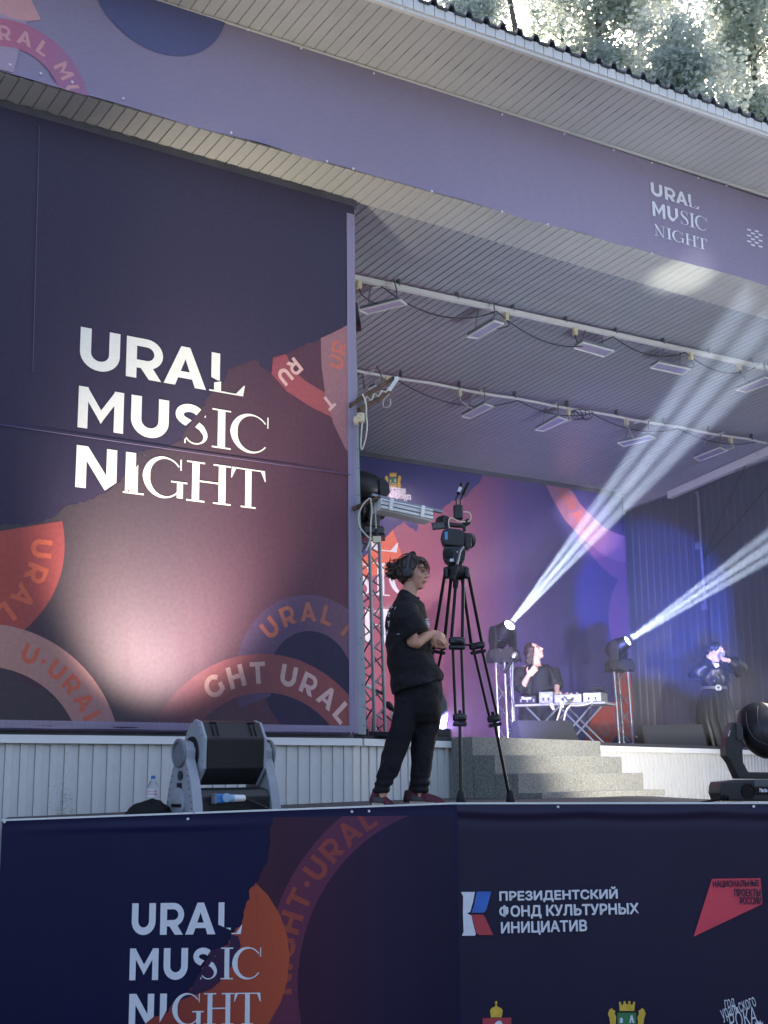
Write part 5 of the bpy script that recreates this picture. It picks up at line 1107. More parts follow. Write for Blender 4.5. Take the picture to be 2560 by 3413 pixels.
mb = MB(); mb.box(LP(-.175, -.225, .095), (.075, .055, .062), e1, e2, UP, .008); mb.build('socket', blu, cee)
mb = MB(); mb.box(LP(-.218, -.225, .095), (.012, .06, .068), e1, e2, UP, .003); mb.build('flange', 'lamp_grey', cee)
mb = MB(); mb.lathe(LP(-.135, -.262, .10), -e2, [(0, .03), (.012, .03), (.014, .02)], 18); mb.build('lid', blu2, cee)
mb = MB(); mb.lathe(LP(-.14, -.225, .095), e1, [(0, .027), (.075, .027), (.08, .024)], 18); mb.build('collar', blu2, cee, smooth=True)
mb = MB(); mb.lathe(LP(-.06, -.225, .095), e1, [(0, .026), (.03, .024), (.09, .022), (.1, .012)], 18); mb.build('plug', 'ink_white', cee, smooth=True)
mb = MB(); mb.tube(smooth_path([LP(.04, -.225, .095), LP(.1, -.23, .075), LP(.19, -.235, .045), LP(.28, -.24, .01)], 5), .007, 6); mb.build('lead', 'cable_black', cee)
# bottle and bundle of black cloth
hB = 9.15; T = thing('water_bottle', V(507, 2712, hB), 'clear plastic water bottle with blue cap and white label', 'bottle')
pet = bpy.data.materials.new('pet_clear'); pet.use_nodes = True; b = pet.node_tree.nodes['Principled BSDF']; b.inputs['Base Color'].default_value = (.92, .95, .97, 1); b.inputs['Roughness'].default_value = .08; b.inputs['Transmission Weight'].default_value = .92; b.inputs['IOR'].default_value = 1.12
bp_ = V(508, 2707, hB); mB = mpp(508, 2600, hB)
prof = [(0, 16), (4, 19), (22, 19.5), (26, 18.5), (30, 19.5), (58, 19.5), (63, 18.8), (75, 19), (88, 16), (100, 9), (106, 6.5), (112, 6.5)]
mb = MB(); mb.lathe(bp_, UP, [(z * mB, r * mB) for z, r in prof], 24); mb.build('body', pet, T, smooth=True)
mb = MB(); mb.lathe(bp_ + UP * 108 * mB, UP, [(0, 7.5 * mB), (10 * mB, 7.5 * mB), (11 * mB, 6.5 * mB)], 16); mb.build('cap', mat('cap_blue', '2f6fb5', .4), T)
mb = MB(); n = 24; mb.add([bp_ + (RH * math.cos(t) - FH * math.sin(t)) * 20 * mB + UP * z * mB for z in (50, 76) for t in [math.pi * (.05 + .9 * k / n) for k in range(n + 1)]], [(k, k + 1, n + 2 + k, n + 1 + k) for k in range(n)]); mb.build('label', mat('label_white', 'dcdadc', .5), T, smooth=True)
for j, txt in enumerate(('СВЯТОЙ', 'ИСТОЧНИК')):
    vs_, fs_ = font_mesh(txt, .02); x0, x1 = min(v.x for v in vs_), max(v.x for v in vs_); me = bpy.data.meshes.new('lettering')
    me.from_pydata([tuple(bp_ + (RH * math.sin(q_) - FH * math.cos(q_)) * 20.4 * mB + UP * (65 - 9.5 * j + 7 * v.y) * mB) for v in vs_ for q_ in [((v.x - x0) / (x1 - x0) - .5) * (1.6 if j == 0 else 1.9)]], [], fs_); link('lettering', me, mat('label_red', 'a8344a', .5), T)
r = random.Random(8); mb = MB(); rings = []; cx = V(492, 2716, hB - .05); Rr = 78 * mB
for j in range(9):
    f = j / 8; rings.append([cx + RH * math.cos(t) * Rr * (1 - f) ** .55 * (1 + r.uniform(-.10, .10)) + FH * math.sin(t) * .1 * (1 - f) ** .55 + UP * (42 * mB * (f ** .8) * (1 + .25 * math.sin(2 * t + 1)) + r.uniform(-.004, .004)) + RH * 0.03 * f for t in [2 * math.pi * k / 26 for k in range(26)]])
mb.loft(rings); tag(mb.build('black_cloth', mat('cloth_black', '0c0c0f', .9, var=.3, scale=20), smooth=True), 'crumpled black cloth bundle lying in front of the bottle', 'cloth')

# ---------------- big black moving head at the right edge of the apron
HM = 9.15; ck = lambda x, y: (2360 + x / 5.53, 2300 + y / 5.53)
MH = thing('large_moving_head', V(2560, 2672, HM), 'large black moving head on the apron at the right picture edge', 'stage light', 'moving heads on the apron')
mid = 2568
blk = mat('fixture_black', '1c1d20', .4, var=.12, scale=18)
mb = MB(); P4 = [ck(262, 1690), ck(700, 1650), (2640, 2597), (2726, 2606), (2734, 2640), (2728, 2672), ck(270, 2045), ck(222, 1900), ck(228, 1780)]; mb.prism([V(x, y, HM) for x, y in P4], FH * .34); bs = mb.build('base', blk, MH, bevel=.012)
mb = MB(); mb.lathe(V(*ck(745, 1860), HM - .001), -FH, [(0, .052), (.012, .05), (.012, .04), (-.004 + .006, .038)], 22); mb.build('side_dial', 'black_metal', bs)
mb = MB(); pbox(mb, *ck(850, 1650), 2700, ck(0, 1780)[1], HM - .008, .02, .004); mb.build('display_panel', mat('panel_grey', '4a4d52', .4), bs)
mb = MB(); pbox(mb, *ck(870, 1800), 2700, ck(0, 1920)[1], HM - .010, .02, .004); mb.build('name_strip', 'black_metal', bs)
p, q_ = V(*ck(955, 1880), HM - .0125), V(*ck(1092, 1872), HM - .0125); font_fit('Martin', p, RH, UP, (q_ - p).length, .026, MATS['ink_white'], bs, bo=.03)
mb = MB(); mb.lathe(V(*ck(335, 1985), HM + .01), -RH * .6 - FH * .8, [(0, .022), (.03, .02), (.035, .014)], 12); mb.build('cable_gland', 'black_metal', bs)
arm = [ck(565, 1635), ck(430, 1330), ck(335, 1210), ck(328, 1050), ck(352, 870), ck(432, 650), ck(482, 592), ck(590, 600), ck(640, 720), ck(640, 1120), ck(650, 1330), ck(745, 1510)]
for s_ in (1, -1):
    pts = [(x if s_ > 0 else 2 * mid - x, y) for x, y in arm] + [(mid, ck(0, 1515)[1]), (mid, ck(0, 1640)[1])]
    mb = MB(); mb.prism([V(x, y, HM + .07) for x, y in pts], FH * .17); mb.build('yoke_arm', blk, MH, bevel=.008)
    pts = [(x if s_ > 0 else 2 * mid - x, y) for x, y in [ck(520, 600), ck(600, 610), ck(648, 720), ck(648, 920), ck(560, 925), ck(530, 900)]]
    mb = MB(); mb.prism([V(x, y, HM + .055) for x, y in pts], FH * .03); mb.build('pivot_cover', mat('fixture_grey', '2c2e32', .4), MH, bevel=.005)
mb = MB(); mb.prism([V(x, y, HM + .064) for x, y in (ck(398, 740), ck(412, 742), ck(383, 850), ck(366, 855))], -FH * .002); mb.build('sticker', 'ink_white', MH)
hc = V(mid - 12, 2446, HM + .15); ax = _n(FH * .86 - RH * .1 + UP * .5)
mb = MB(); mb.lathe(hc, ax, [(-.17, .02), (-.165, .06), (-.14, .11), (-.09, .15), (-.02, .168), (.08, .165), (.2, .15), (.24, .13), (.245, .1)], 30); hdm = mb.build('head', blk, MH, smooth=True)
for k in range(5):
    t = -1.1 + k * .55; mb = MB(); rr = [(-.172, .03), (-.155, .085), (-.12, .135), (-.06, .165), (.02, .176), (.1, .172)]
    u1 = ax.cross(UP).normalized(); u2 = u1.cross(ax); pts = [hc + ax * a + (u1 * math.sin(t + a * 2.5) + u2 * math.cos(t + a * 2.5)) * r_ for a, r_ in rr]; mb.tube(smooth_path(pts, 4), .006, 6); mb.build('cooling_rib', 'fixture_grey', hdm, smooth=True)
mb = MB(); mb.tube(smooth_path([V(2402, 2664, HM + .02), V(2385, 2665, HM + .05), V(2362, 2672, HM + .1), V(2340, 2676, HM + .15)], 5), .011, 7); mb.build('power_lead', 'cable_black', MH, smooth=True)

# ---------------- tripod with video camera
hA = 9.2; cz = lambda x, y: (1150 + x / 2.765, 1480 + y / 2.765)
TP = thing('camera_tripod', V(1525, 2672, hA), 'tall black twin-tube tripod with fluid head beside the camera operator', 'tripod')
apex = V(1522, 1898, hA)
def leg(px_t, mid_, low, foot, hs):
    ht, hm, hl, hf = hs; top = V(*px_t, ht); m_ = V(*mid_, hm); l_ = V(*low, hl); f_ = V(*foot, hf)
    sdv = _n((f_ - top).cross(FH)); sdv = sdv if sdv.dot(RH) > 0 else -sdv
    for s_, w_ in ((-1, .030), (1, .030)):
        mb = MB(); mb.cyl(top + sdv * w_ * s_ * .8, m_ + sdv * w_ * s_ * 1.3, .0125, 10); mb.build('upper_tube', 'black_metal', TP, smooth=True)
        mb = MB(); mb.cyl(m_ + sdv * w_ * s_, l_ + sdv * w_ * s_ * .95, .0105, 10); mb.build('middle_tube', 'black_metal', TP, smooth=True)
    d_ = _n(f_ - l_); mb = MB(); mb.cyl(l_ - d_ * .05, f_ - d_ * .04, .012, 10); mb.build('lower_tube', mat('tripod_tube', '2a2b2e', .25, .7), TP, smooth=True)
    for c_, a_ in ((m_, .115), (l_, .095)):
        dr = _n(f_ - top); fw = sdv.cross(dr); mb = MB(); mb.box(c_, (a_, .06, .05), sdv, fw, dr, .010); cl_ = mb.build('leg_clamp', 'black_plastic', TP)
        mb = MB(); mb.box(c_ - fw * .035 + sdv * .012, (.05, .02, .022), sdv, fw, dr, .006); mb.build('lever', mat('lever_grey', '33353a', .4), cl_)
        mb = MB(); mb.box(c_ + dr * .045, (a_, .05, .025), sdv, fw, dr, .006); mb.build('collar', 'black_plastic', cl_)
    mb = MB(); mb.lathe(f_ + UP * .085, -UP, [(0, .014), (.01, .022), (.05, .030), (.075, .034), (.085, .028)], 14); mb.build('rubber_foot', 'black_rough', TP, smooth=True)
    return m_
mA = leg((1533, 1915), (1523, 2137), (1533, 2392), (1537, 2676), (hA - .02, hA - .12, hA - .18, 8.98))
mB_ = leg((1550, 1915), (1590, 2152), (1646, 2395), (1702, 2674), (hA + .05, hA + .12, hA + .18, 9.45))
mC_ = leg((1494, 1915), (1462, 2152), (1410, 2395), (1359, 2674), (hA + .05, hA + .12, hA + .18, 9.45))
ctr_ = (mA + mB_ + mC_) / 3
for m_ in (mA, mB_, mC_):
    mb = MB(); mb.cyl(m_ + (ctr_ - m_) * .12, ctr_, .008, 6); mb.build('spreader_arm', 'black_metal', TP)
mb = MB(); mb.lathe(V(1522, 1922, hA), UP, [(-.02, .05), (0, .075), (.03, .088), (.06, .085), (.075, .06)], 20); mb.build('bowl', 'black_plastic', TP, smooth=True)
for x in (1488, 1522, 1556):
    mb = MB(); pbox(mb, x - 9, 1888, x + 9, 1926, hA - .07, .06, .01); mb.build('shoulder', 'black_plastic', TP)
mb = MB(); mb.tube([V(*cz(1022, 1210), hA - .03), V(*cz(1020, 1260), hA - .03), V(*cz(1019, 1325), hA - .03)], [.012, .022, .019], 10); mb.build('bowl_grip', 'black_rough', TP, smooth=True)
fh_ = MB(); fh_.prism([V(*cz(x, y), hA - .06) for x, y in ((905, 970), (925, 940), (1080, 945), (1120, 970), (1105, 1060), (1080, 1100), (960, 1100), (925, 1070), (908, 1030))], FH * .14); fd = fh_.build('fluid_head', 'black_plastic', TP, bevel=.012)
mb = MB(); mb.lathe(V(*cz(950, 1010), hA - .06), -FH, [(0, .035), (.02, .034), (.024, .02)], 18); mb.build('tilt_dial', 'black_rough', fd)
mb = MB(); pbox(mb, *cz(965, 1055), *cz(1002, 1082), hA - .064, .004, .001); mb.build('sticker', 'ink_white', fd)
for x in (975, 1035): mb = MB(); mb.lathe(V(*cz(x, 995), hA - .06), -FH, [(0, .006), (.004, .005), (.005, .001)], 8); mb.build('level_bubble', 'ink_white', fd)
mb = MB(); mb.tube([V(*cz(1092, 945), hA - .09), V(*cz(1062, 985), hA - .12), V(*cz(1030, 1115), hA - .16)], .0085, 8); mb.build('pan_bar', 'steel_dull', TP, smooth=True)
mb = MB(); mb.tube([V(*cz(1030, 1110), hA - .16), V(*cz(1022, 1135), hA - .162), V(*cz(985, 1250), hA - .18)], [.014, .021, .020], 12); mb.build('pan_grip', 'black_rough', TP, smooth=True)
VC = thing('video_camera', V(*cz(1020, 945), hA), 'black video camera with flip-out screen and antenna box on the tripod', 'video camera')
mb = MB(); mb.prism([V(*cz(x, y), hA - .05) for x, y in ((885, 840), (900, 795), (940, 770), (1060, 785), (1110, 815), (1100, 930), (1060, 945), (920, 925), (900, 900))], FH * .15); vb = mb.build('body', 'black_plastic', VC, bevel=.010)
mb = MB(); mb.lathe(V(*cz(1080, 880), hA + .03), _n(RH * .75 + FH * .66), [(0, .05), (.03, .052), (.05, .048), (.055, .055), (.085, .056), (.088, .045)], 22); mb.build('lens_barrel', 'black_plastic', VC, smooth=True)
mb = MB(); mb.prism([V(*cz(x, y), hA - .02) for x, y in ((1105, 815), (1150, 820), (1166, 850), (1165, 945), (1140, 960), (1105, 945))], FH * .12); mb.build('lens_hood', 'black_plastic', VC, bevel=.008)
mb = MB(); pbox(mb, *cz(920, 808), *cz(947, 880), hA - .054, .004, .001); mb.build('label', mat('tag_blue', '5a8fc0', .5), vb)
mb = MB(); mb.prism([V(*cz(x, y), hA - .03) for x, y in ((950, 715), (1100, 735), (1120, 760), (1115, 795), (1090, 795), (1085, 765), (960, 755), (955, 790), (930, 780), (930, 735))], FH * .05); mb.build('handle', 'black_plastic', VC, bevel=.008)
mb = MB(); mb.lathe(V(*cz(915, 705), hA - .01), _n(-RH * .5 + FH), [(-.03, .03), (0, .04), (.06, .04), (.08, .03)], 16); mb.build('viewfinder', 'black_plastic', VC, smooth=True)
mb = MB(); mb.prism([V(*cz(x, y), hA - .06) for x, y in ((795, 725), (915, 712), (932, 775), (808, 792))], FH * .02); sc_ = mb.build('screen', 'black_plastic', VC, bevel=.004)
mb = MB(); mb.prism([V(*cz(x, y), hA - .061) for x, y in ((806, 735), (905, 724), (918, 768), (816, 782))], -FH * .002); mb.build('screen_glass', mat('screen_brown', '2a211f', .2, var=.5, scale=30), sc_)
mb = MB(); mb.tube([V(*cz(1100, 745), hA), V(*cz(1135, 715), hA + .02), V(*cz(1155, 718), hA + .02)], [.02, .024, .02], 10); mb.build('microphone', 'black_rough', VC, smooth=True)
mb = MB(); pbox(mb, *cz(1002, 555), *cz(1088, 690), hA - .02, .07, .008); tx = mb.build('antenna_box', 'black_plastic', VC)
for pts in (((1030, 555), (1024, 505), (1040, 470), (1075, 360)), ((1065, 555), (1068, 515), (1085, 470), (1138, 358))):
    mb = MB(); P_ = [V(*cz(*p), hA + .01) for p in pts]; mb.tube(P_[:3], .006, 6); mb.tube([P_[2], P_[2].lerp(P_[3], .1), P_[3]], [.008, .014, .011], 8); mb.build('antenna', 'black_metal', tx)
mb = MB(); mb.tube([V(*cz(1048, 440), hA), V(*cz(1065, 398), hA)], .0125, 8); mb.build('antenna_label', 'ink_white', tx)
for pts in ([(1090, 625), (1140, 630), (1162, 665), (1150, 705), (1130, 715)], [(1110, 718), (1050, 712), (985, 682), (960, 695), (955, 740), (965, 775)]):
    mb = MB(); mb.tube(smooth_path([V(*cz(*p), hA - .04) for p in pts], 6), .005, 6); mb.build('video_lead', 'ivory', VC, smooth=True)

# ================================================================== people
RS = 1.0
def capsule(mb, p0, p1, r0, r1, n=14, sq=1.0, sdir=None):
    r0, r1 = r0 * RS, r1 * RS
    p0, p1 = Vector(p0), Vector(p1); d = p1 - p0; L_ = d.length; d = d / L_ if L_ > 1e-6 else Vector((0, 0, 1))
    prof = [(-r0 * math.cos(t), r0 * math.sin(t)) for t in [math.pi / 2 * k / 4 for k in range(5)]] + [(L_ + r1 * math.sin(t), r1 * math.cos(t)) for t in [math.pi / 2 * k / 4 for k in range(5)]]
    mb.lathe(p0, d, prof, n)
def ellipsoid(mb, c, r, ax=None, n=18, m=10):
    r = [x * RS for x in r]
    c = Vector(c); ex, ey, ez = ax or (Vector((1, 0, 0)), Vector((0, 1, 0)), Vector((0, 0, 1)))
    mb.loft([[c + ex * r[0] * math.sin(ph) * math.cos(t) + ey * r[1] * math.sin(ph) * math.sin(t) + ez * r[2] * -math.cos(ph) for t in [2 * math.pi * k / n for k in range(n)]] for ph in [math.pi * (k + .15) / (m + .3) for k in range(m + 1)]])
def blob(mb, name, m, parent, voxel=0.008, it=4, disp=None):
    me = bpy.data.meshes.new('tmp'); me.from_pydata([tuple(v) for v in mb.v], [], mb.f)
    bm = bmesh.new(); bm.from_mesh(me); bmesh.ops.recalc_face_normals(bm, faces=bm.faces); bm.to_mesh(me); bm.free()
    o = bpy.data.objects.new('tmp', me); COL.objects.link(o)
    r = o.modifiers.new('r', 'REMESH'); r.mode = 'VOXEL'; r.voxel_size = voxel
    s = o.modifiers.new('s', 'SMOOTH'); s.factor = 0.5; s.iterations = it
    bpy.context.view_layer.update(); dg = bpy.context.evaluated_depsgraph_get(); nm = bpy.data.meshes.new_from_object(o.evaluated_get(dg)); bpy.data.objects.remove(o); bpy.data.meshes.remove(me)
    nm.name = name
    if disp:
        ns = [v.normal.copy() for v in nm.vertices]
        for v, n_ in zip(nm.vertices, ns): v.co += n_ * disp(v.co)
    nm.materials.clear(); shade(nm, 180); return link(name, nm, m, parent)
def levels(mb, rows, h0, n=36, fold=None, cap=True):
    """rows: (py, left px, right px, half depth m, depth shift[, tilt px])"""
    rings = []
    for row in rows:
        py, xl, xr, hd, dh = row[:5]; hd *= RS; tilt = row[5] if len(row) > 5 else 0
        c = V((xl + xr) / 2, py, h0 + dh); a = (V(xr, py, h0 + dh) - V(xl, py, h0 + dh)).length / 2; ring = []
        for k in range(n):
            t = 2 * math.pi * k / n; f = 1 + (fold(t, py) if fold else 0); ring.append(c + RH * a * math.cos(t) * f + FH * hd * math.sin(t) * f - UP * tilt * mpp(1400, 2300, h0) * (-math.cos(t)))
        rings.append(ring)
    mb.loft(rings, cap); return mb
def hand(mb, wrist, dr, palm_n, curl, s=1.0, spread=.25, thumb=1, r=.0088):
    """palm, four unequal bent fingers and a thumb from the side of the palm; palm_n: way the palm faces"""
    dr = _n(Vector(dr)); pn = _n(Vector(palm_n) - dr * Vector(palm_n).dot(dr)); sd_ = dr.cross(pn) * thumb
    pc = wrist + dr * .045 * s; ellipsoid(mb, pc, (.05 * s, .042 * s, .016 * s), (dr, sd_, pn), 14, 8)
    for k, (o, L_) in enumerate(((.030, .072), (.010, .08), (-.010, .075), (-.028, .058))):
        b = wrist + dr * (.082 if k < 3 else .074) * s + sd_ * o * s; d1 = _n(dr + sd_ * o * spread * 12 + pn * math.tan(min(1.2, curl * .6)))
        m_ = b + d1 * L_ * .5 * s; d2 = _n(d1 * math.cos(curl) + pn * math.sin(curl)); e = m_ + d2 * L_ * .5 * s
        capsule(mb, b - d1 * .02 * s, m_, r * s * 1.05, r * s, 10); capsule(mb, m_, e, r * s, r * s * .8, 10)
    b = wrist + dr * .025 * s + sd_ * .035 * s; m_ = b + _n(dr * .6 + sd_ * .8 + pn * .4) * .04 * s; capsule(mb, b, m_, r * 1.3 * s, r * 1.1 * s, 10); capsule(mb, m_, m_ + _n(dr * .9 + sd_ * .2 + pn * .5) * .034 * s, r * 1.1 * s, r * .85 * s, 10)
def head(mb, C, hf, hu, s=1.0):
    hs = hf.cross(hu); A_ = (hf, hs, hu); p = lambda f, u, si=0: C + hf * f * s + hu * u * s + hs * si * s
    E_ = lambda c, r: ellipsoid(mb, c, [x * s for x in r], A_)
    E_(p(-.012, .03), (.092, .073, .088)); E_(p(.028, -.03), (.062, .056, .085)); E_(p(.052, -.092), (.030, .030, .024)); E_(p(.01, -.06), (.06, .052, .045))
    for q in (-1, 1): E_(p(.052, -.022, q * .035), (.028, .024, .026)); E_(p(-.005, -.01, q * .074), (.018, .008, .03)); E_(p(.098, -.027, q * .010), (.010, .008, .007))
    capsule(mb, p(.085, .018), p(.112, -.022), .008 * s, .0115 * s, 10); capsule(mb, p(.074, .033, -.035), p(.074, .033, .035), .013 * s, .013 * s, 8); capsule(mb, p(.082, .033, -.01), p(.082, .033, .01), .011 * s, .011 * s, 8)
    E_(p(.086, -.052), (.012, .024, .007)); E_(p(.083, -.064), (.012, .021, .008)); E_(p(.075, -.05), (.016, .03, .022))
def face_bits(T, C, hf, hu, s, lips, sides=(-1, 1), brow='hair_dark'):
    hs = hf.cross(hu); p = lambda f, u, si=0: C + hf * f * s + hu * u * s + hs * si * s; A_ = (hf, hs, hu)
    for q in sides:
        mb = MB(); ellipsoid(mb, p(.080, .008, q * .030), (.007 * s, .014 * s, .006 * s), A_, 10, 6); mb.build('eye', mat('eye_white', 'b8b0a8', .25), T, smooth=True)
        mb = MB(); ellipsoid(mb, p(.0855, .008, q * .031), (.003 * s, .006 * s, .006 * s), A_, 8, 6); mb.build('iris', mat('iris_dark', '1f1a18', .2), T, smooth=True)
        mb = MB(); mb.tube(smooth_path([p(.086, .012, q * .014), p(.089, .016, q * .030), p(.080, .010, q * .046)], 4), .0028 * s, 5); mb.build('eyelid', mat('lid_brown', '3a2620', .6), T)
        mb = MB(); mb.tube(smooth_path([p(.092, .032, q * .010), p(.088, .040, q * .030), p(.070, .034, q * .052)], 4), [.004 * s] * 9, 6); mb.build('eyebrow', brow, T)
    mb = MB(); mb.tube(smooth_path([p(.080, -.057, -.022), p(.0965, -.0565, -.008), p(.0965, -.0565, .008), p(.080, -.057, .022)], 4), .0042 * s, 6); mb.build('lips', lips, T, smooth=True)
hairm = mat('hair_dark', '35261f', .45, var=.55, scale=40, bump=.5, bscale=120, stretch=(1, 1, .3))
mat('lip_rose', '8a4f48', .45)
sk1 = mat('skin_warm', 'b98a72', .5, var=.06, scale=18, bump=.08, bscale=160); sk2 = mat('skin_fair', 'c9a592', .5, var=.05, scale=18)
tee = mat('tee_black', '121217', .85, var=.25, scale=12, bump=.7, bscale=18, spec=.35); trs = mat('trousers_black', '0f0f15', .85, var=.25, scale=12, bump=.7, bscale=16, spec=.35)
def folds(f1, f2, amp):
    return lambda co: amp * (noise.noise(Vector((co.x * f1, co.y * f1, co.z * f2))) + .5 * noise.noise(Vector((co.x * f1 * 2.3, co.y * f1 * 2.3, co.z * f2 * 2.1))))

# ---------------- camera operator
h0 = 8.99
CO = thing('person', V(1380, 2686, h0), 'person in black T-shirt, black trousers and headphones standing beside the tripod', 'person')
Q = lambda x, y, d=0.0: V(x, y, h0 + d)
hf = _n(RH * .90 - FH * .30 - UP * .06); hu = _n(UP - hf * hf.dot(UP)); HC = Q(1377, 1911)
mb = MB(); head(mb, HC, hf, hu, 1.0)
capsule(mb, Q(1352, 2015), Q(1372, 1950), .062, .052); capsule(mb, Q(1350, 2060, -.1), Q(1350, 2060, .1), .09, .09); capsule(mb, Q(1356, 2100), Q(1385, 2290), .12, .11)
capsule(mb, Q(1352, 2050, -.19), Q(1376, 2138, -.21), .050, .041); capsule(mb, Q(1376, 2138, -.21), Q(1388, 2142, -.205), .042, .040); capsule(mb, Q(1388, 2142, -.205), Q(1412, 2126, -.165), .041, .035); capsule(mb, Q(1412, 2126, -.165), Q(1441, 2110, -.12), .035, .025)
capsule(mb, Q(1352, 2050, .19), Q(1385, 2140, .2), .048, .04); capsule(mb, Q(1385, 2140, .2), Q(1438, 2128, -.02), .038, .025)
hand(mb, Q(1439, 2111, -.122), RH * .9 - UP * .35 + FH * .25, FH * .9 - UP * .3, .9, .95, .1, -1); hand(mb, Q(1436, 2130, -.03), RH * .85 - UP * .55 - FH * .15, UP * .6 - FH * .6, .7, .95, .1, 1)
capsule(mb, Q(1360, 2300, -.03), Q(1318, 2500, -.05), .075, .05); capsule(mb, Q(1318, 2500, -.05), Q(1270, 2655, -.05), .05, .036); capsule(mb, Q(1412, 2300, .05), Q(1410, 2500, .05), .075, .05); capsule(mb, Q(1410, 2500, .05), Q(1397, 2655, .05), .05, .036)
blob(mb, 'body', sk1, CO, .0055, 3)
face_bits(CO, HC, hf, hu, 1.0, 'lip_rose')
# hair: cap, nape, bun, loose strands
hs = hf.cross(hu); hp_ = lambda f, u, si=0: HC + hf * f + hu * u + hs * si
mb = MB(); A_ = (hf, hs, hu); ellipsoid(mb, hp_(-.026, .042), (.096, .084, .088), A_); ellipsoid(mb, hp_(-.055, -.005), (.062, .074, .075), A_); ellipsoid(mb, hp_(.045, .088), (.04, .06, .03), A_)
r = random.Random(2)
for k in range(16):
    c = Q(1305 + r.uniform(-17, 22), 1893 + r.uniform(-18, 24), r.uniform(-.03, .03)); ellipsoid(mb, c, (r.uniform(.016, .03), r.uniform(.016, .03), r.uniform(.016, .028)))
capsule(mb, Q(1335, 1900), Q(1310, 1893), .05, .035); ellipsoid(mb, Q(1312, 1918), (.03, .03, .03)); ellipsoid(mb, Q(1338, 1875), (.03, .04, .03))
hair_o = blob(mb, 'hair', hairm, CO, .006, 2, folds(55, 20, .007))
for k in range(14):
    mb = MB(); si = r.uniform(-.07, .03); a = hp_(.06 + r.uniform(-.01, .02), .085 + r.uniform(-.02, .02), si); mb.tube(smooth_path([a, a + hf * .022 - hu * .03, a + hf * r.uniform(.015, .035) - hu * r.uniform(.06, .09)], 4), [.003] * 8 + [.0008], 5); mb.build('strand', hairm, hair_o)
for k in range(46):
    mb = MB(); c = Q(1306 + r.uniform(-16, 24), 1894 + r.uniform(-20, 24), r.uniform(-.05, .02)); d_ = Vector((r.gauss(0, 1), r.gauss(0, 1), r.gauss(0, 1))).normalized() * .03; d2 = Vector((r.gauss(0, 1), r.gauss(0, 1), r.gauss(0, 1))).normalized() * .03; mb.tube(smooth_path([c, c + d_, c + d_ + d2, c + d2 * 1.6], 3), [.003] * 9 + [.001], 4); mb.build('strand', hairm, hair_o)
for k in range(40):
    t = r.uniform(-.2, 2.6); si = r.uniform(.02, .082); mb = MB(); pts = [HC + hs * si + (hf * math.cos(t + q) + hu * math.sin(t + q)) * (.112 - si * .35) + hu * .035 - hf * .028 for q in (0, .25, .5, .75)]; mb.tube(smooth_path(pts, 3), [.001] + [.0028] * 8 + [.001], 4); mb.build('strand', hairm, hair_o)
# shirt
mb = MB(); rows = [(1976, 1338, 1390, .07, 0, -14), (1990, 1322, 1400, .13, 0, -8), (2012, 1306, 1411, .185, 0), (2035, 1295, 1416, .215, 0), (2070, 1288, 1424, .215, 0), (2110, 1284, 1430, .205, 0), (2150, 1284, 1437, .2, 0), (2190, 1288, 1449, .2, 0), (2230, 1294, 1462, .205, 0), (2262, 1301, 1472, .21, 0, 14), (2292, 1308, 1478, .215, 0, 22)]
levels(mb, rows, h0); mb.tube([Q(1350, 2032, -.17), Q(1362, 2066, -.215), Q(1388, 2112, -.225)], [.085, .096, .088], 18); mb.tube([Q(1350, 2032, .17), Q(1366, 2070, .215), Q(1392, 2112, .215)], [.085, .096, .088], 18)
def shirt_fold(co):
    b = folds(5, 9, .015)(co) + folds(14, 20, .005)(co); z = (co - Q(1400, 2230)); return b + .010 * math.sin(34 * z.z + 12 * z.dot(RH)) * max(0, min(1, (z.dot(RH) + .1) * 4)) * (1 if z.z < .12 else .2)
blob(mb, 'shirt', tee, CO, .009, 3, shirt_fold)
mb = MB(); mb.tube(smooth_path([Q(1337, 1986, -.06), Q(1352, 1995, -.085), Q(1375, 1998, -.08), Q(1396, 1994, -.05)], 5), .011, 7); mb.build('collar', tee, CO, smooth=True)
mb = MB(); mb.tube(smooth_path([Q(1336, 1980, -.055), Q(1350, 1981, -.078), Q(1372, 1990, -.085), Q(1392, 2000, -.09)], 5), .006, 6); mb.build('lanyard', mat('lanyard_black', '101013', .6), CO)
# white print on the back and chest of the shirt
def cyl_txt(txt, px, py, w, hgt, dh, ex):
    font_fit(txt, Q(px, py, dh), ex, UP, w, hgt, MATS['ink_white'], CO, 'shirt_print', .02)
be = _n(RH * .62 - FH * .78)
for txt, x, y, w_, hh, dh in (('#', 1291, 2028, .018, .022, -.075), ('(≡', 1303, 2030, .022, .020, -.115), ('▲▪', 1315, 2032, .028, .020, -.15), ('?', 1294, 2056, .020, .030, -.09), ('music', 1313, 2054, .032, .008, -.152), ('E', 1293, 2054 + 2, .0, .0, 0), ('Y', 1292, 2088, .026, .036, -.095), ('E', 1286, 2050, .0, .0, 0), ('uF', 1284, 2118, .03, .03, -.07), ('night', 1322, 2116, .036, .007, -.175)):
    if w_ > 0: cyl_txt(txt, x, y, w_, hh, dh - .022, be)
mb = MB()
for k, (x, y, w_, hh) in enumerate(((1419, 2062, 9, 5), (1418, 2070, 12, 3), (1420, 2075, 12, 10), (1421, 2088, 11, 3))): pbox(mb, x, y, x + w_, y + hh, h0 - .165, .002, .0005)
mb.build('chest_print', 'ink_white', CO)
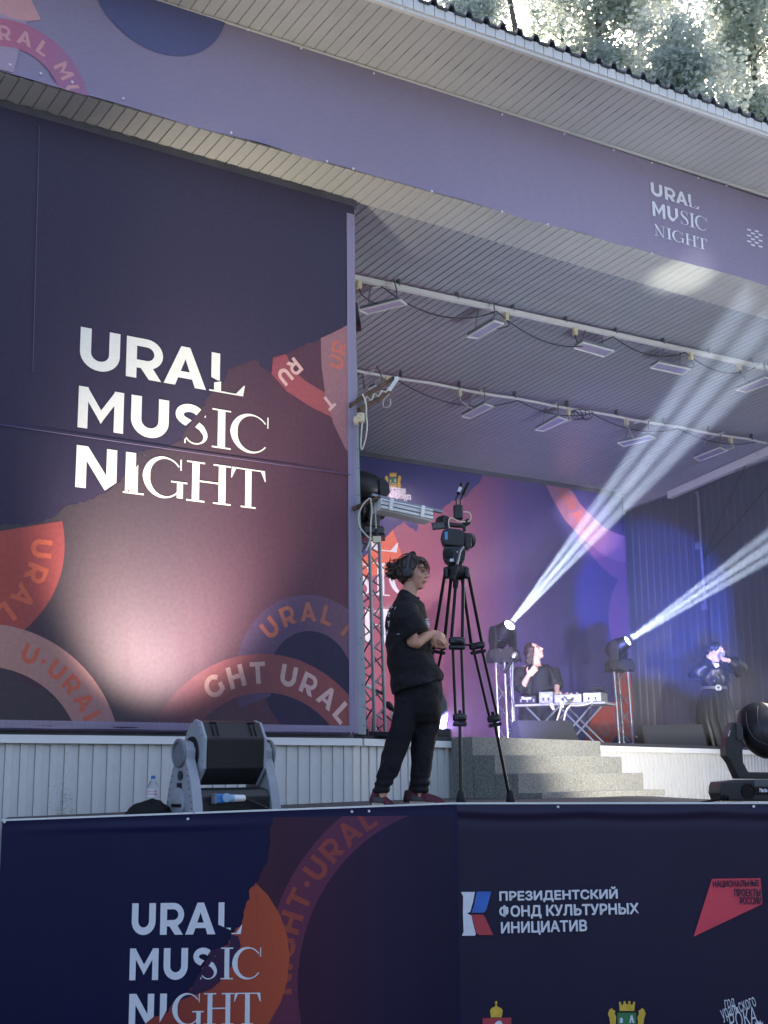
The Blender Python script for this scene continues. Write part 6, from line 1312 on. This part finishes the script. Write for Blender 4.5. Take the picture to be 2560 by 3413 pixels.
# trousers
mb = MB()
levels(mb, [(2262, 1312, 1474, .155, 0), (2300, 1314, 1476, .165, 0), (2340, 1316, 1474, .165, 0), (2380, 1312, 1472, .14, 0), (2410, 1330, 1462, .09, 0)], h0)
levels(mb, [(2330, 1316, 1410, .10, -.05), (2380, 1309, 1402, .098, -.05), (2430, 1298, 1384, .095, -.05), (2480, 1283, 1366, .088, -.05), (2530, 1269, 1345, .08, -.05), (2580, 1259, 1324, .07, -.05), (2612, 1254, 1309, .064, -.05), (2630, 1244, 1300, .064, -.05), (2640, 1249, 1291, .05, -.05)], h0)
levels(mb, [(2320, 1350, 1476, .11, .05), (2380, 1362, 1470, .105, .05), (2430, 1368, 1464, .098, .05), (2480, 1371, 1452, .09, .05), (2530, 1371, 1440, .08, .05), (2580, 1369, 1435, .074, .05), (2614, 1366, 1431, .068, .05), (2630, 1366, 1427, .066, .05), (2642, 1374, 1419, .052, .05)], h0)
def tr_fold(co):
    z = co.z; return folds(7, 6, .013)(co) + folds(18, 16, .004)(co) + .008 * max(0, 1 - abs(z - 1.55) / .12) * math.sin(z * 120)
blob(mb, 'trousers', trs, CO, .008, 3, tr_fold)
# shoes
shm = mat('shoe_knit', '52202e', .8, var=.75, scale=45, bump=.4, bscale=200); shd = mat('shoe_dark', '3a363c', .7, var=.2, scale=30)
for nm, hx, tx, dh, y0, wd in (('shoe', 1246, 1304, -.05, 2688, .045), ('shoe', 1372, 1476, .05, 2683, .045)):
    mb = MB(); capsule(mb, Q(hx + 4, y0 - 20, dh), Q(hx + 10, y0 - 42, dh), .040, .036); capsule(mb, Q(hx + 6, y0 - 15, dh), Q(tx - 10, y0 - 12, dh - .02), .034, .026); capsule(mb, Q(hx + 14, y0 - 36, dh), Q(tx - 14, y0 - 16, dh - .01), .036, .024); capsule(mb, Q(tx - 16, y0 - 10, dh - .02), Q(tx, y0 - 8, dh - .025), .030, .020)
    so = blob(mb, 'shoe', shm, CO, .005, 3)
    mb = MB(); capsule(mb, Q(hx + 2, y0 - 5, dh), Q(tx - 8, y0 - 4, dh - .02), .024, .020)
    pts = [(hx - 8, y0), (tx + 10, y0), (tx + 9, y0 - 5), (tx - 20, y0 - 9), (hx + 10, y0 - 12), (hx - 7, y0 - 12)]
    mb = MB(); mb.prism([Q(x, y, dh - wd * .95) for x, y in pts], FH * wd * 1.9); mb.build('sole', mat('sole_cream', 'a39a86', .8, var=.2, scale=60), so, bevel=.008)
    mb = MB(); capsule(mb, Q(hx + 8, y0 - 20, dh - .012), Q(hx + 34, y0 - 16, dh - .014), .036, .026); blob(mb, 'heel_panel', shd, so, .006, 2)
# headphones
HP = thing('headphones', hp_(0, .1), 'black over-ear headphones worn by the camera operator', 'headphones')
mb = MB(); n = 18; mb.tube([HC + hu * .018 + hs * .098 * math.cos(t) * -1 + hu * (.112) * math.sin(t) - hf * .012 for t in [math.pi * k / n for k in range(n + 1)]], [.012] * (n + 1), 8); mb.build('band', mat('headphone_grey', '33363c', .5), HP, smooth=True)
for q in (-1, 1):
    mb = MB(); mb.lathe(hp_(-.012, -.008, q * .068), hs * q, [(0, .036), (.014, .041), (.03, .040), (.040, .032), (.043, .01)], 18); mb.build('ear_cup', 'black_plastic', HP, smooth=True)
mb = MB(); ellipsoid(mb, hp_(-.01, .138), (.022, .03, .02)); mb.build('band_pad', 'black_rough', HP, smooth=True)
mb = MB(); mb.lathe(hp_(-.002, -.055, .074), hs, [(0, .001), (.004, .006), (.008, .001)], 8); tag(mb.build('earring', 'alu', CO))

# ---------------- musician at the decks
h1 = 16.95; c6 = lambda x, y: (1600 + x / 3.318, 2000 + y / 3.318); D = lambda x, y, d=0.0: V(*c6(x, y), h1 + d)
DJ = thing('person', floor_pt(1790, h1), 'long-haired person in dark jacket behind the decks, head thrown back, hand on chest', 'person')
hf = _n(RH * .78 + UP * .42 - FH * .46); hu = _n(UP * .85 - RH * .42 - hf * (UP * .85 - RH * .42).dot(hf)); HC = D(602, 570); s = 1.04
mb = MB(); head(mb, HC, hf, hu, s)
capsule(mb, D(635, 770), D(612, 640), .062, .056); capsule(mb, D(500, 790, .02), D(760, 800, .02), .08, .08); capsule(mb, D(630, 820), D(640, 1080), .13, .13); capsule(mb, D(630, 1080), D(560, 1400), .09, .06); capsule(mb, D(650, 1080), D(720, 1400), .09, .06)
capsule(mb, D(470, 790), D(462, 950, -.12), .055, .045); capsule(mb, D(470, 962, -.16), D(535, 835, -.26), .046, .030); hand(mb, D(535, 838, -.26), UP * .75 + RH * .72, FH * 1, .35, 1.12, .35, 1)
capsule(mb, D(800, 800), D(848, 930, -.08), .055, .045); capsule(mb, D(848, 930, -.08), D(850, 1010, -.3), .042, .03); hand(mb, D(850, 1010, -.3), -FH * .8 - UP * .4, -UP, .5, 1.1, .3, 1)
blob(mb, 'body', sk2, DJ, .0075, 3); face_bits(DJ, HC, hf, hu, s, 'lip_rose', brow='hair_brown') if mat('hair_brown', '2e241f', .5, var=.5, scale=40, bump=.5, bscale=100) else None
hs = hf.cross(hu); A_ = (hf, hs, hu); hp_ = lambda f, u, si=0: HC + (hf * f + hu * u + hs * si) * s
mb = MB(); ellipsoid(mb, hp_(-.03, .042), (.10, .09, .09), A_); ellipsoid(mb, hp_(-.07, -.01), (.07, .085, .09), A_); r = random.Random(4)
for q in (-1, 1):
    for k in range(4): capsule(mb, hp_(.0 + .01 * k, .07 - .01 * k, q * .085), D(520 + 14 * k + (0 if q > 0 else -20), 700 + r.uniform(-20, 12), -.1 * q), .024, .014)
for k in range(6): capsule(mb, hp_(-.08, .0, -.05 + .02 * k), D(510 + 12 * k, 690 + r.uniform(-18, 16), -.08 + .03 * k), .03, .014)
blob(mb, 'hair', 'hair_brown', DJ, .008, 2, folds(40, 30, .008))
jk = mat('jacket_dark', '111217', .75, var=.2, scale=10, bump=.2, bscale=120); tk = mat('tee_slate', '1a1c24', .85, var=.15, scale=14)
def crow(rows): return [(c6(0, y)[1], c6(a, 0)[0], c6(b, 0)[0], hd, dh) for y, a, b, hd, dh in rows]
mb = MB(); levels(mb, crow([(735, 560, 710, .08, 0), (760, 520, 760, .13, 0), (800, 500, 790, .16, 0), (900, 510, 790, .17, 0), (1000, 520, 790, .17, 0), (1090, 520, 790, .17, 0)]), h1); blob(mb, 'shirt', tk, DJ, .011, 3, folds(6, 5, .008))
mb = MB()
levels(mb, crow([(725, 500, 600, .10, .03), (760, 455, 600, .17, .03), (820, 440, 605, .2, .02), (920, 450, 600, .2, .02), (1100, 460, 590, .2, .02)]), h1); levels(mb, crow([(725, 690, 770, .09, .03), (760, 700, 815, .16, .03), (820, 740, 830, .2, .02), (920, 755, 830, .2, .02), (1100, 750, 830, .19, .02)]), h1); levels(mb, crow([(715, 520, 760, .05, .12), (800, 450, 825, .08, .14), (1100, 455, 830, .08, .14)]), h1)
mb.tube([D(470, 775), D(440, 870, -.06), D(445, 975, -.14)], [.10, .105, .095], 16); mb.tube([D(448, 985, -.15), D(490, 945, -.2)], [.075, .062], 14); mb.tube([D(800, 785), D(830, 870, -.05), D(862, 965, -.12)], [.095, .09, .082], 16)
blob(mb, 'jacket', jk, DJ, .011, 3, folds(8, 7, .012))
mb = MB(); levels(mb, crow([(1070, 470, 830, .17, 0), (1200, 440, 870, .18, 0), (1450, 430, 880, .18, 0), (1560, 440, 870, .18, 0)]), h1); blob(mb, 'trousers', mat('trousers_grey', '1c1c22', .85, var=.3, scale=14), DJ, .014, 3, folds(9, 2, .02))

# ---------------- singer
RS = 1.13; h2 = 17.9; c7 = lambda x, y: (2000 + x / 2.95, 2000 + y / 2.95); G = lambda x, y, d=0.0: V(*c7(x, y), h2 + d)
SG = thing('person', floor_pt(2390, h2), 'singer in long black belted dress holding the microphone with both arms raised', 'person')
hf = _n(RH * .80 - FH * .58 + UP * .04); hu = _n(UP - RH * .03 - hf * (UP - RH * .03).dot(hf)); HC = G(1142, 506); s = 1.0
RS = 1.0; mb = MB(); head(mb, HC, hf, hu, 1.07); RS = 1.13; capsule(mb, G(1130, 640), G(1132, 570), .055, .047); capsule(mb, G(1070, 680), G(1220, 680), .075, .075); capsule(mb, G(1140, 720), G(1120, 860), .11, .10); capsule(mb, G(1120, 900), G(1090, 1420), .1, .06); capsule(mb, G(1150, 900), G(1190, 1420), .1, .06)
capsule(mb, G(1060, 670, -.02), G(950, 715, -.08), .045, .038); capsule(mb, G(950, 715, -.08), G(1075, 580, -.16), .038, .026); hand(mb, G(1075, 582, -.16), UP * .8 + RH * .4 + FH * .2, FH * .6 + RH * .5, .6, .95, .2, 1)
capsule(mb, G(1225, 670), G(1385, 700, -.1), .045, .038); capsule(mb, G(1385, 700, -.1), G(1262, 592, -.28), .038, .026); hand(mb, G(1258, 590, -.29), -RH * .9 + UP * .2, UP * .4 - FH * .4, 1.1, .95, .1, -1)
blob(mb, 'body', sk2, SG, .0065, 3); face_bits(SG, HC, hf, hu, .95, mat('lip_red', '8a3038', .4))
hs = hf.cross(hu); A_ = (hf, hs, hu); hp_ = lambda f, u, si=0: HC + (hf * f + hu * u + hs * si) * 1.07
mb = MB(); ellipsoid(mb, hp_(-.026, .046), (.098, .084, .086), A_); ellipsoid(mb, hp_(-.06, .0), (.062, .078, .085), A_); capsule(mb, hp_(-.09, .0), G(1015, 640, .05), .055, .05); capsule(mb, G(1050, 560, .03), G(1000, 700, .06), .045, .05)
blob(mb, 'hair', mat('hair_black', '100e0f', .35, var=.3, scale=40, bump=.4, bscale=120), SG, .008, 2, folds(40, 14, .006))
drs = mat('dress_black', '0a0a0d', .42, var=.15, scale=8, bump=.15, bscale=60, spec=.4)
def grow(rows): return [(c7(0, y)[1], c7(a, 0)[0], c7(b, 0)[0], hd, dh) for y, a, b, hd, dh in rows]
mb = MB(); levels(mb, grow([(612, 1090, 1180, .07, 0), (640, 1050, 1230, .12, 0), (690, 1015, 1265, .16, 0), (760, 990, 1275, .165, 0), (810, 985, 1280, .165, 0), (850, 1000, 1260, .14, 0), (870, 1005, 1250, .13, 0)]), h2)
mb.tube([G(1055, 650), G(960, 690, -.06), G(932, 735, -.09), G(965, 730, -.11), G(1030, 640, -.15), G(1078, 580, -.16)], [.09, .113, .096, .113, .10, .05], 16); mb.tube([G(1235, 655), G(1330, 640, -.05), G(1400, 690, -.1), G(1370, 690, -.14), G(1310, 620, -.22), G(1270, 595, -.27)], [.096, .124, .096, .113, .09, .05], 16)
blob(mb, 'blouse', drs, SG, .010, 3, folds(9, 8, .016))
mb = MB(); levels(mb, grow([(865, 1000, 1252, .13, 0), (900, 988, 1262, .15, 0), (960, 975, 1280, .19, 0), (1060, 962, 1310, .23, 0), (1180, 955, 1335, .27, 0), (1300, 990, 1350, .29, 0), (1420, 1020, 1360, .31, 0), (1475, 1025, 1365, .31, 0)]), h2, 120, lambda t, py: min(1, max(0, (py - 2290) / 90)) * (.055 * math.sin(t * 17 + .6 * math.sin(py * .03)) + .03 * math.sin(t * 29 + 1) + .02 * math.sin(t * 7)))
sk_o = mb.build('skirt', drs, SG, smooth=True); shade(sk_o.data, 180)
mb = MB(); levels(mb, grow([(852, 990, 1264, .142, 0), (878, 990, 1264, .144, 0)]), h2, 40); mb.build('belt', mat('belt_silver', '4a4a54', .35, .3), SG, bevel=.003)
mb = MB(); mb.lathe(G(1163, 864, -.155), -FH, [(0, .045), (.012, .042), (.012, .026), (.004, .024)], 16); mb.build('buckle', 'alu', SG)
mb = MB(); mb.prism([G(x, y, -.16 + (y - 700) * -.0002) for x, y in ((1098, 612), (1165, 622), (1180, 690), (1168, 712), (1130, 660))], -FH * .012); mb.build('collar_lace', mat('lace_white', 'b9b4ac', .8, var=.6, scale=60), SG)

# ================================================================== trees behind the roof
leafm = mat('leaf_green', '8a968e', .6, var=.35, scale=3)
_t = leafm.node_tree; _b = _t.nodes['Principled BSDF']; _tr = _t.nodes.new('ShaderNodeBsdfTranslucent'); _tr.inputs[0].default_value = (.62, .69, .62, 1); _mx = _t.nodes.new('ShaderNodeMixShader'); _mx.inputs[0].default_value = .6
_t.links.new(_b.outputs[0], _mx.inputs[1]); _t.links.new(_tr.outputs[0], _mx.inputs[2]); _t.links.new(_mx.outputs[0], _t.nodes['Material Output'].inputs[0])
bark = mat('bark_grey', '6a655c', .9, var=.3, scale=12)
def tree(px, hgt_px, h, spread, label, seed, n=9000):
    r = random.Random(seed); base = V(px, 2500, h); base.z = 0; top = V(px, hgt_px, h).z
    T = thing('birch_tree', base, label, 'tree', 'trees behind the stage roof')
    mb = MB(); pts = [base, base + UP * top * .35 + RH * r.uniform(-.3, .3), base + UP * top * .65 + RH * r.uniform(-.5, .5), base + UP * top * .95 + RH * r.uniform(-.6, .6)]; pts = smooth_path(pts, 5)
    mb.tube(pts, [.22 * (1 - .9 * i / (len(pts) - 1)) + .015 for i in range(len(pts))], 8); limbs = []
    for k in range(46):
        f = r.uniform(.3, .97); p = pts[int(f * (len(pts) - 1))]; t = r.uniform(0, 6.28); L_ = spread * (1.15 - f) * r.uniform(.5, 1.1); d = RH * math.cos(t) + FH * math.sin(t) + UP * r.uniform(.25, .9); d.normalize()
        q = smooth_path([p, p + d * L_ * .5, p + d * L_ + UP * -L_ * .18], 3); mb.tube(q, [.045 * (1 - f * .6) * (1 - .8 * i / (len(q) - 1)) + .006 for i in range(len(q))], 5); limbs.append(q)
    mb.build('trunk', bark, T, smooth=True)
    vs, fs = [], []
    cl = []
    for q in limbs:
        for _ in range(5): i = r.randrange(2, len(q)); cl.append((q[i] + Vector((r.gauss(0, .35), r.gauss(0, .35), r.gauss(0, .3))), r.uniform(.25, .6)))
    for k in range(n):
        c, rad = r.choice(cl); p = c + Vector((r.gauss(0, 1), r.gauss(0, 1), r.gauss(0, 1) - .3)) * rad * .62; s = r.uniform(.05, .095); a = Vector((r.gauss(0, 1), r.gauss(0, 1), r.gauss(0, .6))).normalized(); b = a.cross(Vector((r.gauss(0, 1), r.gauss(0, 1), r.gauss(0, 1)))).normalized(); o = len(vs)
        vs += [p - a * s, p + b * s * .55, p + a * s, p - b * s * .55]; fs.append((o, o + 1, o + 2, o + 3))
    me = bpy.data.meshes.new('crown'); me.from_pydata([tuple(v) for v in vs], [], fs); tag(link('crown', me, leafm, T), kind='stuff')
tree(1530, -160, 27, 3.2, 'tree over the roof at the left end of the sky gap', 1, 39000)
tree(1790, -520, 30, 3.8, 'tall tree rising left of the warm gap of light', 2, 63000)
tree(2120, -380, 28, 3.8, 'tree with thick crown in the middle of the sky gap', 3, 63000)
tree(2420, -80, 25, 3.0, 'shorter tree close behind the right end of the roof', 4, 39000)
tree(2640, -420, 29, 3.4, 'tree cut by the right picture edge above the roof', 5, 51000)
tree(2000, 60, 33, 3.0, 'lower tree further back between the tall crowns', 6, 33000)
tree(1660, -420, 31, 3.4, 'slim tree half hidden behind the taller left crowns', 7, 45000)
tree(1960, -480, 35, 4.0, 'tall pale tree far back left of the thick crown', 8, 50000)
tree(2300, -460, 32, 3.8, 'tall tree behind the shorter one near the right end', 9, 50000)

# ================================================================== lamps that are burning, and the smoke they shine through
def spot(name, p, to, col, power, angle, blend=.6, size=.05, parent=None):
    l = bpy.data.lights.new(name, 'SPOT'); o = bpy.data.objects.new(name, l); COL.objects.link(o); o.location = p
    o.rotation_euler = (Vector(to) - Vector(p)).to_track_quat('-Z', 'Y').to_euler(); l.color = col; l.energy = power; l.spot_size = math.radians(angle); l.spot_blend = blend; l.shadow_soft_size = size
    if parent is not None: o.parent = parent; o.matrix_parent_inverse = parent.matrix_basis.inverted()
    return o
# wall washer: warm lamp behind its lens, thrown up the banner
spot('washer_lamp', LP(-.05, .27, ctr + .14), AY(540, 1950, PY), (1, .84, .72), 240, 72, 1.0, .12, WW)
spot('washer_lamp', LP(.1, .25, ctr + .16), AY(1000, 560, 9.5), (1, .88, .66), 110, 46, 1.0, .1, WW)
# beam heads: three narrow shafts each
BLU = (.72, .84, 1.0)
for T_, l_, f_, pw in ((TC, lC, fC, 58000), (TR, lR, fR, 50000)):
    sdv = f_.cross(FH).normalized(); up2 = sdv.cross(f_)
    for k, (a, b) in enumerate(((-.058, .0), (.0, .012), (.060, -.004))):
        spot('beam_lamp', l_ + sdv * a * .3, l_ + f_ * 5 + sdv * a * 5 + up2 * b * 5, BLU, pw, 3.6, 1.0, .012, T_)
    spot('beam_lamp', l_, l_ + f_ * 5, BLU, pw * .2, 11, 1.0, .02, T_)
for k, (x, y) in enumerate(((1930, 1690), (1960, 1745), (1980, 1800))):
    spot('beam_lamp', V(1205, 2062, 14.3), AY(x, y, BACK - .1), (1, .84, .88), 1700, 5.0, 1.0, .02, TL)
# big moving head on the apron: blue, across the stage on to the side wall
spot('head_lamp', hc + ax * .27, AX(2168, 2000, SIDE), (.05, .13, 1.0), 2500, 13, .35, .05, MH)
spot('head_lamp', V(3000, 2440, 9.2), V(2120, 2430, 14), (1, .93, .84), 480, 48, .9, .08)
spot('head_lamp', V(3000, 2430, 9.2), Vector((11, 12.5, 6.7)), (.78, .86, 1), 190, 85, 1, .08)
spot('head_lamp', V(3000, 2430, 9.2), on_plane(2270, 925, (0, PY, 7.07), _n(Vector((0, .1, 1)))), (1, 1, .88), 420, 8, 1.0, .05)  # added lamp without a fixture, standing in for the beams' reflection on the soffit
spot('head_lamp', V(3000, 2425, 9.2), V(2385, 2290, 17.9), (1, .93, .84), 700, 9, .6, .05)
# floor lamp by the curved speaker, lighting the decks and the backdrop from the left
spot('floor_lamp', V(1490, 2432, 13.5), V(1720, 2170, 18.5), (.42, .40, 1.0), 520, 88, .8, .04)
spot('hung_lamp', V(1300, 1625, 13.2), V(1480, 2120, 18.5), (1, .66, .82), 190, 62, .9, .05)

m = bpy.data.materials.new('stage_smoke'); m.use_nodes = True; t = m.node_tree; t.nodes.remove(t.nodes['Principled BSDF']); pv = t.nodes.new('ShaderNodeVolumePrincipled'); pv.inputs['Color'].default_value = (.9, .92, 1, 1); pv.inputs['Density'].default_value = 0.010; pv.inputs['Anisotropy'].default_value = 0.0
t.links.new(pv.outputs[0], t.nodes['Material Output'].inputs['Volume'])
mb = MB(); fp = [Vector((6.66, 8.4, 0)), Vector((12.0, 8.7, 0)), Vector((SIDE - .2, 11.3, 0)), Vector((SIDE - .2, BACK - .2, 0)), Vector((6.66, BACK - .2, 0))]
mb.hexa([p + UP * (FLOOR + .02) for p in fp], [Vector((p.x, p.y, min(6.98, ZC(p.y) - .02))) for p in fp]); tag(mb.build('haze', m), 'thin stage smoke filling the space under the stage ceiling', 'smoke', None, 'stuff')
